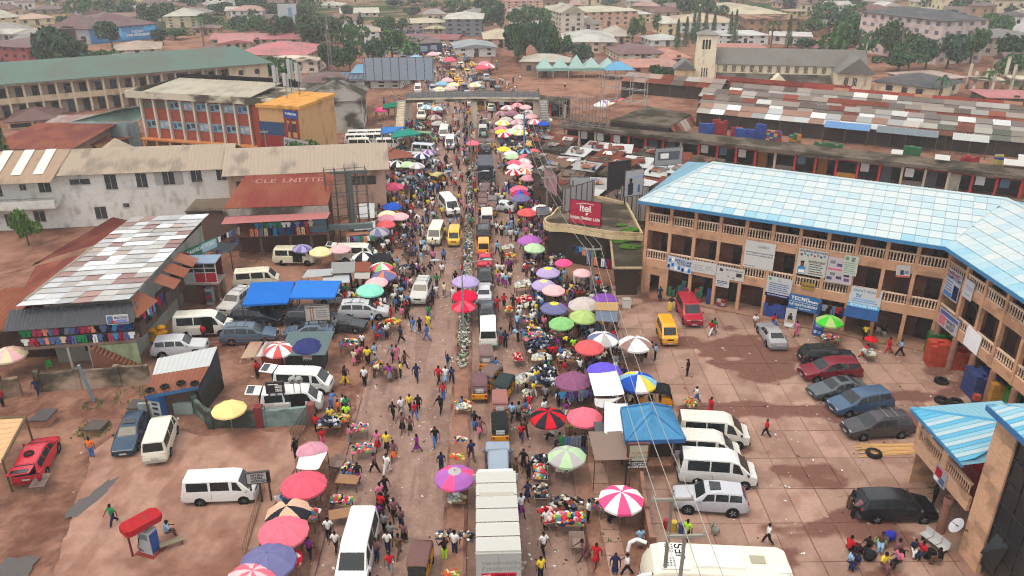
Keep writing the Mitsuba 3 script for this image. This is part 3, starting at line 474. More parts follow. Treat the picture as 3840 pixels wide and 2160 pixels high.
clothes_row(tuple(np.array([x0-.4,y0-.2])+rotz(a)[:2,:2]@[2.4,-.3]),a,6.6,4.95,'top row of shirts on the balcony of the red roofed clothes shop',13,(0,)); clothes_row(tuple(np.array([x0-.4,y0-.2])+rotz(a)[:2,:2]@[2.4,-.35]),a,6.6,4.3,'middle row of shorts on the balcony of the red roofed clothes shop',13,(0,)); clothes_row(tuple(np.array([x0-.4,y0-.2])+rotz(a)[:2,:2]@[1.7,-.4]),a,6.9,3.65,'bottom row of trousers on the balcony of the red roofed clothes shop',13,(1,))
for i,m in enumerate(('CLE','LNIT','TE')):t_=text(m,.9); t_=(t_[0][:,[0,1,2]]*[1.1,1,.1],t_[1]); zz=t_[0]; mm=np.c_[2.0+i*3.2+zz[:,0],4.4+zz[:,1],6.35+(4.4+zz[:,1]+.9)*1.75/7.4+.09+zz[:,2]]; part(rr2,'roof_lettering',P((mm,t_[1])),'matte',C(166,120,108))
# mossy flat roof between them, dark lean-tos
mf=thing('flat_roof_shed','low shed with a mossy dark roof left of the red roofed clothes shop','shed'); q=[np.array(p) for p in((-35.32,89.09,5.2),(-29.58,89.20,5.2),(-29.13,92.44,5.8),(-34.87,91.82,5.8))]
part(mf,'roof',sheet(*q,.2),'mossy',C(104,92,80)); part(mf,'wall',prism([tuple(p[:2]+(0,.3)) for p in q[:2]]+[tuple(p[:2]) for p in q[2:]],0,5.0),'wall',C(110,90,82))
lt2=thing('lean_to','dark blue metal lean-to roof beside the passage of hung clothes','lean-to'); q=[np.array(p) for p in((-30.89,83.29,2.3),(-28.68,82.96,2.3),(-28.24,84.77,2.8),(-30.55,84.85,2.8))]; part(lt2,'roof',corr(*q,.3,.05),'satin',C(52,62,78)); part(lt2,'post',tube((q[1][0],q[1][1],0),q[1],.06),'matte',C(80,60,50))
# ================================================================== the long white building with beige roofs
wb=thing('long_white_building','long white two storey building with a beige metal roof behind the patched roof','building'); AT.append((-50,98,'the long white building'))
x0,y0,x1,y1=-79,95.6,-33.5,101.3; a=math.atan2(y1-y0,x1-x0); L4=math.hypot(x1-x0,y1-y0); P=lambda m:xf(m,(x0,y0,0),a)
part(wb,'wall',P(box(0,L4,0,9,0,7.3)),'wall',C(216,214,206)); S1=25
BG=C(190,172,148)
part(wb,'roof',P(cat(corr((S1,-.8,7.1),(L4+.5,-.8,7.1),(L4+.5,4.6,9.2),(S1,4.6,9.2),.5,.05),sheet((L4+.5,10,7.1),(S1,10,7.1),(S1,4.6,9.2),(L4+.5,4.6,9.2),.05))),'sheet_clean',BG)
part(wb,'left_roof',P(cat(corr((-2,-2.2,6.7),(S1-.2,-2.2,6.7),(S1+.6,4.6,9.25),(-2,4.6,9.25),.5,.05),sheet((S1,10,7.1),(-2,10,7.1),(-2,4.6,9.25),(S1,4.6,9.25),.05))),'sheet_clean',C(188,158,130))
for i in range(9):part(wb,'pale_roof_sheet',P(sheet((1.5+i*2.6,-.6,7.42),(2.7+i*2.6,-.6,7.42),(3.0+i*2.6,4.5,9.36),(1.8+i*2.6,4.5,9.36),.04)),'metal',C(206,200,190))
part(wb,'gallery',P(box(-2,S1-.5,-1.8,0,3.2,3.4)),'wall',C(206,204,196)); part(wb,'gallery_parapet',P(box(-2,S1-.5,-1.8,-1.7,3.4,4.3)),'wall',C(214,212,204)); part(wb,'gallery_rail',P(tube((-2,-1.75,4.6),(S1-.5,-1.75,4.6),.05)),'satin',C(150,140,136))
for x,z,w2,h2 in[(S1+1.2,5.7,2.4,.7),(S1+5.4,4.9,1.4,1.9),(S1+9.2,5.0,1.3,1.8),(S1+12.5,5.2,1.4,1.7),(S1+16,5.4,1.3,1.6),(S1+19.2,5.5,1.2,1.4),(S1+3.4,1.0,1.4,1.6),(S1+7,2.4,.7,.5),(S1-2.6,4.9,1.4,1.6),(S1-4.8,5.3,.7,.7),(S1-9.3,4.6,2.3,1.7),(S1-13,4.6,2.2,1.6),(S1-17,4.6,2,1.6),(S1-4,1.0,1.3,1.4),(S1-7.5,.6,2.4,1.6)]:
 k=part(wb,'window',P(box(x,x+w2,-.04,.05,z,z+h2)),'satin',C(58,62,66)); part(k,'frame',P(cat(box(x-.07,x+w2+.07,-.1,-.041,z-.09,z-.001),box(x-.07,x+w2+.07,-.1,-.041,z+h2+.001,z+h2+.07),box(x+w2/2-.03,x+w2/2+.03,-.08,-.041,z,z+h2))),'satin',C(196,194,188))
for q_ in(11.5,13.95):part(wb,'shutter',P(box(S1+q_,S1+q_+.95,-.12,-.03,5.2,6.9)),'satin',C(196,194,188))
w2b=thing('beige_roof_building','building with a beige roof continuing the long white one to the right','building'); x0,y0,x1,y1=-33.4,99.8,-13.4,102.4; a=math.atan2(y1-y0,x1-x0); L4=math.hypot(x1-x0,y1-y0); P=lambda m:xf(m,(x0,y0,0),a)
part(w2b,'wall',P(box(0,L4,0,8,0,6.6)),'wall',C(196,160,140)); part(w2b,'roof',P(cat(corr((-.4,-1.4,6.7),(L4+.6,-1.4,6.7),(L4+.6,4,9),(-.4,4,9),.5,.05),sheet((L4+.6,9,6.6),(-.4,9,6.6),(-.4,4,9),(L4+.6,4,9),.05))),'sheet_clean',C(192,174,152))
for x in(1.0,15,17):part(w2b,'window',P(box(x,x+1.9,-.05,.03,4.4,5.6)),'satin',C(66,46,44))
g4=thing('gable_roof_house','low house with a big beige gable roof behind the long white building','house'); part(g4,'wall',xf(box(-5,5,-4,4,0,4),(-53.5,112,0),.25),'wall',C(200,176,150)); part(g4,'roof',xf(hip(10,9,3.4,.7,None,True),(-53.5,112,4),.25+math.pi/2),'sheet_clean',C(202,180,152)); part(g4,'roof_patch',xf(box(-1.4,1.4,-.02,1.6,0,.06),(-52.6,109.8,6.05),.25),'metal',C(140,144,150))
rd=thing('red_roof_shed','long low shed with a dark red roof before the brick and orange block','shed'); q=[np.array(p) for p in((-52.01,113.96,3.2),(-48.54,120.62,3.2),(-48.68,118.00,4.4),(-53.64,113.62,4.4))]; part(rd,'roof',sheet(*q,.1),'rusty',C(112,50,52)); part(rd,'wall',prism([tuple(p[:2]) for p in q],0,3.15),'wall',C(70,56,52)); part(rd,'fascia',fascia(q[0],q[1],.3),'satin',C(110,120,100))
# ================================================================== the brick and orange block with grey roof
ob=thing('brick_office_block','three storey block of red brick bands and white piers with an orange corner tower','building'); x0,y0=-57.5,134.3; x1,y1=-35.2,127.2; a=math.atan2(y1-y0,x1-x0); L6=math.hypot(x1-x0,y1-y0); P=lambda m:xf(m,(x0,y0,0),a); AT.append((-46,130,'the brick and orange block'))
part(ob,'wall',P(box(0,L6,0,12,0,10.4)),'wall',C(158,84,68)); part(ob,'roof',P(cat(box(-1.6,L6+.4,-1.2,13,10.4,10.75),box(-1.6,L6+.4,-1.2,-1,10.75,11.5),box(-1.6,-1.4,-1,13,10.75,11.5))),'mossy',C(192,184,166)); part(ob,'inner_roof',P(sheet((0,0,11.0),(L6-3,0,11.0),(L6-3,11,11.8),(0,11,11.8),.1)),'roof',C(206,196,172)); part(ob,'roof_parapet',P(box(-1,L6,11.5,11.9,11,12.4)),'matte',C(40,38,44))
for i in range(9):part(ob,'pier',P(box(i*2.55+.3,i*2.55+.62,-.5,0,3.6,10.4)),'wall',C(206,196,180))
for j,z in enumerate((5.3,8.6)):
 for i in range(8):
  k=part(ob,'window',P(box(i*2.55+.7,i*2.55+2.8,-.08,.02,z,z+1.35)),'satin',C(150,178,196) if i>1 or j==0 else C(110,104,98))
  if i>1 or j==0:part(k,'print',P(cat(box(i*2.55+.95,i*2.55+1.5,-.1,-.081,z+.2,z+1.0),box(i*2.55+1.8,i*2.55+2.5,-.1,-.081,z+.5,z+1.15))),'satin',(C(40,60,84),C(206,214,220),C(60,110,150))[(i+j)%3])
part(ob,'ledge',P(box(-.3,L6,-1.3,0,3.4,3.65)),'wall',C(196,128,78)); part(ob,'arcade_wall',P(box(0,L6,-.02,.1,0,3.3)),'wall',C(120,92,70))
for i in range(9):part(ob,'arcade_post',P(box(i*2.55+.2,i*2.55+.5,-1.2,-.95,0,3.4)),'wall',C(200,150,90))
OT=C(190,150,108)
part(ob,'corner_tower',P(box(L6+.01,L6+7.2,-1.6,10,0,10.2)),'wall',OT); part(ob,'tower_cornice',P(box(L6-.2,L6+7.5,-1.9,10.2,10.2,10.7)),'wall',C(206,150,84)); part(ob,'blue_band',P(box(L6-.02,L6+4.4,-1.66,-1.61,5.9,8.0)),'wall',C(52,76,110)); part(ob,'red_band',P(box(L6-.02,L6+4.4,-1.66,-1.61,3.0,5.89)),'wall',C(140,54,56)); part(ob,'red_pier',P(box(L6-.9,L6+.0,-1.7,0,0,10.2)),'wall',C(150,66,56))
for x in(4.5,5.4,6.6):part(ob,'tower_pier',P(box(L6+x,L6+x+.35,-1.75,-1.61,2.6,10.1)),'wall',C(150,54,50))
for z in(4.4,6.6,8.4):part(ob,'tower_window',P(box(L6+5.0,L6+6.5,-1.66,-1.61,z,z+1.3)),'satin',C(60,60,66))
b6=lambda x,z:tuple(np.array([x0,y0])+rotz(a)[:2,:2]@[x,-1.8])+(z,)
board('banner','black banner with red and white lettering at the foot of the orange corner tower','banner',b6(L6+.9,1.3),a,3.3,2.6,C(34,34,42),[('real',.1,.66,.2,RED),('Time',.5,.66,.2,C(90,160,90)),('POWER',.2,.42,.1,WHITE),('BOUTIQUE',.1,.2,.1,C(60,60,70))])
board('signboard','white pharmacy board with dark lettering across the orange tower','sign',b6(L6+3.9,3.6),a,4.3,2.2,C(206,206,200),[('2KOJA',-1,.4,.4,C(50,54,70)),('GLOBAL',.1,.1,.18,C(60,70,90))],roll=-.12); board('signboard','small blue shop sign high on the orange tower','sign',b6(L6+4.6,8.9),a,2.3,1.2,C(50,80,170),[('FASHION',-1,.45,.25,WHITE)],roll=-.1)
for i,(x,y,h) in enumerate(((L6-1,6,4.2),(L6+.6,8,5),(L6+2,4,3.4),(L6+2.6,7,4.6))):
 k=thing('phone_mast',('phone mast with white panels nearest the front on the brick block roof','tallest phone mast with white panels on the brick block roof','shortest phone mast above the orange tower','phone mast farthest right on the brick block roof')[i],'mast'); part(k,'pole',P(tube((x,y,10.7),(x,y,11.4+h),.09)),'satin',C(150,150,150)); part(k,'panel_antenna',P(box(x-.28,x+.28,y-.3,y-.1,11.6+h*.3,11.3+h)),'satin',C(206,210,210)); part(k,'panel_antenna',P(box(x+.3,x+.6,y-.1,y+.1,11.4+h*.3,11+h)),'satin',C(190,194,196))
 # stepped houses left of it and the red roofed row
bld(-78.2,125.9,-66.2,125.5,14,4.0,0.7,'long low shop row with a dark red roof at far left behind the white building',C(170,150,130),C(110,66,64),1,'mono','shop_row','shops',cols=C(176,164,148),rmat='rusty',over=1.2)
bld(-68.0,129.6,-64.4,135.6,12,2.8,0.7,'orange plastered corner house with stained walls beside the dark red roof',C(212,168,120),C(110,66,64),2,'mono',rmat='rusty',wcol=C(60,48,44),gap=3.6)
bld(-85.2,152.8,-76.8,153.1,9,1.3,0.4,'red walled kiosks under rusty roofs, left of the teal roof',C(170,44,54),C(128,106,98),1,'mono','kiosk_row','shops',rmat='sheet',door=False)
bld(-74.1,147.6,-67.8,148.9,10,1.0,0.5,'dark shed with a rusty brown roof below the teal roof',C(86,92,100),C(128,90,76),1,'mono','shed','shed',rmat='rusty')
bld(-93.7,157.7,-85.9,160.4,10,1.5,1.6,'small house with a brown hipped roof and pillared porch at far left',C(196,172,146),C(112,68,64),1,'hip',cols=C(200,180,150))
bld(-63.7,138.3,-61.7,142.1,9,2.3,0.4,'dark rusty shack against the left end of the brick block',C(110,96,88),C(104,66,60),1,'mono','shack','shack',rmat='rusty')
tl=thing('teal_roof_hall','hall with a pale teal lean-to roof before the long green roofed building','hall'); q=[np.array(p) for p in((-72.71,140.32,5),(-61.07,140.47,5),(-57.65,142.39,7.5),(-62.75,139.60,7.5))]; part(tl,'roof',sheet(*q,.12),'roof',C(134,182,170)); part(tl,'wall',prism([tuple(p[:2]) for p in q],0,4.9),'wall',C(140,160,166))
# the long two storey building with the green roof
gb=thing('green_roof_building','very long two storey arcade building with a grey green hipped roof, left','building'); x0,y0,x1,y1=-106,163,-52,196; a=math.atan2(y1-y0,x1-x0); L7=math.hypot(x1-x0,y1-y0); P=lambda m:xf(m,(x0,y0,0),a); AT.append((-80,180,'the long green roof'))
GWL=C(206,188,162)
part(gb,'wall',P(box(0,L7,1.6,11,0,7.2)),'wall',C(170,150,132)); part(gb,'end_wall',P(cat(box(-.1,6,0,1.6,0,7.2),box(L7-9,L7,0,1.6,0,7.2))),'wall',GWL); part(gb,'roof',P(xf(hip(L7,11,3.6,1.2),(L7/2,5.5,7.2))),'roof',C(96,128,116))
part(gb,'gallery_floor',P(box(6,L7-9,0,1.6,3.3,3.55)),'wall',GWL); part(gb,'parapet',P(box(6,L7-9,-.06,.1,3.0,4.25)),'wall',C(200,178,150)); part(gb,'top_beam',P(box(6,L7-9,-.06,.14,6.6,7.2)),'wall',GWL)
nb=16; bw=(L7-15)/nb
for i in range(nb+1):part(gb,'column',P(box(6+i*bw-.2,6+i*bw+.2,-.12,.2,0,7.2)),'wall',GWL)
for j in range(2):
 for i in range(nb):x=6+i*bw; part(gb,'door',P(box(x+bw*.5,x+bw*.5+1.3,1.5,1.59,.1+j*3.5,2.5+j*3.5)),'satin',(C(46,40,44),C(60,84,96),C(110,70,50))[(i*7+j*3)%3] if(i+j)%4==0 else C(40,36,38))
for x in(1.2,3.2,L7-7,L7-3.2):part(gb,'window',P(box(x,x+1.1,-.05,.02,4.8,5.9)),'satin',C(46,46,50))
lw7=thing('corner_block','low wing with a pale teal roof at the left end of the long green roof','building'); part(lw7,'wall',P(box(-8,-.2,-5,9,0,6.6)),'wall',GWL); part(lw7,'roof',P(xf(hip(8,14,2.6,.8),(-4.1,2,6.6))),'roof',C(122,156,146))
# sheds and the grey warehouse by the road
gw=thing('grey_warehouse','grey gable roofed warehouse with a blank stained wall left of the footbridge','warehouse'); q=[(-34.55,151.61),(-23.60,152.36)]; x0,y0=q[0]; x1,y1=q[1]; a=math.atan2(y1-y0,x1-x0); w=math.hypot(x1-x0,y1-y0); P=lambda m:xf(m,(x0,y0,0),a)
part(gw,'wall',P(box(0,w,0,13,0,6.2)),'mossy',C(190,188,178)); part(gw,'roof',P(xf(hip(w,13,3.0,.6,None,False),(w/2,6.5,6.2))),'mossy',C(128,124,118)); part(gw,'roof_vent',P(box(w*.3,w*.7,6,7,9,9.6)),'mossy',C(120,116,110))
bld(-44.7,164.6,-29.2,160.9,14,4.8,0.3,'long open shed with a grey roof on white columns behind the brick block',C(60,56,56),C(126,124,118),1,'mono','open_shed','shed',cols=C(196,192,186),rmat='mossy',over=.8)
bld(-55.6,171.1,-47.7,172.2,10,1.5,1.9,'grey gabled roof shed right of the small lean-to, before the green roof',C(120,112,104),C(122,118,112),1,'hip','shed','shed',rmat='mossy')
bld(-63.8,172.7,-57.9,175.4,9,1.7,1.1,'small grey roofed house with sloping side walls before the long green roof',C(150,138,126),C(140,136,128),1,'gable',rmat='mossy')
bld(-44.6,195.9,-34.9,195.6,14,2.5,1.2,'low house with a brown hipped roof and a pink end wall',C(206,192,172),C(112,68,60),1,'hip')
# low walls, lean-tos and sheds of the old filling station
def wall_run(pts,h,t,label,col,mat='mossy',name='yard_wall',cap=True):
 k=thing(name,label,'wall')
 for i in range(len(pts)-1):
  p,q=np.array(pts[i]),np.array(pts[i+1]); L=np.linalg.norm(q-p); a=math.atan2(*(q-p)[::-1]); n=max(1,int(L/1.6))
  v,f=trimesh.remesh.subdivide_to_size(*box(0,L,-t/2,t/2,-.05,h),.5,max_iter=20); v=v.copy(); tp=v[:,2]>h-.01; v[tp,2]+=(meshkit.fbm(np.c_[v[:,0]*.8,v[:,1]*0,v[:,1]*0+i],3,4)[tp]-.5)*.35
  part(k,'wall_panel',xf((v,f),(*p,0),a),mat,col)
  if cap:part(k,'pier',xf(box(-.22,.22,-t/2-.08,t/2+.08,0,h+.18),(*p,0),a),mat,tuple(np.array(col)*.9))
 return k
wall_run([(-37.3,57.6),(-34.2,57.9),(-31.1,58.3),(-28.6,58.6)],1.75,.3,'stained plaster wall across the yard behind the dark blue estate car',C(168,148,130)); wall_run([(-39.9,56.7),(-38.6,57.2)],1.7,.5,'short stub of wall left of the gap with a woman walking through',C(160,134,116))
wall_run([(-23.3,53.9),(-21.4,51.7),(-17.8,51.8)],1.45,.28,'mossy pale blue wall left of its red pier',C(128,150,146)); wall_run([(-17.4,51.8),(-13.9,52.0)],1.5,.28,'mossy pale blue wall between the red pier and the gate',C(126,146,142))
single('gate_pier','red painted pier in the middle of the pale blue wall','pier',box(-17.95,-17.35,51.5,52.1,0,1.8),'wall',C(126,56,58)); single('gate_pier','red brown pier at the gate end of the pale blue wall','pier',box(-13.95,-13.4,51.6,52.2,0,1.9),'wall',C(130,84,76))
lo=thing('lean_to_shed','low shed with a white sheet over rusty roofing, tyres on its roof edge','shed'); q=[np.array(p) for p in((-26.19,52.26,2.6),(-22.57,53.59,2.6),(-22.22,55.46,3.3),(-26.22,54.17,3.3),(-22.18,57.63,3.9),(-26.31,55.76,3.9))]
part(lo,'rusty_roof',corr(q[0],q[1],q[2],q[3],.3,.05),'rusty',C(136,92,76)); part(lo,'white_roof',corr(q[3],q[2],q[4],q[5],.34,.05),'satin',C(222,228,228)); part(lo,'blue_edge',fascia(q[0],q[1],.28),'satin',C(54,118,176))
part(lo,'wall',prism([tuple(q[0][:2]+[.3,.9]),tuple(q[1][:2]+[-.3,.9]),tuple(q[4][:2]+[-.4,-.2]),tuple(q[5][:2]+[.6,-.2])],0,2.4),'wall',C(96,78,70)); part(lo,'side_panel',sheet((q[1][0],q[1][1],0),(q[4][0],q[4][1],0),q[4]-[0,0,.2],q[1]-[0,0,.2],.05),'mossy',C(60,66,70))
for p in(q[0],q[1]):part(lo,'post',tube((p[0],p[1]+.1,0),p,.07),'satin',C(80,60,50))
single('blue_parapet','low pale blue wall with a brown top under the rusty lean-to','wall',cat(box(-27.6,-23.4,53.6,53.85,0,1.05)),'wall',C(150,166,162))
bld(-46,63.5,-39.2,63.6,7,3.0,.5,'dark rusty shack left of the patched market building, by the green chair',C(74,56,50),C(128,78,62),1,'mono','shack','shack',rmat='rusty',win=False)
lf=thing('lean_to_shed','shed with a grey sheet roof and brown door at the left edge','shed'); part(lf,'wall',box(-48,-41.2,52.5,57,0,2.6),'wall',C(120,104,88)); part(lf,'roof',sheet((-48,52.3,2.5),(-40.8,52.5,2.5),(-40.9,57.4,3.3),(-48,57.2,3.3),.06),'sheet',C(150,150,144)); part(lf,'door',box(-41.25,-41.15,53.4,54.6,0,2.1),'satin',C(150,90,66))
ct_=thing('canopy','wooden boarded canopy with an olive frame at the lower left edge','canopy'); q=[np.array(p) for p in((-33.18,42.36,2.5),(-32.59,44.45,2.5),(-33.63,49.45,2.7),(-37.11,49.25,2.7))]
for i in range(9):t0,t1=i/9+.004,(i+1)/9-.004; L=lambda a,b,t:a*(1-t)+b*t; part(ct_,'board',sheet(L(q[0],q[3],t0),L(q[1],q[2],t0),L(q[1],q[2],t1),L(q[0],q[3],t1),.05),'dust',C(214,168,128))
for a_,b_ in((q[1],q[2]),(q[2],q[3])):part(ct_,'edge_beam',tube(a_,b_,.12),'satin',C(110,92,50))
for p in(q[1],q[2]):part(ct_,'post',tube((p[0],p[1],0),p,.07),'satin',C(110,92,50))
# ================================================================== the market rows on the right
ua,va=np.array([.869,-.495]),np.array([.495,.869]); rA=math.atan2(-.495,.869); O_=np.array([13.5,141.9])
def lp(u,v):return O_+ua*u+va*v
def row(u0,u1,v,label,h=3.2,dep=5.0,shop=True):
 k=thing('shop_row',label,'shops'); p=lp(u0,v); P=lambda m:xf(m,(*p,0),rA); L=u1-u0; AT.append((*lp((u0+u1)/2,v),label))
 part(k,'canopy',P(box(-.6,L,-1.0,.1,h,h+.5)),'mossy',C(112,102,92)); part(k,'roof',P(sheet((-.6,.1,h+.52),(L,.1,h+.52),(L,3.2,h+.8),(-.6,3.2,h+.8),.15)),'mossy',C(104,94,84))
 part(k,'back_wall',P(box(-.4,L-.2,2.4,3.2,0,h+.3)),'matte',C(50,42,40)); n=int(L/3.1)  # near-black wall colour carries the shade inside the shops
 for i in range(n+1):part(k,'pier',P(box(i*L/n-.17,i*L/n+.17,-.35,.1,0,h)),'wall',C(186,62,62) if R.random()<.7 else C(196,180,160))
 for i in range(n):
  x,w=i*L/n+.2,L/n-.4; t=R.random()
  part(k,'lintel',P(box(x,x+w,-.1,.1,h-.45,h)),'wall',C(150,52,54) if R.random()<.6 else C(170,150,130))
  if t<.3:part(k,'shutter',P(box(x,x+w*.55,1.0,1.08,0,h-.5)),'wall',R.choice([C(186,176,146),C(150,100,50),C(196,190,176),C(90,96,104)]))
  if t>.6:part(k,'board',P(box(x+.2,x+1.4,-.45,-.37,1.6,2.9)),'satin',R.choice([C(220,220,216),C(70,96,120),C(206,206,210),C(196,190,180)]))
  if .35<t<.7:part(k,'counter',P(box(x,x+w,-.2,.3,0,.9)),'wall',R.choice([C(170,120,60),C(140,60,60),C(110,100,96)]))
 part(k,'front_step',P(box(-.6,L,-1.4,0,0,.25)),'wall',C(120,100,90))
 return k
struct('terrace',xf(box(1,90,3.25,60,0,3.2),(*O_,0),rA),'earth',label='raised yard behind the front shop row')
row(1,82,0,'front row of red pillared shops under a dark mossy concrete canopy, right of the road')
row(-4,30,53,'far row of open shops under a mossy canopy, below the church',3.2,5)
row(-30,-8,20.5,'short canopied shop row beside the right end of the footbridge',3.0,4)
def roofrow(u0,u1,v,dep,h,rise,cols,label,lim=42,cw=2.6,double=True,mat='matte'):
 h+=2.6 if v<40 else 1.6; k=thing('market_roof',label,'shed'); AT.append((*lp((u0+u1)/2,v),label)); z=lambda u,vv,zz:np.array([*lp(u,vv),zz])
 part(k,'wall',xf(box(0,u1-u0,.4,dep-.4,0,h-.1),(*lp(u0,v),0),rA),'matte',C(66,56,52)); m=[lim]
 sheets_roof(k,(z(u0,v,h),z(u1,v,h),z(u1,v+dep*.5,h+rise),z(u0,v+dep*.5,h+rise)),cw,dep*.28,cols,m,'roof_sheet',mat)
 if double:sheets_roof(k,(z(u1,v+dep,h),z(u0,v+dep,h),z(u0,v+dep*.5,h+rise),z(u1,v+dep*.5,h+rise)),cw,dep*.55,cols,m,'roof_sheet',mat)
 n=int((u1-u0)/3.5)
 part(k,'post',cat([tube(z(u0+(i+.2)*3.5,v-.1,0),z(u0+(i+.2)*3.5,v-.1,h),.07) for i in range(n)]),'matte',C(90,76,70),kind='stuff'); return k
GRB=[C(120,112,106),C(104,96,92),C(138,128,122),C(92,82,76),C(150,146,142)]
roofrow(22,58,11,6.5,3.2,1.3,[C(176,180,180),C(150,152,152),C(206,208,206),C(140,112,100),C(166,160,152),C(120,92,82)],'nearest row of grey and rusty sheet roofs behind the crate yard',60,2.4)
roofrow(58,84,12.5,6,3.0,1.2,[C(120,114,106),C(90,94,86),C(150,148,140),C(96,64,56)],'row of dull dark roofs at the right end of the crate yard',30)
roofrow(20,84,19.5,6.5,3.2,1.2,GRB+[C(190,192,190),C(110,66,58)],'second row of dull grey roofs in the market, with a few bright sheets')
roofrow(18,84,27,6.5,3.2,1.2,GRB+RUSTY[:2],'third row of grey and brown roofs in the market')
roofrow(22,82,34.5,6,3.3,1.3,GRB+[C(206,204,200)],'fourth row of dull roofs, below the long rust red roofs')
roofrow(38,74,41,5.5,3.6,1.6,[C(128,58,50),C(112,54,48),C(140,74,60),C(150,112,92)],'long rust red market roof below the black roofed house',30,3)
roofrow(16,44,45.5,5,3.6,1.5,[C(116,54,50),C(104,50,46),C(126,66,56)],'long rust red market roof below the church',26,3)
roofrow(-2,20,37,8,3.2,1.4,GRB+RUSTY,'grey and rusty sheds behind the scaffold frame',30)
single('white_roof','long bright white roof strip between the two rust red market roofs','shed',sheet((*lp(34,50),4.6),(*lp(52,48.2),4.6),(*lp(52,49.6),5),(*lp(34,51.4),5),.3),'satin',C(224,230,226))
# the mossy flat building beside the scaffold frame and its slanting sheets
mb=thing('flat_roof_building','dark flat roofed building with moss and slanting rusty sheets on its side','building'); q=[np.array([*p,5.0]) for p in((22.27,138.67),(31.79,133.50),(37.86,143.30),(31.28,150.99))]
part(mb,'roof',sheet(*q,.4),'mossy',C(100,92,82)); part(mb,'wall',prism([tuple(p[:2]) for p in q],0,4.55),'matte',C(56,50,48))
for i in range(7):a_=q[1]*(1-i/7)+q[2]*i/7; b_=q[1]*(1-(i+.9)/7)+q[2]*(i+.9)/7; part(mb,'slanting_sheet',sheet(a_+[1.6,-.8,-2.4],b_+[1.6,-.8,-2.4],b_+[.1,0,-.2],a_+[.1,0,-.2],.05),'matte',R.choice(RUSTY+[C(160,150,140)]))
# crates piled in the yard behind the front row
def crates(p,nx,ny,nz_,c1,label,rz=0,w=.62,d=.46,h=.33,group=None,name='crate_stack',miss=.1,zz=0):
 k=thing(name,label,'crates',group); AT.append((p[0],p[1],label))
 b=cat(box(0,w-.03,0,d-.03,0,h-.03),box(.04,w-.07,-.012,0,h*.45,h*.7))
 for i in range(nx):
  for j in range(ny):
   top=nz_-(R.random()<.35)-(R.random()<miss)*2
   for z in range(max(1,top)):part(k,'crate',xf(b,(p[0]+math.cos(rz)*i*w-math.sin(rz)*j*d+R.uniform(-.02,.02),p[1]+math.sin(rz)*i*w+math.cos(rz)*j*d,z*h+.02+zz),rz),'satin',tuple(np.array(R.choice(c1) if isinstance(c1,list) else c1)*R.uniform(.85,1.1)))
 return k
CB,CR,CG=C(40,80,170),C(176,34,44),C(40,120,72)
for u,v,nx,nz_,c,lb in((24.5,4.0,4,7,CB,'leftmost blue crates in the crate yard'),(26.2,6.3,4,8,CR,'tall red crates behind the leftmost blue ones'),(30.6,4.2,5,6,CB,'blue crates in the middle of the crate yard'),(33.5,6.0,3,8,CB,'tall blue crates at the back of the crate yard'),(29.4,6.4,3,5,CR,'small red crates between the blue stacks'),(35.6,5.0,4,6,[CB,C(200,180,90),CR],'mixed blue and yellow crates by the shed corner'),(39.4,4.5,3,6,[C(220,130,50),CG],'orange and green crates left of the blue awning'),(43.5,3.6,7,4,CG,'long green crates with a white tick before the blue awning'),(56.6,4.0,4,6,CG,'tall green crates right of the grey awnings'),(64.5,3.6,4,5,CR,'red crates at the right of the yard'),(68.8,4.2,2,6,[CB,C(206,190,90)],'blue and yellow crates right of the red ones'),(78.5,4.0,4,6,CB,'blue crates at the right edge of the yard')):
 crates(lp(u,v),nx,2,nz_,c,lb,rA,miss=.05,zz=3.2)
for u,w_,c,lb in((44,7,C(96,150,210),'pale blue awning in the crate yard'),(52,9,C(120,132,142),'grey awnings over stalls right of the blue awning'),(63,5,C(206,210,206),'white sheet awning above the red crates')):
 k=thing('awning',lb,'awning'); p=lp(u,9.2); P=lambda m:xf(m,(*p,3.2),rA); part(k,'sheet',P(corr((0,0,2.6),(w_,0,2.6),(w_,2.4,3.2),(0,2.4,3.2),.5,.05)),'satin',c)
 for x in(.1,w_*.5,w_-.1):part(k,'post',P(tube((x,.05,0),(x,.05,2.6),.06)),'matte',C(90,80,74))
for n,(u,v,w_,d_) in enumerate(((72,5.6,5,2.2),(61,.8,2,1.2),(76,1.5,5,1.2),(70,2.2,6,1.6),(55,1.4,1.6,.9))):single('roof_sheet',('white sheet awning at the right of the crate yard','small white sheet lying on the front canopy','pale sheet on the canopy near the right edge','white flat sheet over a stall at the canopy edge','smallest loose sheet on the mossy front canopy')[n],'sheet',xf(sheet((0,0,0),(w_,0,0),(w_,d_,.5),(0,d_,.5),.05),(*lp(u,v),4.4),rA),'satin',C(222,222,218))
# the flat roof with a rounded corner that carries the red advertising board
rf=thing('corner_building','low shop building with rounded flat mossy roof under the red board','building'); AT.append((11,85,'the red board'))
pts=[(14.0,81.6),(9.2,84.2)]+[(8.2+1.5*math.cos(t),85.9+1.8*math.sin(t)) for t in np.linspace(-2.2,-4.3,9)]+[(8.6,90.4),(14,95.2),(17.4,92),(17.3,81.1)]
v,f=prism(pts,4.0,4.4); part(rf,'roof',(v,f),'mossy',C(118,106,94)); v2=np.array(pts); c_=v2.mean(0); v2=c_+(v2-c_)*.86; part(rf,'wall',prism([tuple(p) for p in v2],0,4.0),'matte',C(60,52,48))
from shapely.geometry import Polygon as PG
rim=PG(pts).difference(PG(pts).buffer(-.18)); m=trimesh.creation.extrude_polygon(rim,.4,engine='earcut'); part(rf,'parapet',xf(tri(m),(0,0,4.35)),'wall',C(196,176,140)); rim=PG(pts).buffer(.12).difference(PG(pts)); part(rf,'cornice',xf(tri(trimesh.creation.extrude_polygon(rim,.5,engine='earcut')),(0,0,3.85)),'wall',C(206,186,146))
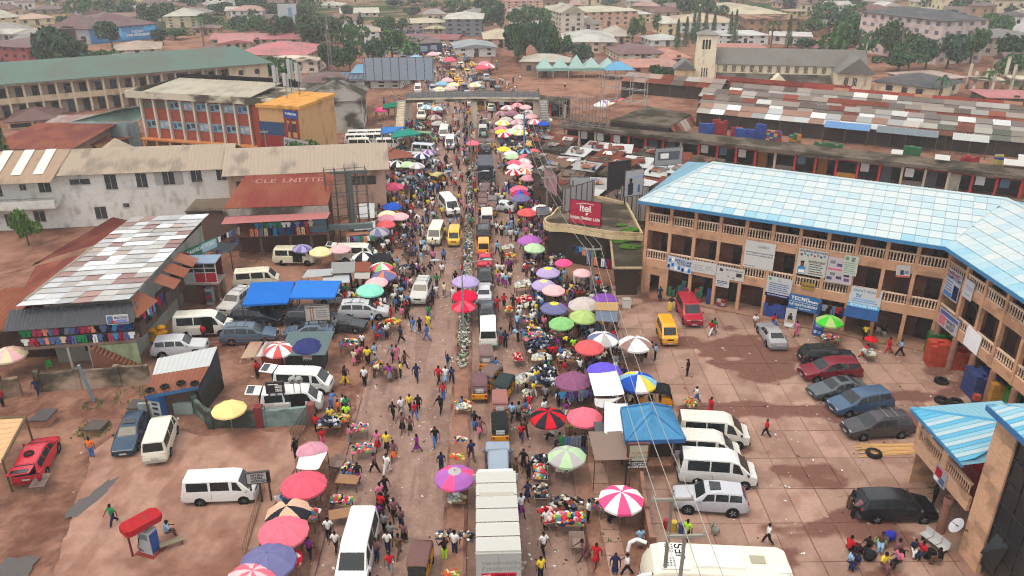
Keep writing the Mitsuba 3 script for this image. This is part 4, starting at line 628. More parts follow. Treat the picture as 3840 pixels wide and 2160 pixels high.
for i,(x,y,r) in enumerate(((16.2,82.8,.8),(15.4,84.4,.5),(11,90,.6))):part(rf,'weeds',blob(r,2,.5,i,(1,.6,.3)) if 0 else xf(blob(r,2,.6,i,(1.3,.7,.3)),(x,y,4.5)),'matte',C(72,110,46))
fr2=thing('flat_roof_shed','low mossy canopy with a concrete post against the left end of the beige building','shed'); q=[np.array([*p,3.6]) for p in((13.0,73.9),(15.9,73.8),(17.4,82.4),(14.2,84.5))]; part(fr2,'roof',sheet(*q,.3),'mossy',C(86,80,70)); part(fr2,'wall',prism([(13.6,75),(15.8,75),(16.8,82),(14.6,83.5)],0,3.3),'matte',C(70,58,50)); part(fr2,'edge',cat(tube(q[0],q[3],.14),tube(q[0],q[1],.14)),'wall',C(170,150,120))
for i,(x,y,r) in enumerate(((15.0,81.6,.9),(15.6,79.6,1.0))):part(fr2,'weeds',xf(blob(r,2,.6,i,(1.3,.6,.25)),(x,y,3.7)),'matte',C(70,104,44))
nb_='red advertising board with white lettering on the rounded roof'
board('billboard',nb_,'billboard',(9.5,84.4,4.95),math.atan2(-1.65,3.25),3.65,2.75,C(206,36,74),[('itel',-1,.55,.26,WHITE),('Enjoy Better Life',-1,.2,.13,WHITE)]+[(.2+.055*i,.84+.05*math.sin(i*.3),.26+.055*i,.86+.05*math.sin(i*.3),WHITE) for i in range(10)]+[(.52,.46-.03*i,.6-.02*i,.49-.03*i,WHITE) for i in range(3)],frame=C(80,40,44),th=.1)
for n in range(3):single('board_prop',f'{("left", "middle", "right")[n]} steel prop behind the red advertising board','post',cat(tube((9.9+n*1.4,84.5-n*.7,4.4),(9.9+n*1.4,84.4-n*.7,7.6),.05),tube((10.4+n*1.4,85.6-n*.7,4.4),(9.9+n*1.4,84.45-n*.7,7.0),.04)),'satin',C(90,60,56))
def panel_board(label,a,b,z0,z1,col,items=(),legs=C(90,70,66),back=False):
 a,b=np.array(a),np.array(b); L=np.linalg.norm(b-a); r=math.atan2(*(b-a)[::-1]); k=board('billboard',label,'billboard',(*a,z0),r,L,z1-z0,col,items,frame=C(70,60,60),th=.12)
 for t in(.08,.5,.92):part(k,'leg',tube((*(a+(b-a)*t+[-math.sin(r)*.2,math.cos(r)*.2]),0),(*(a+(b-a)*t+[-math.sin(r)*.2,math.cos(r)*.2]),z1),.07),'satin',legs)
 if back:
  for t in np.linspace(.06,.94,6):part(k,'rib',xf(box(L*t-.03,L*t+.03,-.1,-.005,0,z1-z0),(*a,z0),r),'satin',C(120,90,86))
 return k
panel_board('black board seen from behind beside the poster of a woman',(16.3,100.9),(19.5,102.2),3.6,7.4,C(28,28,34)); panel_board('tall poster board of a person in dark clothes on white',(16.9,91.6),(19.3,92.6),5.6,8.8,C(214,222,230),[(.18,.04,.46,.5,C(46,60,80)),(.24,.5,.4,.66,C(90,62,52)),(.26,.6,.38,.7,BLACK),(.5,.7,.95,.78,C(150,180,206)),(.72,.1,.84,.4,C(60,110,170))])
panel_board('plain white board below the poster board, seen from behind',(17.2,95.4),(20.6,95.2),1.2,5.8,C(206,208,206),back=True); panel_board('white ribbed back of a board behind the red advertising board',(9.1,88.9),(13.3,92.6),4.6,7.4,C(206,204,206),back=True); panel_board('faded pink board turned sideways above the stalls',(8.0,104.3),(9.4,99.4),3.2,6.0,C(196,150,156)); panel_board('small white notice board on a post by the red umbrella',(6.4,93.8),(7.9,94.1),2.6,3.6,C(206,212,216),[('DODO',.2,.66,.2,NAVY),(.1,.2,.9,.3,GY),(.1,.4,.9,.5,GY)]); panel_board('white board with a drawn plan above the messy roofs',(11.6,104),(14.2,103.8),3.0,4.6,C(206,214,214),[(.1,.2,.2,.7,GY),(.4,.3,.8,.4,GY)]); panel_board('grey white printed board on the roofs before the front shop row',(25.2,113.6),(29.5,114.5),3.4,6.0,C(176,182,184),[(.1,.3,.9,.8,C(90,96,104)),(.2,.4,.5,.7,WHITE)])
# low shacks under loose sheets between the road stalls and the beige building
n=0; spots=[]
for i in range(9):
 for j in range(8):
  u,v=-8+i*4.6+R.uniform(-.7,.7),-9-j*4.9+R.uniform(-.7,.7); x,y=lp(u,v)
  if x<8.6 or y<86 or(x<19 and y<97) or y<90+(x-17)*-.3 or y-75.8+.577*(x-16.5)<23:continue
  spots.append((x,y))
spots.sort(key=lambda p:p[1])
ORD=['first','second','third','fourth','fifth','sixth','seventh','eighth','ninth','tenth','eleventh','twelfth']
tones=[('rusty brown',RUSTY[0],'matte'),('grey',C(130,128,124),'metal'),('bright white',C(220,222,220),'satin'),('dark mossy',C(84,78,70),'mossy'),('pale grey',C(170,172,170),'metal'),('dull brown',C(116,92,82),'mossy')]; cnt={}
for i,(x,y) in enumerate(spots):
 nm,c,mt=tones[(i*5+i//4)%6]; cnt[nm]=cnt.get(nm,-1)+1; a=rA+R.uniform(-.3,.3); w,d,h=R.uniform(3.4,5.2),R.uniform(3.2,4.6),R.uniform(2.2,3.2)
 k=thing('market_shack',f'{ORD[cnt[nm] % 12]} nearest of the {nm} topped shacks between the beige building and the shop row','shack'); P=lambda m:xf(m,(x,y,0),a)
 part(k,'wall',P(box(-w/2+.2,w/2-.2,-d/2+.2,d/2-.2,0,h-.1)),'matte',C(84,70,64)); part(k,'roof',P(sheet((-w/2,-d/2,h),(w/2,-d/2,h),(w/2,d/2,h+.5),(-w/2,d/2,h+.5),.06)),mt,c)
 for q in range(3):s_,t_=R.uniform(-1.6,.2),R.uniform(-1.4,.2); part(k,'loose_sheet',P(sheet((s_,t_,h+.36),(s_+R.uniform(.8,1.8),t_+.1,h+.36),(s_+R.uniform(.8,1.8),t_+1.2,h+.62),(s_,t_+1.1,h+.6),.04)),'matte',R.choice(RUSTY+GRB+[C(206,206,204),C(90,110,140)]))
 for q in range(4):part(k,'roof_rubbish',P(xf(blob(R.uniform(.12,.3),1,.5,q),(R.uniform(-1.6,1.6),R.uniform(-1.4,1.4),h+.4))),'matte',R.choice([C(120,110,100),C(90,84,80),C(190,186,180),C(60,66,90),C(150,100,80)]))
 # steel frames of empty hoardings
def frame_tower(pts,z0,z1,nx,nz2,label,r=.06,col=C(130,120,116),name='steel_scaffold'):
 a,b=np.array(pts[0]),np.array(pts[1]); k=thing(name,label,'frame'); n=(b-a)/np.linalg.norm(b-a); pr=np.array([-n[1],n[0]])*1.4
 for i in range(nx+1):
  p=a+(b-a)*i/nx
  for o in(0,1):part(k,'upright',tube((*(p+pr*o),z0),(*(p+pr*o),z1+R.uniform(-.1,.6)),r),'satin',col)
  part(k,'strut',tube((*p,z0+.3),(*(p+pr),z1*.6),r*.7),'satin',col)
 for j in range(nz2+1):
  z=z0+(z1-z0)*(j+.3)/(nz2+.3)
  for o in(0,1):part(k,'rail',tube((*(a+pr*o),z),(*(b+pr*o),z),r*.8),'satin',col)
 return k
frame_tower(((13.4,141),(21.3,136.8)),3.4,8.6,7,3,'bare steel hoarding frame on the canopy right of the footbridge',col=C(150,140,134)); frame_tower(((24,163),(32,158)),3.4,9.0,3,2,'empty pale pipe frame on the far shop canopy',.08,C(190,184,178)); frame_tower(((-18.9,90.3),(-14.2,91.5)),0,9.3,4,6,'rusty scaffold frame round a thick grey post left of the road',.05,C(96,92,86))
tp_=thing('hoarding_post','thick grey green steel post with a cross beam inside the scaffold frame','post'); part(tp_,'post',tube((-16.2,91.2,0),(-16.2,91.2,9.2),.32,n=12),'satin',C(92,108,104),smooth=40); part(tp_,'beam',xf(box(-2.6,2.6,-.3,.3,2.7,3.3),(-16.2,89.4,0),.12),'satin',C(112,126,124)); part(tp_,'top_beam',xf(box(-2.2,2.2,-.15,.15,9.0,9.3),(-16.2,91.2,0),.12),'satin',C(92,108,104))
# ================================================================== footbridge
fbk=thing('footbridge','concrete footbridge with steel railings over the crowded road','bridge'); AT.append((-2,155,'the footbridge'))
yb=lambda x:156.5-(1-min(1,abs(x+2.1)/13))*1.6; zb=lambda x:4.85+(1-min(1,abs(x+2.1)/13))*.5
xs=[-15.4,-11,-6.5,-2.1,2.2,6.5,10.9]
for i in range(6):
 a,b=xs[i],xs[i+1]; pa,pb=np.array([a,yb(a),zb(a)]),np.array([b,yb(b),zb(b)]); q=lambda dy,z0,z1:(np.array([[p[0],p[1]+y,p[2]+z] for z in(z0,z1) for y in dy for p in(pa,pb)]),BOXF)
 part(fbk,'beam',q((0,2.4),0,.55),'mossy',C(190,176,156)); part(fbk,'deck',q((-.15,2.55),.551,.85),'wall',C(206,192,170))
 for y in(-.1,2.5):
  part(fbk,'railing',cat([tube(pa+[0,y,z],pb+[0,y,z],.035) for z in(1.2,1.55,1.95)]+[tube(pa*(1-t)+pb*t+[0,y,.85],pa*(1-t)+pb*t+[0,y,1.98],.035) for t in np.linspace(0,1,5)]),'satin',C(120,112,112)); part(fbk,'mesh_panel',q((y-.01,y+.01),.9,1.5),'satin',C(150,156,160))
for x,w in((-15.2,.8),(-2.1,.6),(10.5,.8)):part(fbk,'pier',box(x-w,x+w,yb(x)+.4,yb(x)+2.0,0,zb(x)),'wall',C(196,184,166))
for(x,sg,c,nm) in((-16.2,-1,C(196,182,160),'stair'),(11.6,1,C(160,156,150),'stair')):
 stt=part(fbk,nm,sheet((x-.8,146.6 if sg<0 else 147.5,.05),(x+.8,146.6 if sg<0 else 147.5,.05),(x+.8,156.4,5.3),(x-.8,156.4,5.3),.3),'wall',c)
 for i in range(15):t=(i+.5)/15; part(stt,'step',box(x-.78,x+.78,147+t*9.4,147.5+t*9.4,.0+t*5.2,.25+t*5.2),'wall',tuple(np.array(c)*.8))
 for dx in(-.85,.85):part(stt,'handrail',tube((x+dx,147,1.1),(x+dx,156.4,6.3),.05),'satin',C(120,112,110))
 # ================================================================== canopies and kiosks beside the road
def tent(q,h,label,col,z=2.6,posts=C(60,58,60),name='canopy'):
 q=[np.array([*p,z]) for p in q]; c=sum(q)/4+[0,0,h]; k=thing(name,label,'canopy'); AT.append((c[0],c[1],label))
 v=np.array(q+[c]+[p-[0,0,.22] for p in q]); f=[[i,(i+1)%4,4] for i in range(4)]+[w for i in range(4) for w in([i,5+i,5+(i+1)%4],[i,5+(i+1)%4,(i+1)%4])]
 part(k,'cloth',(v,np.array(f)),'cloth',col)
 for p in q:part(k,'post',tube((p[0],p[1],0),p,.05),'satin',posts)
 return k
tent([(-23.34,68.46),(-19.10,68.87),(-19.57,73.96),(-23.90,73.79)],.45,'left one of the two bright blue car park canopies',C(40,106,190)); tent([(-19.21,69.92),(-14.81,69.86),(-14.87,73.90),(-19.36,74.16)],.4,'right one of the two bright blue car park canopies',C(48,116,200))
tent([(-16.40,136.74),(-11.42,139.64),(-13.91,144.02),(-16.42,141.39)],.5,'green canopy over the van park, left of the road',C(40,130,116)); tent([(-18.62,139.89),(-16.30,141.39),(-14.78,145.72),(-19.13,145.31)],.5,'blue canopy beside the green one',C(60,116,180)); tent([(-20.93,163.11),(-17.05,165.09),(-17.67,170.24),(-21.15,167.39)],.3,'dark green canopy by the grey warehouse',C(30,110,86)); tent([(-19.07,168.79),(-16.61,169.45),(-16.93,171.42),(-19.02,171.04)],.2,'small blue canopy left of the footbridge steps',C(70,130,196))
kk=thing('kiosk','kiosk with a bright blue hipped roof beside the white vans','kiosk'); AT.append((11.3,46.4,'the blue roofed kiosk'))
z=3.2; q=[np.array([*p,z]) for p in((9.31,44.35),(13.42,44.40),(13.29,48.34),(9.62,48.36))]; ra,rb=np.array([11.3,45.9,4.5]),np.array([11.45,46.9,4.5])
kr=part(kk,'roof',facets([q[0],q[1],ra],[q[1],q[2],rb,ra],[q[2],q[3],rb],[q[3],q[0],ra,rb]),'satin',C(70,164,220))
for(e0,e1,t0,t1) in((q[0],q[1],ra,ra),(q[1],q[2],ra,rb),(q[3],q[0],rb,ra),(q[2],q[3],rb,rb)):
 nn=int(np.linalg.norm(e1-e0)/.24); part(kr,'rib',cat([tube(e0+(e1-e0)*(i+.5)/nn+[0,0,.03],(e0+(e1-e0)*(i+.5)/nn)*(1-m_)+(t0+(t1-t0)*(i+.5)/nn)*m_+[0,0,.03],.025,n=4) for i in range(nn) for m_ in(max(.12,1-abs(2*(i+.5)/nn-1)),)]),'satin',C(84,172,224),kind='stuff')
for e,t in((q[0],ra),(q[1],ra),(q[2],rb),(q[3],rb),(ra,rb)):part(kr,'ridge_cap',tube(e+[0,0,.05],t+[0,0,.05],.08),'satin',C(64,150,214))
part(kr,'fascia',cat(fascia(q[0],q[1],.3),fascia(q[3],q[0],.3),fascia(q[1],q[2],.3)),'satin',C(40,110,176)); part(kk,'wall',box(9.9,12.9,44.9,47.9,0,1.1),'wall',C(150,110,90)); part(kk,'upper_wall',box(10.3,12.8,45.3,47.8,1.1,3.15),'matte',C(60,48,44))
for x,y in((9.9,44.9),(12.8,44.9),(12.8,47.8),(9.9,47.8)):part(kk,'post',box(x,x+.12,y,y+.12,1.1,3.2),'satin',C(90,70,60))
part(kk,'window_print',box(11.4,11.95,45.27,45.3,2.2,2.75),'satin',C(130,196,226)); part(kk,'counter',box(10.4,12.6,44.4,44.9,.95,1.05),'wall',C(150,110,90))
bo=thing('signboard','cream booking office sign on a post before the blue kiosk','sign'); o=(9.5,43.5,2.2); board_=board('signboard','dark board reading booking office under the cream sign','sign',(9.35,43.45,1.55),0,1.35,.62,C(60,62,60),[('IN LUXURY BUS, CARS',-1,.7,.16,WHITE),('TO ALL PARTS',-1,.42,.16,WHITE),('BOOKING OFFICE',-1,.1,.2,WHITE)])
part(bo,'panel',box(9.4,10.65,43.4,43.5,2.2,3.5),'satin',C(206,200,176)); part(bo,'frame',cat(box(9.3,9.4,43.35,43.55,2.1,3.6),box(10.65,10.75,43.35,43.55,2.1,3.6),box(9.4,10.65,43.35,43.55,3.5,3.62)),'satin',C(110,56,50)); m=text('LUXURY',.2); part(bo,'lettering',(np.c_[9.6+m[0][:,0],43.39-m[0][:,2]*.2,2.75+m[0][:,1]],m[1]),'matte',C(170,120,40)); m=text('DAILY TO LAGOS',.12); part(bo,'lettering',(np.c_[9.48+m[0][:,0]*.95,43.39-m[0][:,2]*.2,2.45+m[0][:,1]],m[1]),'matte',C(110,110,100)); part(bo,'post',tube((9.3,43.5,0),(9.3,43.5,3.4),.06),'satin',C(60,50,50))
def awn(q,z0,z1,label,col,mat='cloth',posts=True,sag=.12):
 q=[np.array([*p,zz]) for p,zz in zip(q,(z0,z0,z1,z1))]; k=thing('awning',label,'awning'); n=7; AT.append((*(sum(q)/4)[:2],label)); v=[]
 for j in range(n):
  for i in range(n):u,w=i/(n-1),j/(n-1); p=(q[0]*(1-u)+q[1]*u)*(1-w)+(q[3]*(1-u)+q[2]*u)*w; v.append(p-[0,0,sag*4*u*(1-u)*(.6+.4*R.random())])
 v=np.array(v); i=(np.arange(n-1)[:,None]*n+np.arange(n-1)).ravel(); f=np.vstack([np.c_[i,i+1,i+n+1],np.c_[i,i+n+1,i+n]]); v2=np.vstack([v,v-[0,0,.03]]); f2=np.vstack([f,f[:,::-1]+n*n]); part(k,'sheet',(v2,f2),mat,col,smooth=60 if mat=='cloth' else False)
 if posts:
  for p in q:part(k,'pole',tube((p[0],p[1],0),p,.035),'matte',C(96,72,56))
 return k
awn([(7.06,43.17),(9.52,43.22),(9.55,46.23),(6.99,46.26)],2.5,2.7,'flat brown sheet awning left of the blue kiosk',C(150,124,112),'satin',sag=.04); awn([(8.04,50.97),(10.38,51.13),(10.28,54.33),(7.95,54.02)],2.7,2.9,'white tarpaulin below the violet umbrella',C(228,234,236)); awn([(8.09,46.00),(9.44,46.04),(10.34,49.56),(8.64,49.84)],2.7,2.85,'white patterned tarpaulin left of the blue kiosk roof',C(222,228,230)); awn([(7.98,50.11),(8.64,49.75),(10.22,51.03),(8.05,50.92)],2.4,2.5,'small grey white awning between the two tarpaulins',C(190,190,190))
awn([(9.96,64.11),(11.86,63.78),(12.20,65.74),(10.10,66.00)],2.5,2.65,'grey blue lower half of the awning under the purple umbrella',C(110,124,150),'satin',sag=.03); awn([(10.08,65.93),(12.19,65.71),(12.40,67.32),(10.19,67.40)],2.7,2.85,'ochre upper half of the awning under the purple umbrella',C(206,164,100),'satin',posts=False,sag=.02)
awn([(-12.90,43.40),(-11.39,43.26),(-11.07,44.91),(-12.87,44.36)],2.2,2.4,'white and blue tarpaulin between the lilac and pink umbrellas',C(222,228,232)); awn([(7.53,46.88),(8.22,46.91),(8.37,48.02),(7.68,48.04)],2.2,2.3,'dark grey sheet left of the patterned tarpaulin',C(84,90,100),'satin',sag=.02)
awn([(-19.19,75.46),(-16.15,76.13),(-16.19,77.22),(-18.88,76.98)],2.3,2.6,'pale grey sheet roof behind the right blue canopy',C(190,194,196),'satin',sag=.02); awn([(-16.31,76.34),(-13.87,76.48),(-14.08,78.63),(-16.61,78.49)],2.4,2.8,'long grey sheet roof below the black and white umbrella',C(160,162,160),'satin',sag=.02); awn([(-13.78,75.41),(-12.18,75.25),(-12.27,76.77),(-13.93,76.83)],2.2,2.4,'white edged sheet roof at the stall by the mint umbrella',C(196,192,184),'satin',sag=.02); awn([(-13.89,76.59),(-12.32,76.54),(-12.46,78.71),(-14.06,78.76)],2.45,2.7,'rusty and grey sheet roof by the multicoloured umbrella',RUSTY[1],'rusty',sag=.02); awn([(-16.98,74.89),(-14.17,74.80),(-14.55,77.00),(-17.22,76.65)],2.0,2.15,'white topped stall right of the blue canopies',C(206,212,216),'satin',sag=.02)
awn([(-15.94,89.76),(-13.44,90.41),(-13.69,92.59),(-15.97,91.44)],2.3,2.6,'white sheet roofs in front of the thick grey hoarding post',C(214,216,216),'satin',sag=.02); awn([(-16.08,93.62),(-13.95,93.86),(-14.53,98.67),(-16.53,98.39)],2.5,2.9,'bright white sheet roofs beside the scaffold frame',C(226,228,228),'satin',sag=.02); awn([(-16.69,87.63),(-13.97,88.38),(-13.98,88.55),(-16.59,88.36)],2.4,2.6,'rusty brown patched roof over the shirts stall',C(150,120,104),'rusty',sag=.02)
clothes_row((-16.54,87.86),.03,3.2,2.3,'shirts hung on the stall beside the striped umbrella, left of the road',8)
for(a_,b_,c_,d_,lb,c) in(((100,1150),(330,1155),(400,1110),(130,1105),'rusty lean-to roof at the left of the roadside sheds beyond the yellow wall',RUSTY[3]),((330,1190),(540,1185),(530,1150),(400,1120),'rusty lean-to roof beside the dark and white umbrella beyond the yellow wall',RUSTY[1])):
 pass
awn([(-21.32,126.95),(-16.26,126.08),(-15.03,128.89),(-21.03,129.65)],2.4,2.8,'rusty lean-to roof at the left of the roadside sheds beyond the yellow wall',RUSTY[3],'rusty',sag=.02); awn([(-15.96,123.38),(-11.56,123.64),(-11.90,125.44),(-14.94,128.00)],2.4,2.8,'rusty lean-to roof left of the dark blue striped umbrella',RUSTY[1],'rusty',sag=.02)
yw=thing('yellow_wall','yellow painted wall beyond the beige roofs, left of the road','wall'); x0,y0=-26.78,124.95; x1,y1=-16.81,123.81; a=math.atan2(y1-y0,x1-x0); part(yw,'panel',xf(box(0,math.hypot(x1-x0,y1-y0),0,.2,0,2.3),(x0,y0,0),a),'wall',C(206,156,50)); part(yw,'coping',xf(box(0,math.hypot(x1-x0,y1-y0),-.06,.26,2.3,2.42),(x0,y0,0),a),'wall',C(190,140,50))
# ================================================================== trees
def tree_mesh(seed,n=900,r=1.0,h=1.0,lobes=7,leaf=.16):
 g=np.random.default_rng(seed); c=np.c_[g.normal(0,.42,lobes),g.normal(0,.42,lobes),g.uniform(.42,.86,lobes)]; c[0]=(0,0,.82); rr=g.uniform(.26,.46,lobes)
 k=g.integers(0,lobes,n); d=g.normal(size=(n,3)); d/=np.linalg.norm(d,axis=1)[:,None]; p=c[k]+d*(rr[k]*g.uniform(.55,1.06,n)**.5)[:,None]*[1,1,.62]; p=p[p[:,2]>.22]; n=len(p)
 a=g.normal(size=(n,3)); a/=np.linalg.norm(a,axis=1)[:,None]; b=np.cross(a,g.normal(size=(n,3))); b/=np.linalg.norm(b,axis=1)[:,None]; s=leaf*g.uniform(.6,1.3,(n,1))
 v=np.stack([p-a*s,p+b*s*.6,p+a*s,p-b*s*.6],1).reshape(-1,3); i=np.arange(n)[:,None]*4; f=np.vstack([i+[0,1,2],i+[0,2,3]])
 t=g.uniform(.75,1.25,n); t=np.repeat(t,4)
 limbs=[tube((0,0,0),(.03,0,.5),.05,.035,7)]+[tube((.03*q,0,.3+.03*q),tuple(c[q]*[.8,.8,.95]),.028,.01,5) for q in range(min(5,lobes))]
 return(v,f),t,cat(limbs)
TM=[tree_mesh(i,1100,leaf=.085,lobes=9) for i in range(4)]; TREES={}
def tree(x,y,w,h,label,col,seed=0,group=None,name='tree',z=0):
 q=seed%4 if seed<4 or len(TM)<5 else 4+seed%2; m,t,l=TM[q]; to=T().translate([float(x),float(y),float(z)]).rotate([0,0,1],seed*77%360).scale([w/1.7,w/1.7,h/1.12]); k=thing(name,label,'tree',group)
 key=(q,col); TREES.setdefault(key,np.array(col)*t[:,None]); part(k,'crown',m,'leaf',TREES[key],to); part(k,'trunk',l,'matte',C(86,72,60),to); return k
G1,G2,G3,G4=C(62,86,56),C(50,74,54),C(84,112,58),C(58,82,66)
def conifer(x,y,h,label,w=1.6):
 g=np.random.default_rng(int(abs(x*10))); n=1500; z=g.uniform(.06,1,n); r=(1-z)**.7*w*g.uniform(.3,1,n)**.5; a=g.uniform(0,6.28,n); p=np.c_[r*np.cos(a),r*np.sin(a),z*h]; d=np.c_[np.cos(a),np.sin(a),-g.uniform(.3,1.2,n)]; s=.3; e=np.c_[-np.sin(a),np.cos(a),a*0]
 v=np.stack([p-e*s*.4,p+d*s,p+e*s*.4,p-d*s*.3],1).reshape(-1,3); i=np.arange(n)[:,None]*4; k=thing('conifer',label,'tree'); part(k,'crown',xf((v,np.vstack([i+[0,1,2],i+[0,2,3]])),(x,y,0)),'leaf',np.repeat(np.array(G1)*g.uniform(.7,1.3,(n,1)),4,0)); part(k,'trunk',tube((x,y,0),(x,y,h*.9),.2,.04),'matte',C(86,70,56))
def palm(x,y,h,label,r=3.2):
 g=np.random.default_rng(int(abs(x*7))); k=thing('palm_tree',label,'palm'); part(k,'trunk',tube((x,y,0),(x,y,h),.3,.2,8),'matte',C(110,96,80)); fr=[]
 for q in range(16):
  a=q*6.283/16+g.uniform(-.2,.2); up=g.uniform(.2,.9); c,s=math.cos(a),math.sin(a)
  for i in range(5):
   t0,t1=i/5,(i+1)/5; P=lambda t,o:(x+c*r*t-s*o,y+s*r*t+c*o,h+r*(up*t-1.1*t*t)); w0,w1=.34*(1-t0)+.05,.34*(1-t1)+.05
   fr.append((np.array([P(t0,-w0),P(t0,w0),P(t1,w1),P(t1,-w1)]),np.array([[0,1,2],[0,2,3]])))
 part(k,'fronds',cat(fr),'leaf',C(66,92,62))
conifer(-66.5,109,13,'tall drooping conifer behind the long white building')
tree(-28.52,123.44,6.2,5.4,'small round tree at the foot of the orange corner tower',C(66,110,52),1)
tree(-56.20,92.28,3.2,4.5,'thin shrub by the ladder before the long white building',G3,2)
# ================================================================== the town beyond
def at_(v,*a):pass
bld(-139.0,294.5,-122.1,312.0,26,5.4,4.1,'large blue faced office block with a dark red roof, wrapped in phone advertising',C(70,150,206),C(104,56,62),4,'hip','advertising_block','building',win=False,wmat='satin',over=1)
x0,y0,x1,y1,d_,h_,r_=-139.0,294.5,-122.1,312.0,26,5.4,4.1; a_=math.atan2(y1-y0,x1-x0); L_=math.hypot(x1-x0,y1-y0)
board('advertising_wrap','blue advertising wrap with white lettering covering the long side of the block','banner',(x0+.2*math.sin(a_),y0-.2*math.cos(a_),.4),a_,L_,h_-.6,C(64,150,214),[('JUST',.1,.5,.18,WHITE),('TECNO',.6,.48,.2,C(206,216,226)),('FOR NIGERIANS',.53,.24,.17,WHITE),(.1,.2,.28,.32,C(30,90,160)),(.3,.3,.46,.9,C(120,190,230)),(.46,.1,.54,.6,C(90,170,220)),(.8,.6,.98,.95,C(90,176,226))]+[(.03+i*.062,.86,.05+i*.062,.93,C(40,60,90)) for i in range(15)])
sx,sy=-153.81,296.88; a2_=math.atan2(y0-sy,x0-sx); L2=math.hypot(x0-sx,y0-sy); k=thing('advertising_block','end front of the blue advertising block, white panels about an orange stair tower','building'); P=lambda m:xf(m,(sx,sy,0),a2_)
part(k,'wall',P(box(0,L2,.05,14,0,h_-.3)),'satin',C(206,208,214)); part(k,'stair_tower',P(box(L2*.36,L2*.66,-.6,.05,0,h_-.5)),'satin',C(190,84,56)); part(k,'green_strip',P(box(L2*.24,L2*.36,-.1,.05,0,h_-.5)),'satin',C(60,110,110)); part(k,'roof',P(xf(hip(L2+1,15,r_,.6),(L2/2,7,h_-.1))),'roof',C(104,56,62))
for j in range(4):part(k,'landing_shade',P(box(L2*.37,L2*.65,-.7,-.6,1+j*h_/4.4,2.4+j*h_/4.4)),'matte',C(60,50,50))  # dark sheets on the tower front, painted as shade of open landings
for x in(.1,.76):part(k,'print',P(box(L2*x,L2*(x+.13),-.02,.04,h_*.14,h_*.5)),'satin',C(36,38,54))
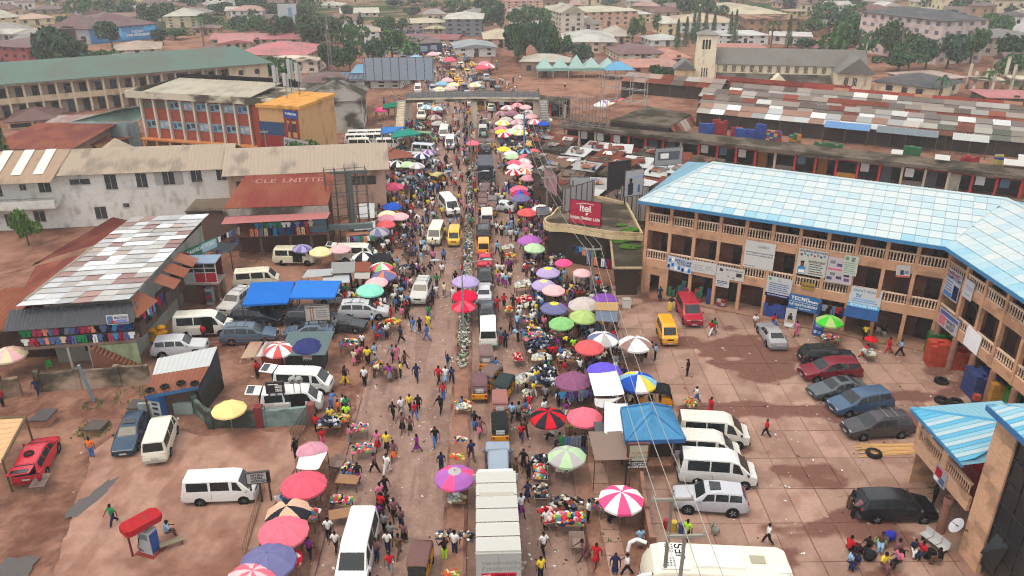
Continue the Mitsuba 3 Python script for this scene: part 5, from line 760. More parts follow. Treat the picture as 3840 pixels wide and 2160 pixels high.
for args in([(-133.1,350.4,-120.1,352.6,16,4.6,2.7),'cream four storey block with a hipped roof right of the advertising block',C(206,186,156),C(206,202,186),4],[(-116.2,259.9,-103.7,264.1,16,2.2,1.8),'white two storey house with a beige hipped roof before the advertising block',C(222,216,206),C(196,176,152),2],[(-201.4,350.1,-196.9,358.0,18,4.1,3.1),'cream three storey house at the far left top edge',C(206,190,156),C(206,200,180),3],[(-198.6,360.8,-188.1,369.0,16,2.6,1.6),'long cream house with a pale orange roof left of the advertising block',C(206,196,160),C(210,176,150),1],[(-151.7,248.3,-132.5,241.0,20,5.5,1.0),'red brick three storey block cut by the left edge',C(150,80,82),C(116,60,62),3],[(-137.6,250.6,-130.1,248.9,10,1.2,0.9),'low house with a brown roof right of the red brick block',C(206,200,190),C(112,66,60),1],[(-96.7,293.0,-62.4,293.7,14,1.7,1.3),'very long shed with a pink red roof, upper left of centre',C(196,176,150),C(212,126,132),1,'gable'],[(-87.6,274.8,-77.9,277.9,14,2.5,1.0),'tan hall with a salmon roof in front of the long pink roofed shed',C(186,168,140),C(216,128,122),1,'gable'],[(-75.5,248.4,-54.1,246.3,24,2.3,2.6),'large hall with a pink red hipped roof, upper left of centre',C(176,150,130),C(216,120,126),1],[(-63.3,227.0,-46.4,226.9,10,3.2,0.3),'white two storey gallery building with balconies and a flat roof',C(222,206,190),C(206,190,176),2,'flat'],[(-224.8,419.7,-212.5,423.0,12,2.0,1.6),'dark roofed long house at top left',C(150,130,116),C(100,66,66),1],[(-200.3,413.7,-191.5,414.8,10,1.8,1.5),'small white house with a blue roof left above the advertising block',C(214,216,220),C(90,120,176),1],[(-112.7,321.3,-103.1,322.3,10,2.5,0.5),'narrow house with a brown gable roof right of the cream block',C(190,160,130),C(120,70,64),1,'gable'],[(-89.7,451.3,-76.4,450.9,14,1.3,1.7),'cream house with a pale roof at the top, left of centre',C(206,196,176),C(206,200,186),1],[(-49.6,293.3,-37.3,294.8,14,4.0,1.7),'white three storey house with a beige pyramid roof and blue balcony',C(226,226,222),C(206,190,166),3],[(-67.5,396.4,-50.3,399.2,16,1.8,1.8),'long cream warehouse at the top left of centre',C(206,200,180),C(214,208,190),1,'gable'],[(-30.9,326.8,-15.3,331.0,16,3.7,1.3),'long three storey school with a white end wall and cream roof',C(190,176,166),C(216,206,170),3],[(-14.4,314.7,-0.7,314.3,22,6.4,1.5),'grey four storey block with a pale cream roof, unfinished frame front',C(120,124,132),C(222,222,206),4],[(-23.2,325.6,-14.8,326.2,10,1.8,1.0),'small house with a cream hipped roof before the grey block',C(196,190,176),C(216,206,166),1],[(-27.6,286.8,-9.4,284.4,14,2.3,1.0),'cluster house with a bright red roof and cream walls',C(206,176,140),C(160,66,66),2,'gable'],[(-8.6,257.1,3.8,258.8,14,2.8,1.1),'white shop block with a grey roof right of the green front',C(226,222,216),C(170,180,184),2,'gable'],[(0.5,279.7,11.2,280.0,20,3.0,2.0),'pink two storey house with a cream roof left of the big dark trees',C(214,176,166),C(222,206,170),2],[(-33.3,205.9,-19.2,206.4,14,3.2,1.3),'building with a bright sky blue roof left beyond the footbridge',C(206,206,206),C(120,190,226),2],[(-37.9,202.2,-20.6,201.6,10,1.9,1.1),'white house whose roof is covered with solar panels',C(214,214,206),C(120,128,140),2,'gable'],[(-18.6,219.0,-13.8,220.0,10,1.1,1.1),'white roofed shop with a blue front by the road',C(206,206,200),C(222,222,214),1,'mono'],[(26.9,342.2,38.0,341.8,26,6.9,1.1),'purple brown four storey wing of the large school complex',C(140,100,96),C(214,206,176),4],[(41.3,347.0,66.4,354.4,24,6.0,1.5),'long three storey pink wing of the school complex with a cream roof',C(206,166,140),C(218,212,182),3],[(31.1,327.0,40.3,329.1,16,7.4,2.8),'tall cream gabled block of the school complex',C(206,196,180),C(196,186,166),4,'gable'],[(36.6,331.7,48.2,333.8,16,2.6,2.9),'cream house with a steep pale roof before the school complex',C(212,200,186),C(206,204,192),2,'gable'],[(60.6,363.3,74.9,365.8,18,3.7,1.9),'yellowish house with a white hipped roof right of the school complex',C(206,186,140),C(222,220,210),2],[(26.3,265.9,42.9,264.7,24,3.6,2.4),'large pinkish house with a broad white hipped roof',C(216,190,170),C(216,216,206),2],[(44.2,290.0,53.6,290.4,16,2.6,2.7),'house with a beige grey hipped roof behind the broad white roof',C(206,180,160),C(206,196,180),2],[(41.5,246.6,56.2,248.1,20,2.1,1.6),'hall with a brown red roof and blue glazed side',C(226,216,190),C(120,60,60),2],[(40.8,221.5,55.3,222.2,16,1.9,0.8),'long bungalow with an orange roof left of the church tower',C(206,160,140),C(212,140,116),1],[(54.2,242.5,62.9,243.6,16,1.3,1.7),'house with an orange pyramid roof behind the orange bungalow',C(206,160,136),C(216,140,112),1],[(28.8,231.6,41.6,231.1,14,0.7,0.7),'low pavilion with a dark brown hipped roof beyond the shops',C(150,120,104),C(120,62,62),1],[(69.6,317.7,75.7,318.4,12,4.2,2.1),'narrow pale yellow house with a white roof, upper right of centre',C(222,206,160),C(226,222,206),2],[(58.4,282.0,69.7,283.5,12,2.1,1.4),'white house with blue trim and a pale roof beside cypress trees',C(222,222,220),C(216,216,210),1],[(-26.8,420.4,-14.8,420.0,12,1.3,1.8),'brown roofed house above the school with a cream roof',C(150,100,90),C(130,70,72),1],[(11.9,439.2,34.6,442.7,16,3.9,0.9),'pink apartment block at the top centre',C(216,180,150),C(190,120,110),3],[(11.7,350.8,26.4,350.3,12,1.2,0.6),'house with an unfinished white roof frame by the lattice tower',C(196,170,140),C(206,200,190),1],[(77.8,445.5,90.6,445.1,14,3.4,1.0),'pale block at the top, right of centre',C(196,190,180),C(170,160,150),3],[(109.6,404.4,137.8,404.9,26,2.5,2.2),'large house with a cream hipped roof at top, right of centre',C(170,120,96),C(214,200,164),2],[(113.4,373.7,139.4,376.0,22,2.7,2.6),'brick house with a cream hipped roof above the unfinished block',C(176,128,104),C(218,206,170),2],[(77.4,323.0,100.5,322.2,26,4.0,2.5),'long white two storey school with blue ground floor and cream roof',C(214,218,222),C(216,190,156),2],[(103.0,318.4,124.1,315.8,22,5.3,0.3),'unfinished bare brown concrete block without a roof',C(166,128,104),C(150,120,104),2,'flat'],[(84.1,284.8,100.6,286.1,16,3.2,0.6),'white house with a white roof behind the church',C(226,226,222),C(226,226,222),2],[(102.2,288.0,114.9,283.7,14,2.9,0.6),'low white roofed house behind the palm',C(222,216,206),C(222,220,214),1],[(71.6,240.5,86.7,240.0,20,3.5,0.6),'house with an orange red roof right behind the church nave',C(206,150,130),C(206,122,100),2],[(108.7,263.0,117.8,262.7,14,1.5,1.1),'house with a dark red gable roof between trees above the church',C(222,206,190),C(140,66,64),1],[(155.2,301.5,164.8,302.0,12,1.8,1.0),'small house with a cream roof among trees, left of the tall pale block',C(190,140,120),C(206,190,160),1],[(159.3,254.9,176.4,251.3,22,5.6,1.6),'grey roofed building with stepped terraces at the right edge',C(170,160,146),C(120,116,110),2],[(113.8,175.4,124.8,173.5,10,1.7,0.9),'open fronted shed with a pink red roof at the right edge above the market',C(110,96,90),C(206,120,120),1],[(112.3,201.8,125.8,205.4,12,1.3,0.7),'long low building with a pale pink roof behind the black roofed house',C(190,176,160),C(206,176,160),1],[(148.4,395.8,157.3,396.9,10,2.1,0.7),'little yellow house among trees at the top right',C(206,190,130),C(190,160,130),1],[(159.2,388.5,168.6,389.5,10,1.3,1.0),'little house with a pinkish roof among trees at the top right',C(196,170,140),C(206,176,170),1]):
 h=args[0]; kw={}; kd=args[5] if len(args)>5 else 'hip'
 bld(*h,args[1],args[2],args[3],args[4],kd,**kw)
for hh,lb,w_,rc in(((-36.0,269.7,-21.3,267.5,14,3.7,0.3),'green fronted store with a brown roof, upper left of centre',C(120,190,110),BRN),((-20.9,262.7,-13.4,265.7,14,3.5,0.3),'navy fronted store with posters right of the green one',C(50,60,110),BRN)):
 k=bld(*hh,lb,w_,rc,1,'mono','store','shop',win=False,wmat='satin'); x0,y0,x1,y1=hh[:4]; a=math.atan2(y1-y0,x1-x0); L=math.hypot(x1-x0,y1-y0)
 for i in range(2):part(k,'poster',xf(box(L*(.06+.44*i),L*(.36+.4*i),-.12,-.02,hh[5]*.3,hh[5]*.8),(x0,y0,0),a),'satin',C(170,196,220) if i==0 or rc is None else C(150,210,140) if w_[1]>.3 else C(190,206,226))
k=bld(134.0,235.7,150.4,240.5,34,12.4,2.1,'tall pale pinkish five storey block with a black hipped roof, upper right',C(206,186,180),C(44,44,50),5,'hip','apartment_block','building',gap=3.6,ww=1.5,wcol=C(120,116,126)); bld(193.6,296.8,199.5,296.6,8,8.4,1.3,'slim white tower with a dark cap right of the tall pale block',C(222,220,222),C(60,50,56),2)
k=bld(94.9,191.1,104.0,180.5,15,2.8,2.0,'cream house with a jet black hipped roof right of the church',C(222,206,176),C(34,36,46),1,'hip',gap=5,ww=1.6)
# ruins at the right edge
rn=thing('unfinished_building','bare concrete columns and slabs of an unfinished building at the right edge','building'); x,y=118.75,190.26
for i in range(7):
 for j in range(2):part(rn,'column',xf(box(i*4,i*4+.6,j*6,j*6+.6,0,5+(i*3+j)%4),(x,y,0),-.3),'mossy',C(206,196,180))
for i in range(3):part(rn,'slab',xf(box(i*8,i*8+7,0,6.4,2.8+i*.6,3.1+i*.6),(x,y,0),-.3),'mossy',C(196,186,170))
# the church
ch=thing('church','long cream church with a grey roof, tall bell tower and gabled transept','church'); x0,y0=59.5,202.0; a=math.atan2(195.5-202,91-59.5); P=lambda m:xf(m,(x0,y0,0),a); AT.append((73,199,'the church')); CW=C(226,214,186); L=33
part(ch,'nave_wall',P(box(0,L,3,11,0,5.2)),'wall',CW); part(ch,'roof',P(xf(hip(L+3,8,3.6,.5,None,True),(L/2+1,7,5.1))),'roof',C(122,120,114)); part(ch,'aisle_wall',P(box(0,L-6,0,3,0,1.5)),'wall',C(190,176,150)); part(ch,'aisle_roof',P(sheet((-.5,-.6,1.5),(L-5.5,-.6,1.5),(L-5.5,3,2.9),(-.5,3,2.9),.12)),'mossy',C(96,92,86))
for i in range(12):k=part(ch,'window',P(cat([box(1.2+i*2.2+q*.34,1.45+i*2.2+q*.34,2.92,3.02,3.2,4.7+(.15 if q==1 else 0)) for q in range(3)])),'satin',C(120,104,92),kind='stuff'); part(ch,'buttress',P(box(.35+i*2.2,.6+i*2.2,2.8,3.02,2.9,5.1)),'wall',CW)
for i in range(9):part(ch,'arcade_post',P(box(i*3.2,i*3.2+.3,-.4,-.1,0,1.5)),'wall',CW)
part(ch,'transept',P(box(L-5,L+3,-3.5,6,0,4.6)),'wall',CW); part(ch,'transept_roof',P(xf(hip(8,12,3.6,.4,None,True),(L-1,1.6,4.55))),'roof',C(126,124,118)); part(ch,'gable',P((np.array([[L-5,-3.52,4.55],[L+3,-3.52,4.55],[L-1,-3.52,8.1],[L-5,-3.3,4.55],[L+3,-3.3,4.55],[L-1,-3.3,8.1]]),np.array([[0,1,2],[3,5,4],[0,2,5],[0,5,3],[1,4,5],[1,5,2]]))),'wall',CW)
for x in(-3.4,-1.4):part(ch,'lancet_window',P(cat([box(L+x+q*.35,L+x+q*.35+.24,-3.58,-3.5,1.4,3.4) for q in range(3)])),'satin',C(96,84,80),kind='stuff')
part(ch,'porch',P(xf(hip(3.4,3,1.6,.3,None,True),(14.5,-.6,1.9),math.pi/2)),'wall',CW)
tw=part(ch,'tower',P(box(-6.2,-1.0,0,5.2,0,12.4,.1)),'wall',CW); part(ch,'tower_roof',P(xf(hip(4.7,4.7,1.1,.35),(-3.6,2.6,12.4))),'roof',C(150,146,140))
for q in range(3):part(tw,'belfry_shade',P(box(-4.7+q*.75,-4.2+q*.75,.12,.4,9.0,11.2)),'matte',C(60,52,54))  # dark panels painted as the shade inside the belfry, tower stays solid
for q in range(3):part(tw,'slit_window',P(box(-4.4+q*.6,-4.12+q*.6,-.02,.2,2.2,4.4)),'matte',C(90,80,76))
part(ch,'cross',P(cat(box(L+2.9,L+3.1,6.9,7.1,8.7,10.2),box(L+2.9,L+3.1,6.5,7.5,9.4,9.6))),'satin',CW); part(ch,'west_chapel',P(box(-11,-6.2,-1,6,0,4)),'wall',C(206,180,140)); part(ch,'chapel_roof',P(xf(hip(5,7,2.2,.3,None,True),(-8.6,2.5,4))),'roof',C(120,118,114))
# stadium field and stand
struct('sports_field',flat([(210.27,440.91),(204.14,410.05),(240.84,414.97),(254.69,461.41)],.03),'matte',C(96,130,78),label='green sports field')
sdm=thing('stadium_stand','dark tiered stand beyond the green sports field','stand'); x,y=245.96,439.67
for i in range(6):part(sdm,'tier',xf(box(0,52,i*3,i*3+3,0,1+i*1.4),(x,y,0),-.12),'wall',(C(80,84,96),C(150,150,156))[i%2])
# towers, boards, tents
def lattice(x,y,h,label,r=.9,col=C(190,190,190)):
 k=thing('lattice_mast',label,'mast'); q=[(r,r),(-r,r),(-r,-r),(r,-r)]; ms=[]
 for i in range(4):
  a,b=q[i],q[(i+1)%4]; ms.append(tube((x+a[0],y+a[1],0),(x+a[0]*.2,y+a[1]*.2,h),.1,.06,4))
  for j in range(8):s0,s1=1-.8*j/8,1-.8*(j+1)/8; ms.append(tube((x+a[0]*s0,y+a[1]*s0,h*j/8),(x+b[0]*s1,y+b[1]*s1,h*(j+1)/8),.05,.05,4))
 part(k,'lattice',cat(ms),'satin',col,kind='stuff'); part(k,'drum',tube((x,y,h*.8),(x,y,h*.86),r*.5,n=8),'satin',C(206,206,206))
lattice(20.18,376.93,20,'white lattice mast at the top centre'); lattice(-42.31,224.40,15,'lattice mast in front of the white gallery building',.5,C(150,140,140))
panel_board('white advertising board on a single pole among trees, upper left of centre',(-75.10,306.12),(-68.67,307.98),6,12.5,C(214,220,224),[(.55,.2,.75,.8,C(120,150,176))]); x,y=-29.29,197.21; panel_board('empty blue steel hoarding frame before the solar roofed house',(x,y),(x+17,y+.6),2.6,8,C(170,184,200),[(.02+.12*i,0,.03+.12*i,1,C(70,90,110)) for i in range(9)])
x0,y0,x1,y1,d_,h_,r_=-37.9,202.2,-20.6,201.6,10,1.9,1.1; a_=math.atan2(y1-y0,x1-x0); L_=math.hypot(x1-x0,y1-y0); sp=thing('solar_array','row of solar panels on the roof of the white house left beyond the footbridge','solar panels')
for i in range(14):part(sp,'panel',xf(sheet((i*L_/14+.1,-.4,h_+.3),((i+1)*L_/14-.1,-.4,h_+.3),((i+1)*L_/14-.1,4.6,h_+r_+.25),(i*L_/14+.1,4.6,h_+r_+.25),.06),(x0,y0,0),a_),'satin',C(96,108,130))
tn=thing('event_tent','pale teal event tents with peaked tops beyond the footbridge','tent'); x,y=16.29,217.81
for i in range(5):part(tn,'peak',xf(hip(4.4,5,2.4+(i==2)*.8,.1),(x+i*4.3,y+(i%2),2.6)),'satin',C(176,214,206))
part(tn,'valance',box(x-2.2,x+19,y-2.6,y-2.5,1.9,2.6),'satin',C(150,200,190))
for i in range(6):part(tn,'post',tube((x-2+i*4.2,y-2.5,0),(x-2+i*4.2,y-2.5,2.6),.1),'satin',C(206,206,206))
gz=thing('gazebo','small gazebo with a sky blue roof beside the tents','gazebo'); x,y=35.92,214.93; part(gz,'roof',xf(hip(7,6,1.8,.4),(x,y,2.6)),'satin',C(96,180,226)); [part(gz,'post',tube((x+dx,y+dy,0),(x+dx,y+dy,2.6),.12),'satin',C(190,180,170)) for dx in(-3,3) for dy in(-2.6,2.6)]
# trees of the town; each by its spot
TS=[(10,243,6.0,11.4),(16,237,7.4,11.9),(21,245,6.0,10.0),(13,254,5.4,9.5),(22,273,6.7,9.3),(25,251,4.9,5.9),(29,239,6.7,5.7),(53,290,5.2,8.5),(7,330,6.4,10.6),(14,356,6.3,6.5),(-37,224,5.5,8.8),(-33,241,6.7,6.8),(-36,309,8.0,7.6),(-50,327,6.3,6.0),(-32,322,4.7,5.9),(-114,225,7.3,6.2),(-106,222,8.3,6.5),(-103,226,7.7,6.3),(-100,229,6.3,5.0),(-93,231,7.5,5.0),(-88,228,8.2,4.6),(-83,229,6.3,3.6),(-77,230,6.4,3.2),(-71,229,6.3,2.9),(-44,229,7.5,7.5),(-196,415,11.1,4.3),(-191,430,10.8,5.1),(-180,430,11.5,5.7),(-142,356,9.0,9.0),(-143,373,7.7,7.8),(-115,350,8.3,5.3),(-98,334,10.7,6.0),(-87,324,10.4,6.9),(-73,302,10.2,8.3),(-63,298,10.5,9.5),(-55,293,10.4,9.0),(-127,413,13.1,5.5),(-111,398,13.2,6.5),(-96,378,13.2,7.3),(-86,384,13.4,6.3),(-157,454,11.4,4.0),(-149,462,12.4,4.1),(-158,301,5.3,5.0),(-147,272,3.9,2.5),(-114,307,9.8,3.7),(-178,357,6.8,4.2),(-33,388,7.4,5.3),(-24,432,8.3,4.5),(-49,450,10.7,4.0),(-38,468,10.4,3.5),(-4,440,10.5,4.0),(6,448,10.0,4.0),(1,351,6.2,8.0),(20,400,9.0,4.8),(26,380,9.2,5.2),(69,323,4.2,6.5),(69,464,12.6,3.5),(95,436,11.9,5.3),(106,445,11.4,5.4),(-10,409,6.5,3.7),(144,346,9.6,6.4),(138,316,10.4,8.8),(132,287,10.9,9.4),(129,266,10.6,10.4),(127,250,10.0,10.6),(122,228,8.8,9.4),(127,228,7.3,8.0),(160,357,11.6,7.7),(174,368,10.8,6.2),(165,330,9.2,6.1),(117,224,9.0,5.0),(179,324,6.4,7.0),(146,238,9.2,9.8),(151,227,11.1,9.0),(171,251,6.7,6.0),(170,402,9.8,6.1),(107,270,8.9,3.8),(100,397,9.0,6.0),(167,442,12.1,5.4),(180,442,12.1,6.0),(188,433,11.2,5.9),(210,459,11.9,4.2),(72,271,4.0,6.4),(73,199,2.7,2.5),(46,212,5.3,3.8),(50,212,5.3,3.1)]
def where(x,y):
 p=pix_(x,y); return p
def pix_(x,y):
 d=np.array([x,y,-CAM[2]]); c=d@np.array(FW); r=(x*math.cos(YAW)-y*math.sin(YAW))/c*797.3; return r  # which side of the picture
SIDE=lambda x,y:next(n for lim,n in((-350,'at the far left'),(-210,'at the left'),(-80,'left of the centre'),(60,'near the centre'),(200,'right of the centre'),(350,'at the right'),(9e9,'at the far right')) if pix_(x,y)<lim)
tc={}
for i,(x,y,w,h) in sorted(enumerate(TS),key=lambda q:q[1][1]):
 nm,c=(('dark green',G1),('deep blue green',G2),('mid green',C(66,96,58)),('grey green',G4))[(i*7+i//5)%4]; b=f'{nm} tree {SIDE(x, y)} of the town'; tc[b]=tc.get(b,-1)+1
 tree(x,y,w*1.15,h*1.08,f'{b}, {ORD[tc[b]]} nearest' if tc[b]<12 else f'{b}, {tc[b] + 1}th nearest',c,i,'trees of the town')
for n,(v) in enumerate(((95.00,266.79),(-97.28,287.42),(105.25,180.48),(123.37,191.91),(-22.50,401.77))):palm(*v,(9,9,5,4.5,9)[n],('palm tree behind the church nave','palm tree between the advertising block and pink roofs','young palm right of the black roofed house','young palm before the unfinished columns','palm tree at the top left of centre')[n],(4.2,4.5,2.6,2.6,4)[n])
for n,v in enumerate(((79.17,300.76),(81.87,300.67),(84.97,300.56),(88.07,284.68),(87.52,288.49),(70.16,281.60),(74.53,288.95),(104.37,276.80),(65.50,274.63))):conifer(*v,12-n%3,f'{ORD[n]} from the left of the slim cypresses by the white school' if n<7 else('cypress right of the palm behind the church','cypress beside the white house with blue trim')[n-7],1.5)
# small houses and shacks that fill the town, each where a roof shows
SM=[C(120,70,62),C(140,104,90),C(170,164,156),C(206,198,182),C(112,88,80),C(196,150,140),C(150,146,140),C(222,218,208),C(100,60,56)]
SN=['brown','dull tan','grey','cream','dark brown','pinkish','pale grey','white','dark red']
g=np.random.default_rng(11); occ=list(OCC); hc={}; made=[]
def free(x,y,d):return all((x-a)**2+(y-b)**2>d*d for a,b in occ)
for i in range(1500):
 if len(made)>=190:break
 y=g.uniform(205,505) if i%3 else g.uniform(205,330); x=g.uniform(-.66,.7)*y
 if abs(x-np.interp(y,[160,250,350,505],[-2,-9,-36,-60]))<15 or(30<x<110 and y<250) or not free(x,y,9+y*.012):continue
 if-60>x>-140 and y<215:continue
 d0,th=math.hypot(x,y),math.atan2(x,y)
 if any(2<math.hypot(a,b)-d0<42 and abs(math.atan2(a,b)-th)*d0<9 for a,b in OCC):continue  # keep the fronts of the larger buildings clear
 occ.append((x,y)); made.append((x,y))
TM+=[tree_mesh(9,520,leaf=.12,lobes=7),tree_mesh(10,520,leaf=.12,lobes=8)]
for i in range(170):
 y=g.uniform(200,520) if i%4 else g.uniform(380,520); x=g.uniform(-.66,.7)*y
 if abs(x-np.interp(y,[160,250,350,505],[-2,-9,-36,-60]))<16 or not all((x-a)**2+(y-b)**2>40 for a,b in occ) or(30<x<110 and y<235):continue
 nm,c=(('dark green',G1),('deep blue green',G2),('mid green',C(66,96,58)),('grey green',G4))[i%4]; b=f'{nm} tree {SIDE(x, y)} of the town'; tc[b]=tc.get(b,-1)+1; w=g.uniform(7,13); occ.append((x,y)); tree(x,y,w,w*g.uniform(.7,1),f'{b}, {tc[b] + 1}th nearest' if tc[b]>11 else f'{b}, {ORD[tc[b]]} nearest',c,4+i%2+6*(i%7),'trees of the town')
for x,y in sorted(made,key=lambda p:p[1]):
 j=int(g.integers(9)); w,d,h=g.uniform(7,15),g.uniform(6,10),g.uniform(2.4,4.5)*(1+(g.random()<.25)); a=g.uniform(-.5,.5); b=f'{SN[j]} roofed small house {SIDE(x, y)} of the far town'; hc[b]=hc.get(b,-1)+1
 bld(x-w/2*math.cos(a),y-w/2*math.sin(a),x+w/2*math.cos(a),y+w/2*math.sin(a),d,h,g.uniform(1.2,2.4),f'{b}, {ORD[hc[b] % 12]} nearest' if hc[b]<12 else f'{b}, {hc[b] + 1}th nearest',R.choice([C(206,190,160),C(190,160,136),C(214,208,200),C(160,130,110)]),SM[j],1+(h>4.8),('hip','gable','hip')[j%3],'small_house','house',.5,group='small houses of the far town',gap=3.4)
 # ================================================================== vehicles: lofted bodies, front towards +x
 # stations from the front bumper backwards: distance, underside, sill half-width, belt height, belt half-width, top height, top half-width
CARS={'sedan':dict(L=4.65,wh=.32,ax=(.85,3.6),st=[(0,.38,.66,.6,.7,.64,.6),(.1,.24,.8,.68,.82,.73,.72),(1.1,.2,.87,.86,.86,.91,.74),(1.32,.2,.87,.9,.87,.95,.72),(2.1,.2,.88,.93,.87,1.38,.62),(2.9,.2,.88,.95,.87,1.44,.61),(3.4,.2,.88,.97,.87,1.39,.6),(4.05,.22,.87,.98,.85,1.03,.68),(4.55,.26,.84,.93,.8,.99,.66),(4.65,.4,.72,.88,.74,.92,.62)],ws=(3,4),rw=(6,7),side=[(1.62,2.42),(2.5,3.3)]),'wagon':dict(L=4.75,wh=.32,ax=(.9,3.6),st=[(0,.38,.66,.6,.7,.64,.6),(.1,.24,.8,.68,.82,.73,.72),(1.2,.2,.87,.86,.86,.9,.74),(1.45,.2,.87,.9,.87,.95,.72),(2.15,.2,.88,.93,.87,1.37,.62),(2.9,.2,.88,.95,.87,1.45,.61),(4.2,.22,.88,.96,.86,1.42,.6),(4.65,.26,.84,.95,.82,1.02,.66),(4.75,.4,.72,.88,.76,.92,.66)],ws=(3,4),rw=(6,7),side=[(1.72,2.5),(2.58,3.4),(3.48,4.15)]),'minivan':dict(L=5.05,wh=.34,ax=(.95,3.95),st=[(0,.4,.7,.66,.74,.7,.62),(.12,.26,.88,.78,.9,.84,.76),(.85,.22,.96,.96,.95,1.02,.82),(1.1,.22,.97,1.0,.96,1.08,.82),(2.05,.22,.98,1.06,.96,1.62,.72),(3,.22,.98,1.1,.96,1.74,.7),(4.6,.24,.97,1.12,.94,1.68,.68),(4.92,.3,.92,1.04,.9,1.12,.76),(5.05,.42,.84,.9,.84,.96,.78)],ws=(3,4),rw=(6,7),side=[(1.55,2.4),(2.5,3.5),(3.6,4.55)]),'suv':dict(L=4.75,wh=.38,ax=(.9,3.75),st=[(0,.5,.7,.8,.74,.86,.62),(.1,.34,.88,.95,.9,1.0,.76),(1.1,.3,.94,1.06,.92,1.12,.78),(1.35,.3,.95,1.1,.93,1.16,.78),(2.0,.3,.95,1.12,.93,1.68,.7),(2.9,.3,.95,1.14,.93,1.78,.69),(4.3,.32,.94,1.16,.91,1.72,.66),(4.62,.36,.9,1.12,.88,1.2,.74),(4.75,.5,.82,.95,.82,1.02,.74)],ws=(3,4),rw=(6,7),side=[(1.72,2.5),(2.58,3.4),(3.48,4.25)]),'van':dict(L=4.75,wh=.33,ax=(.72,3.55),st=[(0,.42,.72,.82,.74,.88,.64),(.07,.3,.82,.95,.82,1.0,.74),(.3,.26,.84,1.06,.84,1.12,.76),(1.0,.26,.845,1.1,.845,1.9,.72),(1.6,.26,.845,1.12,.845,1.98,.72),(4.5,.28,.845,1.12,.84,1.96,.7),(4.66,.34,.83,1.08,.82,1.16,.78),(4.75,.46,.78,.9,.78,.96,.76)],ws=(2,3),rw=(5,6),side=[(.72,1.35),(1.55,2.75),(2.9,4.3)]),'high_van':dict(L=5.3,wh=.35,ax=(.85,4.0),st=[(0,.42,.78,.86,.8,.92,.7),(.08,.3,.9,1.0,.9,1.06,.8),(.5,.26,.93,1.12,.93,1.2,.82),(1.35,.26,.94,1.2,.94,2.02,.76),(1.9,.26,.94,1.22,.94,2.24,.76),(5.05,.28,.94,1.22,.93,2.22,.74),(5.2,.34,.92,1.15,.9,1.24,.84),(5.3,.46,.84,.95,.84,1.0,.8)],ws=(2,3),rw=(5,6),side=[(1.0,1.75),(1.95,3.2),(3.28,4.75)]),'nose_van':dict(L=4.7,wh=.33,ax=(.95,3.85),st=[(0,.42,.74,.74,.78,.8,.66),(.1,.28,.88,.88,.88,.94,.8),(.75,.25,.91,1.02,.91,1.08,.82),(.9,.25,.915,1.06,.915,1.14,.82),(1.75,.25,.92,1.12,.915,1.86,.77),(2.2,.25,.92,1.12,.915,1.94,.76),(4.45,.27,.92,1.12,.91,1.93,.75),(4.6,.34,.9,1.08,.88,1.16,.8),(4.7,.46,.84,.9,.84,.96,.8)],ws=(3,4),rw=(6,7),side=[(1.5,2.1),(2.2,3.2),(3.3,4.3)]),'minibus':dict(L=3.5,wh=.27,ax=(.55,2.7),st=[(0,.36,.62,.74,.64,.8,.56),(.06,.25,.71,.86,.71,.92,.64),(.3,.22,.735,.96,.735,1.02,.67),(.85,.22,.74,1.0,.74,1.72,.63),(1.3,.22,.74,1.02,.74,1.85,.63),(3.3,.24,.74,1.02,.735,1.84,.62),(3.42,.3,.72,.96,.71,1.04,.66),(3.5,.4,.66,.82,.66,.88,.64)],ws=(2,3),rw=(5,6),side=[(.62,1.1),(1.25,2.1),(2.2,3.1)])}
def ring(s):
 _,zb,w0,zt,w1,tp,w2=s
 h=[(w0*.9,zb),(w0,zb+.13),(w1,zt),(w2+.02,max(zt+.02,tp-.07)),(w2-.1,tp)]; return np.array([(-y,z) for y,z in h]+[(y,z) for y,z in h[::-1]])
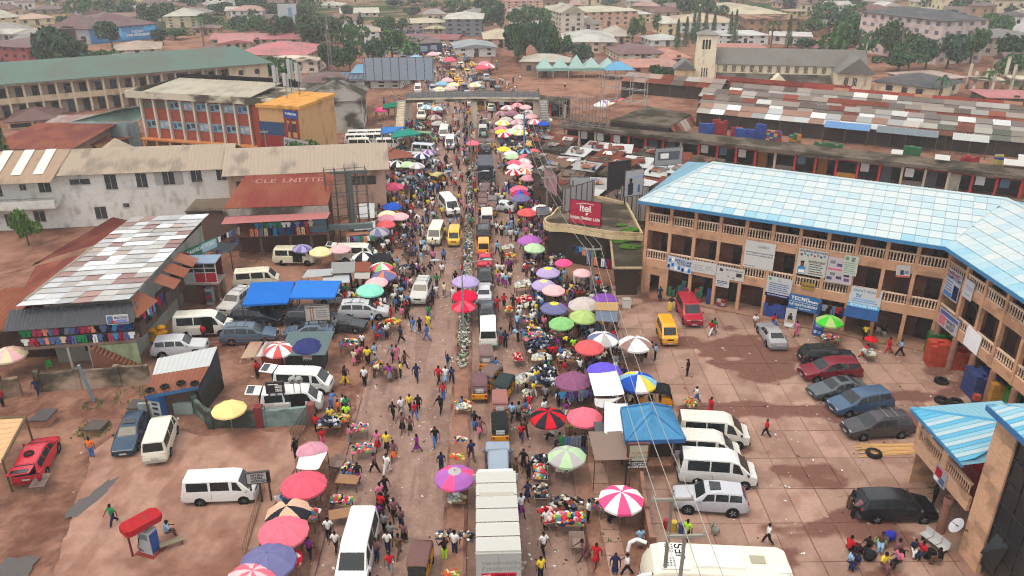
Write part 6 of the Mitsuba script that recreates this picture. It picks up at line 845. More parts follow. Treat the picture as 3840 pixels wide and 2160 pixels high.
def car_meshes(k):
 d=CARS[k]; S=d['st']; L=d['L']; rg=[ring(s) for s in S]; n=10
 v=np.array([[L/2-s[0],y,z] for s,r in zip(S,rg) for y,z in r]); f=[]
 for a in range(len(S)-1):
  for i in range(n):
   j=(i+1)%n; f+=[[a*n+i,a*n+j,(a+1)*n+j],[a*n+i,(a+1)*n+j,(a+1)*n+i]]
 m=(len(S)-1)*n
 for i in range(1,n-1):f+=[[0,i+1,i],[m,m+i,m+i+1]]
 out={'body':(v,np.array(f)[:,::-1])}
 xs=[s[0] for s in S]
 def at(x,i):  # ring point i at distance x
  a=max(q for q in range(len(S)-1) if xs[q]<=x+1e-9); t=(x-xs[a])/(xs[a+1]-xs[a]); y,z=rg[a][i]*(1-t)+rg[a+1][i]*t; return np.array([L/2-x,y,z])
 def pane(q,th=.015):q=[np.array(p) for p in q]; nn=np.cross(q[1]-q[0],q[3]-q[0]); nn/=np.linalg.norm(nn); return sheet(*[p+nn*th for p in q],th=.03)
 sd=[]
 for(a,b) in d['side']:
  for sg,(i,j) in((-1,(2,3)),(1,(7,6))):
   lo=lambda x:at(x,i)*.87+at(x,j)*.13; hi=lambda x:at(x,i)*.1+at(x,j)*.9
   a2=a+(.34 if(a,b)==d['side'][0] else .03); q=(lo(b),lo(a),hi(a2),hi(b)) if sg>0 else(lo(a),lo(b),hi(b),hi(a2)); sd.append(pane(q))
 out['side']=sd
 def screen(p,lo,hi):
  A,B=rg[p[0]],rg[p[1]]; P=lambda t,i:np.array([L/2-(xs[p[0]]*(1-t)+xs[p[1]]*t),*(A[i]*(1-t)+B[i]*t)]); Q=[P(lo,4),P(lo,5),P(hi,5),P(hi,4)]
  for q in Q:q[1]*=1.04
  return pane(Q)
 out['ws']=screen(d['ws'],.06,.9); r=screen(d['rw'][::-1],.1,.88); out['rw']=(r[0],r[1])
 R_=d['wh']; ty=lathe([(R_*.55,-.1),(R_*.93,-.1),(R_,-.06),(R_,.06),(R_*.93,.1),(R_*.55,.1)],16,'y')
 hub=[lathe([(.001,.03),(R_*.2,.035),(R_*.24,.02),(R_*.58,.0),(R_*.62,.03),(R_*.64,-.02),(.001,-.06)],14,'y')]
 hub+=[xf(box(R_*.12,R_*.6,-.0,.05,-R_*.07,R_*.07),M=np.array([[math.cos(a),0,-math.sin(a)],[0,1,0],[math.sin(a),0,math.cos(a)]])) for a in np.arange(5)*2*np.pi/5]
 out['tyre'],out['rim']=ty,cat(hub); out['ax']=[(L/2-a,sg*(S[3][2]-.09)) for a in d['ax'] for sg in(-1,1)]
 out['arch_shade']=[xf(lathe([(.001,-.012),(R_*1.16,-.012),(R_*1.16,.012),(.001,.012)],18,'y'),(L/2-a,sg*(S[3][2]+.004-.0),R_)) for a in d['ax'] for sg in(-1,1)]  # discs that carry the painted shade round each wheel
 f0,f1=S[1],S[-2]; lo=(f0[3]-f0[1])*.42+f0[1]
 out['head']=[box(L/2-.13,L/2-.02,sg*f0[4]*.62-.17,sg*f0[4]*.62+.17,f0[3]-.16,f0[3]-.02) for sg in(-1,1)]
 tall=k in('minivan','suv')
 out['tail']=[box(-L/2+.02,-L/2+.14,sg*f1[4]*.84-.1,sg*f1[4]*.84+.1,f1[3]-.3,f1[3]-(-.02 if tall else .06)) for sg in(-1,1)]
 out['bump']=[box(L/2-.12,L/2+.05,-f0[2]*.95,f0[2]*.95,f0[1]+.05,f0[1]+.27),box(-L/2-.05,-L/2+.12,-f1[2]*.95,f1[2]*.95,f1[1]+.04,f1[1]+.26)]
 out['grille']=box(L/2-.09,L/2+.012,-f0[4]*.42,f0[4]*.42,f0[3]-.2,f0[3]-.05)
 out['plate']=[box(L/2+.05,L/2+.065,-.24,.24,f0[1]+.1,f0[1]+.22),box(-L/2-.065,-L/2-.03,-.24,.24,f1[1]+.34,f1[1]+.46)]
 c=S[d['ws'][0]]; out['mirror']=[xf(ico(.12,1,(.7,.8,1)),(L/2-c[0]-.2,sg*(c[4]+.12),c[5]+.06)) for sg in(-1,1)]
 tp=S[5]; out['rack']=[cat(tube((L/2-S[4][0]-.3,sg*(tp[6]-.06),tp[5]+.06),(-L/2+.75,sg*(tp[6]-.06),tp[5]+.05),.025),*[tube((x,-sg*.0+sg*(tp[6]-.06),tp[5]-.08),(x,sg*(tp[6]-.06),tp[5]+.06),.02) for x in(L/2-S[4][0]-.35,-L/2+.8)]) for sg in(-1,1)]
 out['bars']=[tube((x,-(tp[6]-.05),tp[5]+.07),(x,tp[6]-.05,tp[5]+.07),.028) for x in(-.3,-1.1)]
 out['lite']=None; return out
CM={}
def lite_car(kd,col):
 m=CM.setdefault(kd,car_meshes(kd)); gl=[m['ws'],m['rw']]+m['side']; ty=[xf(lathe([(.001,-.1),(CARS[kd]['wh'],-.1),(CARS[kd]['wh'],.1),(.001,.1)],8,'y'),(x,y,CARS[kd]['wh'])) for x,y in m['ax']]
 ms=[m['body'],cat(gl),cat(ty),cat(m['tail'])]; cs=[col,(.012,.016,.02),(.02,.02,.02),C(160,30,30)]
 return cat(ms),np.vstack([np.tile(c,(len(a[0]),1)) for a,c in zip(ms,cs)])
LITE={}
GL=(.012,.016,.02)
def car(kd,col,label,p,rz,ct='car',rack=False,group=None,full=True,two_tone=None,steel=False,plate=C(214,214,208),tail=C(150,26,30),bump=None,opts=()):
 """p: the middle of the car on the ground"""
 m=CM.setdefault(kd,car_meshes(kd)); to=place(p[0],p[1],.03 if len(p)<3 else p[2],rz)
 if not full:
  if(kd,tuple(col)) not in LITE:LITE[kd,tuple(col)]=lite_car(kd,col)
  me,cc=LITE[kd,tuple(col)]; k=single('parked_'+ct.replace(' ','_') if 0 else ct.replace(' ','_'),label,ct,me,'gloss',cc,to,group=group); AT.append((p[0],p[1],label)); return k
 k=thing(ct.replace(' ','_'),label,ct,group); AT.append((p[0],p[1],label))
 part(k,'body',m['body'],'gloss',col,to,smooth=38)
 part(k,'windscreen',m['ws'],'glass',GL,to); part(k,'rear_window',m['rw'],'glass',GL,to)
 for s in m['side']:part(k,'side_window',s,'glass',GL,to)
 for(x,y),a in zip(m['ax'],m['arch_shade']):
  part(k,'wheel_arch_shade',a,'matte',(.012,.012,.012),to); sg=1 if y>0 else-1  # near-black disc paints the shade of the wheel well on a closed side
  w=part(k,'wheel',m['tyre'],'matte',(.02,.019,.018),to@T().translate([x,y,CARS[kd]['wh']]))
  part(w,'rim',m['rim'],'satin',C(120,116,112) if steel else C(178,180,184),to@T().translate([x,y+sg*.06,CARS[kd]['wh']]).rotate([0,0,1],0 if sg>0 else 180))
 for a in m['head']:part(k,'headlight',a,'gloss',C(206,208,204),to)
 for a in m['tail']:part(k,'tail_light',a,'gloss',tail,to)
 for a in m['bump']:part(k,'bumper',a,'satin',bump or tuple(np.array(col)*.75),to)
 part(k,'grille',m['grille'],'satin',C(40,40,42),to)
 for a in m['plate']:part(k,'number_plate',a,'satin',plate,to)
 for a in m['mirror']:part(k,'mirror',a,'satin',bump or col,to)
 if rack:
  for a in m['rack']:part(k,'roof_rail',a,'satin',C(60,60,62),to)
  for a in m['bars']:part(k,'roof_bar',a,'satin',C(150,150,150),to)
 if kd in('van','high_van','nose_van','minibus'):
  S=CARS[kd]['st']; L=CARS[kd]['L']
  ribs=[box(-L/2+.5,L/2-S[4][0],y-.02,y+.02,S[5][5]-.01,S[5][5]+.022) for y in np.linspace(-.5,.5,7)*S[5][6]/.7]
  part(k,'roof_rib',cat(ribs),'gloss',tuple(np.array(col)*.93),to,kind='stuff')
  part(k,'door_seam',cat([box(L/2-x-.012,L/2-x+.012,sg*S[4][2]*.99-.008,sg*S[4][2]*.99+.008,.42,1.1) for x in(S[4][0]-.15,S[4][0]+1.15) for sg in(-1,1)]),'matte',C(90,88,84),to,kind='stuff')
 S=CARS[kd]['st']; L=CARS[kd]['L']
 if 'sunroof' in opts:part(k,'sunroof',box(L/2-S[4][0]-.95,L/2-S[4][0]-.25,-.42,.42,S[4][5]+.02,S[5][5]+.012),'glass',GL,to)
 if 'door' in opts:part(k,'doorway_shade',box(.05,1.15,-S[4][2]-.012,-S[4][2]+.1,.42,S[4][5]-.14),'matte',(.014,.013,.012),to); part(k,'sliding_door',box(-1.15,-.02,-S[4][2]-.09,-S[4][2]-.03,.4,1.12),'gloss',col,to)  # near-black panel paints the dark inside of the doorway on a closed body
 if 'hatch' in opts:
  part(k,'raised_tailgate',sheet((-L/2+.12,.7,S[5][5]-.02),(-L/2+.12,-.7,S[5][5]-.02),(-L/2-1.0,-.7,S[5][5]+.12),(-L/2-1.0,.7,S[5][5]+.12),-.06),'gloss',col,to)
  part(k,'tailgate_glass',sheet((-L/2-.4,.55,S[5][5]+.07),(-L/2-.4,-.55,S[5][5]+.07),(-L/2-.9,-.55,S[5][5]+.135),(-L/2-.9,.55,S[5][5]+.135),-.05),'glass',GL,to)
  part(k,'boot_shade',box(-L/2+.02,-L/2+.2,-.66,.66,.6,S[5][5]-.2),'matte',(.016,.014,.013),to)  # near-black panel paints the dark inside of the boot, body is closed
 return k
def wheels(kd,col,label,F,Rr,side,ct='car',**k):
 """placed by the two wheel contacts seen on one side: side = 1 when that is its right side"""
 F,Rr=np.array(F),np.array(Rr); d=F-Rr; d/=np.linalg.norm(d); left=np.array([-d[1],d[0]]); D=CARS[kd]; mid=(F+Rr)/2
 off=D['L']/2-(D['ax'][0]+D['ax'][1])/2; c=mid+left*side*(D['st'][3][2]-.05)-d*off; return car(kd,col,label,(c[0],c[1]),math.atan2(d[1],d[0]),ct,**k)
def rear_at(kd,col,label,p,deg=90,ct='car',**k):a=math.radians(deg); L=CARS[kd]['L']/2; return car(kd,col,label,(p[0]+math.cos(a)*L,p[1]+math.sin(a)*L),a,ct,**k)
def front_at(kd,col,label,p,deg=-90,ct='car',**k):a=math.radians(deg); L=CARS[kd]['L']/2; return car(kd,col,label,(p[0]-math.cos(a)*L,p[1]-math.sin(a)*L),a,ct,**k)
WH,CREAM,SIL,BLK,DGR,NVY,YEL=C(226,226,222),C(224,220,200),C(170,174,180),C(24,25,29),C(70,74,80),C(34,40,56),C(236,168,30)
# --- the courtyard on the right
wheels('suv',BLK,'black four wheel drive at the far end of the courtyard row, beyond the maroon car',(31.55,58.79),(28.28,58.98),1)
mr=wheels('minivan',C(120,24,42),'maroon people carrier with a spare wheel on its roof',(27.66,56.55),(30.89,56.78),-1)
wheels('sedan',C(84,92,98),'grey saloon with sunroof between the maroon and blue people carriers',(26.99,53.62),(30.48,54.26),-1,opts=('sunroof',))
wheels('minivan',C(62,88,118),'blue people carrier beside the dark grey one in the courtyard row',(28.08,51.25),(31.36,51.90),-1)
wheels('minivan',C(62,60,66),'dark grey people carrier with roof bars, nearest in the courtyard row',(27.97,48.14),(30.95,48.35),-1,rack=True)
wheels('minivan',C(22,26,34),'black people carrier with people leaning at its back, lower right',(27.79,39.04),(24.89,39.17),1,bump=C(90,92,96))
wheels('suv',C(186,188,196),'silver sports utility car with sunroof beside the white vans',(12.89,40.48),(15.72,40.06),-1,opts=('sunroof',))
wheels('high_van',WH,'white high roof van nearest the silver sports utility car',(17.33,42.84),(14.25,43.28),1,'van',bump=C(70,64,62))
v9=wheels('high_van',C(222,218,208),'white van with dark blue lettering between two white vans',(17.07,45.17),(13.79,45.62),1,'van')
wheels('high_van',C(224,222,210),'white van parked farthest back, beside the blue roofed kiosk',(18.47,47.44),(15.01,47.93),1,'van',bump=C(70,64,62))
rear_at('sedan',C(164,166,168),'silver saloon with open doors by the phone shop',(26.45,62.09),88)
front_at('nose_van',C(176,26,52),'red van parked in front of the drinks store',(19.91,67.01),-91,'van')
front_at('minibus',YEL,'yellow minibus parked at the edge of the courtyard',(16.77,63.33),-91,'minibus',bump=C(230,150,24))
# --- the queue in the right carriageway, from the near end
rear_at('suv',C(140,156,172),'silver blue car with stickers on the rear glass ahead of the white lorry',(.6,43.0),90,rack=False,opts=())
rear_at('van',WH,'white van with a green bumper in the right carriageway queue',(0.04,63.18),90,'van',bump=C(40,120,60))
rear_at('sedan',C(52,58,66),'dark grey saloon queueing behind the silver one',(-0.07,68.11),90,tail=C(220,20,24))
rear_at('sedan',C(196,200,206),'silver saloon with lit red tail lights in the queue',(-0.34,72.66),90,tail=C(220,20,24))
rear_at('sedan',C(30,33,38),'black saloon behind the red car in the queue',(-0.19,77.14),90,tail=C(220,20,24))
rc=rear_at('sedan',C(196,30,52),'red saloon with yellow bands on its boot',(-0.20,81.72),90)
rear_at('minibus',C(240,160,30),'orange minibus ahead of the red saloon',(-0.34,85.99),90,'minibus',bump=C(220,140,30))
rear_at('suv',C(26,26,30),'black jeep ahead of the orange minibus',(-0.35,90.79),90)
rear_at('van',C(216,212,200),'white van with navy back ahead of the queueing tricycles',(0.11,95.89),90,'van',bump=NVY)
rear_at('suv',C(28,28,32),'dark pickup with bright brake lights behind the navy lorry',(0.06,112.18),90,tail=C(255,20,20))
rear_at('sedan',C(48,66,92),'dark blue car turning by the stalls, right carriageway',(2.05,104.69),128,tail=C(220,20,24))
rear_at('sedan',C(200,204,208),'white car half hidden by a red umbrella',(4.11,102.63),150)
rear_at('sedan',C(40,46,52),'dark saloon just beyond the navy lorry',(0.30,134.21),100)
rear_at('van',C(190,192,194),'silver van far up the right carriageway',(-0.41,146.72),90,'van')
# --- coming towards us on the left carriageway
front_at('suv',C(196,196,190),'silver jeep with roof rack coming down the left carriageway',(-7.13,72.82),-96,rack=True)
front_at('van',CREAM,'cream van among the stalls left of the yellow minibus',(-6.47,89.95),-95,'van')
ym=front_at('minibus',C(232,184,40),'yellow minibus with a star on its roof',(-4.00,89.58),-91,'minibus')
front_at('high_van',WH,'white high roof van with lit headlamps coming down the road',(-4.29,100.75),-73,'van',bump=C(60,60,62))
front_at('van',WH,'white van in the road below the green canopy',(-6.26,137.59),-90,'van')
front_at('high_van',C(222,220,208),'white bus behind the white van near the footbridge',(-7.77,144.34),-92,'van')
car('high_van',WH,'white van at the bottom edge, driving out of the picture',(-7.97,37.0),math.radians(-92),'van')
# --- the old filling station
wheels('van',C(228,228,224),'white van with lettering behind the petrol price board',(-16.50,42.48),(-19.02,42.39),1,'van',steel=True)
wheels('van',C(226,224,206),'cream van parked beside the dark blue estate car',(-23.66,50.78),(-23.22,48.25),1,'van')
a=np.array((-26.50,47.97)); b=np.array((-27.16,52.52))
car('wagon',C(40,66,88),'dark blue estate car parked nose towards us',tuple((a+b)/2),math.atan2(*(a-b)[::-1]),rack=False,opts=('sunroof',))
wheels('minivan',C(196,34,56),'red people carrier with its tailgate raised',(-31.51,48.54),(-31.06,46.43),1,opts=('hatch',))
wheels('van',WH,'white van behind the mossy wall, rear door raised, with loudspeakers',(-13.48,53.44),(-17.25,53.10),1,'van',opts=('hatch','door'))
wheels('van',C(230,230,226),'white van with raised rear door and a sack on its roof',(-13.13,55.97),(-17.30,56.37),1,'van',opts=('hatch',),steel=True)
# --- the motor park on the left
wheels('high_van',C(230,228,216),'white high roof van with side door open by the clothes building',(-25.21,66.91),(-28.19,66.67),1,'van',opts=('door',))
wheels('minivan',C(80,100,118),'steel blue people carrier nearest the railing',(-20.70,65.26),(-23.60,65.08),1,rack=True)
wheels('minivan',C(34,42,56),'dark navy people carrier, left one under the blue awning',(-20.95,68.71),(-24.12,69.09),1,rack=True)
wheels('minivan',C(46,50,62),'dark navy people carrier, right one, with white roof bars',(-15.58,68.35),(-18.59,68.46),1,rack=True)
wheels('sedan',C(44,48,56),'dark saloon behind the transport notice board',(-12.37,67.07),(-15.57,67.39),1)
wheels('minivan',C(190,194,196),'silver people carrier with roof rails at the road edge',(-10.62,69.94),(-13.76,69.93),1,rack=True)
wheels('sedan',C(186,186,186),'silver saloon at the right end of the blue awnings',(-13.80,73.44),(-16.94,73.55),1)
front_at('suv',C(200,198,194),'silver jeep facing us beside the blue awning',(-26.14,70.95),-104,rack=True)
wheels('sedan',C(24,25,28),'black car in the shade under the left blue awning',(-20.79,72.70),(-23.52,72.60),1)
wheels('van',C(222,218,196),'cream van behind the blue awnings, back wheel showing',(-23.04,78.24),(-26.02,77.80),1,'van')
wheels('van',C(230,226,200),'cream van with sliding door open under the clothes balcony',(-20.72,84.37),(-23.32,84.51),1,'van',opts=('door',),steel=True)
wheels('van',C(228,226,214),'white van with raised rear door beside black and white umbrella',(-13.61,85.01),(-16.30,85.10),1,'van',opts=('hatch',))
wheels('suv',C(196,198,202),'silver estate car half hidden by the white lean-to roof',(-26.54,62.98),(-28.79,62.68),1)
wheels('sedan',C(84,104,126),'blue saloon behind the railing and the navy umbrella',(-18.28,65.80),(-15.60,65.87),-1)
# --- farther up on the left
wheels('sedan',C(60,74,84),'dark teal car by the pink umbrella, a man at its door',(-9.99,114.90),(-12.55,115.69),1)
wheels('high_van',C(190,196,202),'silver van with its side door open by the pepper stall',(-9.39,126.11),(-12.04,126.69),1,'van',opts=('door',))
wheels('van',C(196,206,214),'pale blue van behind two striped umbrellas',(-9.05,133.45),(-11.87,134.45),1,'van')
wheels('van',C(110,150,100),'white and green van beside the green canopy',(-10.32,142.77),(-12.18,143.34),1,'van')
wheels('suv',C(206,208,206),'white jeep behind the silver saloon, left of the road',(-17.83,114.07),(-19.79,113.62),1)
wheels('sedan',C(178,176,166),'silver saloon with an open door near the scaffold frame',(-15.10,110.69),(-18.09,111.51),1)
for n,(x,y,q) in enumerate(((-15.59,138.51,'nearest of the white vans parked in rows by the green canopy'),(-20.55,138.68,'white van at the left end of the nearest parked row'),(-21.59,142.05,'white van second from the left in the parked rows'),(-18.13,142.33,'white van in the middle of the parked rows'),(-21.63,145.11,'white van at the far left of the parked rows'),(-18.23,145.41,'white van farthest back in the parked rows'))):
 car('van',(WH,C(224,222,208))[n%2],q,(x-1.6,y+.6),math.radians(3),'van')
 # --- motor tricycles
YK,HOOD=C(226,152,28),C(104,82,80)
def tricycle(p,deg,label,hood=HOOD,body=YK,mark=True,full=True):
 to=place(p[0],p[1],.02,math.radians(deg)); k=thing('tricycle',label,'tricycle'); AT.append((p[0],p[1],label))
 prof=[(1.28,.35),(1.3,.75),(1.05,.95),(.95,.55),(.1,.5),(-.35,.5),(-.45,.95),(-1.2,.95),(-1.3,.8),(-1.32,.35)]
 v,f=prism(prof,-.62,.62); v=v[:,[0,2,1]]; v[v[:,0]>.9,1]*=.72; part(k,'body',(v,f[:,::-1]),'gloss',body,to)
 rg=[(1.02,.6,1.5,.5),(.85,.62,1.62,.5),(.4,.63,1.74,.56),(-.6,.64,1.74,.58),(-1.05,.64,1.6,.54),(-1.25,.63,1.1,.58)]
 v=[[x,y,z] for x,w,z,w2 in rg for y,z in((-w,z-.32),(-w,z-.12),(-w2,z),(w2,z),(w,z-.12),(w,z-.32))]; n=6
 f=[q for a in range(5) for i in range(5) for q in([a*n+i,(a+1)*n+i,a*n+i+1],[a*n+i+1,(a+1)*n+i,(a+1)*n+i+1])]
 part(k,'hood',(np.array(v),np.array(f)),'matte',hood,to,smooth=50)
 part(k,'windscreen',sheet((1.22,-.5,.86),(1.22,.5,.86),(1.02,.48,1.46),(1.02,-.48,1.46),.03),'glass',GL,to)
 part(k,'back_curtain',sheet((-1.28,.58,.9),(-1.28,-.58,.9),(-1.1,-.56,1.5),(-1.1,.56,1.5),.03),'satin',tuple(np.array(hood)*.6),to)
 if mark:part(k,'sticker',sheet((-1.275,.32,1.0),(-1.275,-.32,1.0),(-1.19,-.32,1.3),(-1.19,.32,1.3),.03),'satin',C(206,208,206),to)
 for y in(-.58,.58):
  part(k,'post',cat(tube((.98,y*.85,.8),(.98,y*.95,1.42),.025),tube((.1,y,.5),(.1,y,1.6),.022)),'satin',C(40,38,38),to)
  part(k,'tail_light',box(-1.36,-1.3,y*.86-.07,y*.86+.07,.62,.8),'gloss',C(170,40,34),to)
 part(k,'seat',box(-.95,-.3,-.55,.55,.5,.8),'matte',C(44,38,38),to); part(k,'driver_seat',box(.2,.55,-.35,.35,.5,.72),'matte',C(44,38,38),to)
 ty=lathe([(.1,-.06),(.22,-.06),(.25,0),(.22,.06),(.1,.06)],14,'y')
 for x,y in((1.02,0),(-.85,-.58),(-.85,.58)):part(k,'wheel',xf(ty,(x,y,.25)),'matte',(.02,.02,.02),to)
 part(k,'headlight',xf(ico(.1,1),(1.3,0,.72)),'gloss',C(200,200,196),to); part(k,'bumper',box(-1.42,-1.34,-.55,.55,.3,.42),'satin',C(90,56,50),to)
 return k
BK=C(40,42,44)
tricycle((0.80,49.81),91,'yellow tricycle with black hood and white rear notice, right behind the silver blue car',BK)
tricycle((0.88,53.03),90,'tricycle with faded pink hood carrying bottles behind the seat',C(150,104,100))
tricycle((-0.72,55.69),90,'tricycle with brown hood and black rear curtain beside the median kerb',C(110,84,88))
tricycle((0.26,57.17),62,'tricycle with brown hood slewed across the lane',C(112,96,94))
tricycle((1.33,55.55),70,'tricycle with dark green black hood, right of the brown hooded ones',C(52,62,64))
tricycle((-0.18,60.63),91,'tricycle with grey brown hood right behind the white van',C(118,100,98))
tricycle((-0.21,94.66),91,'grey hooded tricycle between black jeep and white van',C(96,88,86))
tricycle((0.80,101.68),88,'right tricycle of the pair ahead of the white van',C(124,92,88))
tricycle((-0.41,103.50),90,'left tricycle of the pair ahead of the white van, nearest the kerb',C(122,100,98))
tricycle((-0.44,106.08),90,'second tricycle from the white van along the kerb',C(116,92,90))
tricycle((0.89,104.73),89,'tricycle with grey hood beside the dark blue car',C(120,112,112))
tricycle((-0.17,108.76),92,'third tricycle from the white van along the kerb',C(112,94,94)); tricycle((-0.01,110.95),91,'tricycle right behind the dark pickup',C(118,98,98))
tricycle((-0.56,138.77),90,'left tricycle of the pair beyond the dark saloon',C(112,100,100)); tricycle((0.74,138.72),90,'right tricycle of the pair beyond the dark saloon',C(118,108,108))
tricycle((-7.35,116.86),-120,'yellow tricycle with pale hood on the left carriageway far up the road',C(176,168,120))
tricycle((-4.18,35.87),-96,'tricycle with brown hood coming towards us, bottom of the left carriageway',C(112,84,82),mark=False)
tricycle((13.44,53.73),172,'yellow tricycle with black hood parked behind the blue kiosk',BK)
# --- lorries and the coach
def lorry(p,deg,L,W,z0,z1,col,rear,label,name='lorry',ribs=6,door=None):
 to=place(p[0],p[1],.02,math.radians(deg)); k=thing(name,label,'lorry'); AT.append((p[0],p[1],label))
 part(k,'box_body',box(-L/2,L/2,-W/2,W/2,z0,z1-.12),'satin',col,to)
 n=ribs
 for i in range(n):part(k,'roof_panel',box(-L/2+i*L/n+.04,-L/2+(i+1)*L/n-.04,-W/2+.02,W/2-.02,z1-.12,z1),'satin',tuple(np.array(col)*R.uniform(.96,1.0)),to)
 for i in range(1,n):part(k,'roof_bow',box(-L/2+i*L/n-.035,-L/2+i*L/n+.035,-W/2-.01,W/2+.01,z1-.119,z1-.03),'matte',C(84,60,60),to)
 for y in(-1,1):part(k,'rear_door',box(-L/2-.05,-L/2-.004,min(y*.012,y*(W/2-.05)),max(y*.012,y*(W/2-.05)),z0+.05,z1-.2),'satin',rear,to)
 part(k,'rear_frame',cat(box(-L/2-.06,-L/2-.003,-W/2,W/2,z1-.2,z1-.121),box(-L/2-.06,-L/2-.003,-W/2,-W/2+.05,z0,z1-.2),box(-L/2-.06,-L/2-.003,W/2-.05,W/2,z0,z1-.2)),'satin',tuple(np.array(col)*.8),to)
 part(k,'chassis',box(-L/2+.2,L/2+1.9,-.45,.45,.55,z0-.002),'matte',C(40,38,38),to)
 cv=prism([(L/2+.25,.6),(L/2+2.1,.6),(L/2+2.1,1.6),(L/2+1.85,2.6),(L/2+.25,2.7)],-W/2+.1,W/2-.1); part(k,'cab',(cv[0][:,[0,2,1]],cv[1][:,::-1]),'gloss',col,to)
 part(k,'windscreen',sheet((L/2+2.12,-1,1.62),(L/2+2.12,1,1.62),(L/2+1.9,1,2.5),(L/2+1.9,-1,2.5),.03),'glass',GL,to)
 for y in(-W/2-.12,W/2+.12):part(k,'mirror',box(L/2+1.5,L/2+1.6,y-.12,y+.12,1.9,2.4),'satin',C(200,200,200),to)
 ty=lathe([(.2,-.14),(.46,-.14),(.5,-.1),(.5,.1),(.46,.14),(.2,.14)],16,'y')
 for x in(-L/2+1.3,L/2+1.1):
  for y in(-1,1):part(k,'wheel',xf(ty,(x,y*(W/2-.2),.5)),'matte',(.02,.02,.02),to)
 for y in(-.95,.95):part(k,'tail_light',box(-L/2-.07,-L/2-.02,y-.1,y+.1,z0-.3,z0-.12),'gloss',C(180,30,30),to)
 return k,to
lk,lt=lorry((.4,36.9),90.3,7.1,2.5,1.05,3.85,C(226,226,218),C(206,208,204),'large white box lorry at the bottom of the right carriageway')
up=np.array([[0,0,-1],[-1,0,0],[0,1,0.0]])
def rear_text(s,h,y,z,col,x=-3.61):m=text(s,h); m=(m[0]@up.T+[x,y,z],m[1]); part(lk,'lettering',m,'matte',col,lt)
rear_text('Verwandelbare',.25,.92,2.95,C(150,154,150)); rear_text('Polstermöbel',.27,.92,2.55,C(150,154,150))
part(lk,'print',cat(box(-3.612,-3.6,.5,.95,2.0,2.35),box(-3.612,-3.6,-.98,.46,2.0,2.35)),'matte',C(196,34,62),lt); rear_text('stella',.14,.93,2.1,WHITE,-3.616); rear_text('terkum',.24,.2,2.06,C(110,26,40),-3.616)
part(lk,'roof_patch',box(1.1,1.45,-1.05,1.05,3.851,3.86),'matte',C(172,168,158),lt)
lorry((-.02,117.6),90,6.4,2.35,1.0,3.5,C(70,76,90),C(38,44,62),'dark navy box lorry in the middle of the right carriageway',ribs=1)
def coach():
 k=thing('coach','white and cream touring coach, only its roof and horn mirrors showing, bottom right','coach'); to=place(12.4,32.9,.02,math.radians(174.6)); L,W,H=8.0,2.4,3.4
 rs=[(L/2,1.15,.5,1.6),(L/2-.1,1.2,.4,2.5),(L/2-.5,1.23,.35,3.25),(L/2-1.1,1.25,.35,3.4),(-L/2+.5,1.25,.35,3.38),(-L/2+.1,1.22,.4,3.2),(-L/2,1.15,.5,2.6)]
 v=[[x,y,z] for x,w,b,t in rs for y,z in((-w,b),(-w,t-.3),(-w+.1,t-.08),(-w+.35,t),(w-.35,t),(w-.1,t-.08),(w,t-.3),(w,b))]; n=8
 f=[q for a in range(6) for i in range(8) for q in([a*n+i,(a+1)*n+i,a*n+(i+1)%n],[a*n+(i+1)%n,(a+1)*n+i,(a+1)*n+(i+1)%n])]
 for i in range(1,7):f+=[[0,i,i+1],[48,48+i+1,48+i]]
 part(k,'body',(np.array(v),np.array(f)),'gloss',C(232,228,208),to,smooth=40)
 part(k,'windscreen',sheet((L/2+.02,-1.1,1.5),(L/2+.02,1.1,1.5),(L/2-.42,1.1,3.1),(L/2-.42,-1.1,3.1),.04),'glass',GL,to)
 for y in(-1.262,1.225):part(k,'side_glazing',box(-L/2+.6,L/2-1.0,y,y+.037,1.55,2.9),'glass',GL,to)
 part(k,'front_fairing',box(L/2-2.4,L/2-.9,-1.0,1.0,3.402,3.46),'gloss',C(236,238,234),to)
 for i in range(3):
  for j in range(10):part(k,'vent',box(L/2-1.3-i*.18,L/2-1.2-i*.18,-.9+j*.18,-.82+j*.18,3.461,3.465),'matte',BLACK,to) if j<4 or j>5 else None
 m=text('JES',.5); v=m[0][:,[1,0,2]]*[1,1,.2]; part(k,'lettering',(np.c_[L/2-2.25+v[:,0],.3-v[:,1],3.463+v[:,2]],m[1]),'matte',BLACK,to)
 part(k,'air_unit',cat(box(-1.4,L/2-2.6,-.85,.85,3.38,3.56,.06)),'gloss',C(236,236,224),to)
 part(k,'roof_hatch',box(-2.6,-1.8,-.3,.3,3.38,3.43),'satin',C(196,186,160),to); part(k,'rear_unit',box(-3.8,-3.1,.35,.95,3.3,3.47),'gloss',C(236,236,228),to)
 for y in(-1,1):
  pts=[(L/2-.3,y*1.2,3.2),(L/2+.25,y*1.4,3.25),(L/2+.62,y*1.42,2.95),(L/2+.7,y*1.42,2.35)]; part(k,'mirror',cat([tube(pts[i],pts[i+1],.11,n=8) for i in range(3)]),'gloss',C(236,236,236),to,smooth=50)
 ty=lathe([(.2,-.14),(.46,-.14),(.5,-.1),(.5,.1),(.46,.14),(.2,.14)],16,'y')
 for x in(-2.4,2.2):
  for y in(-1.05,1.1):part(k,'wheel',xf(ty,(x,y,.5)),'matte',(.02,.02,.02),to)
coach()
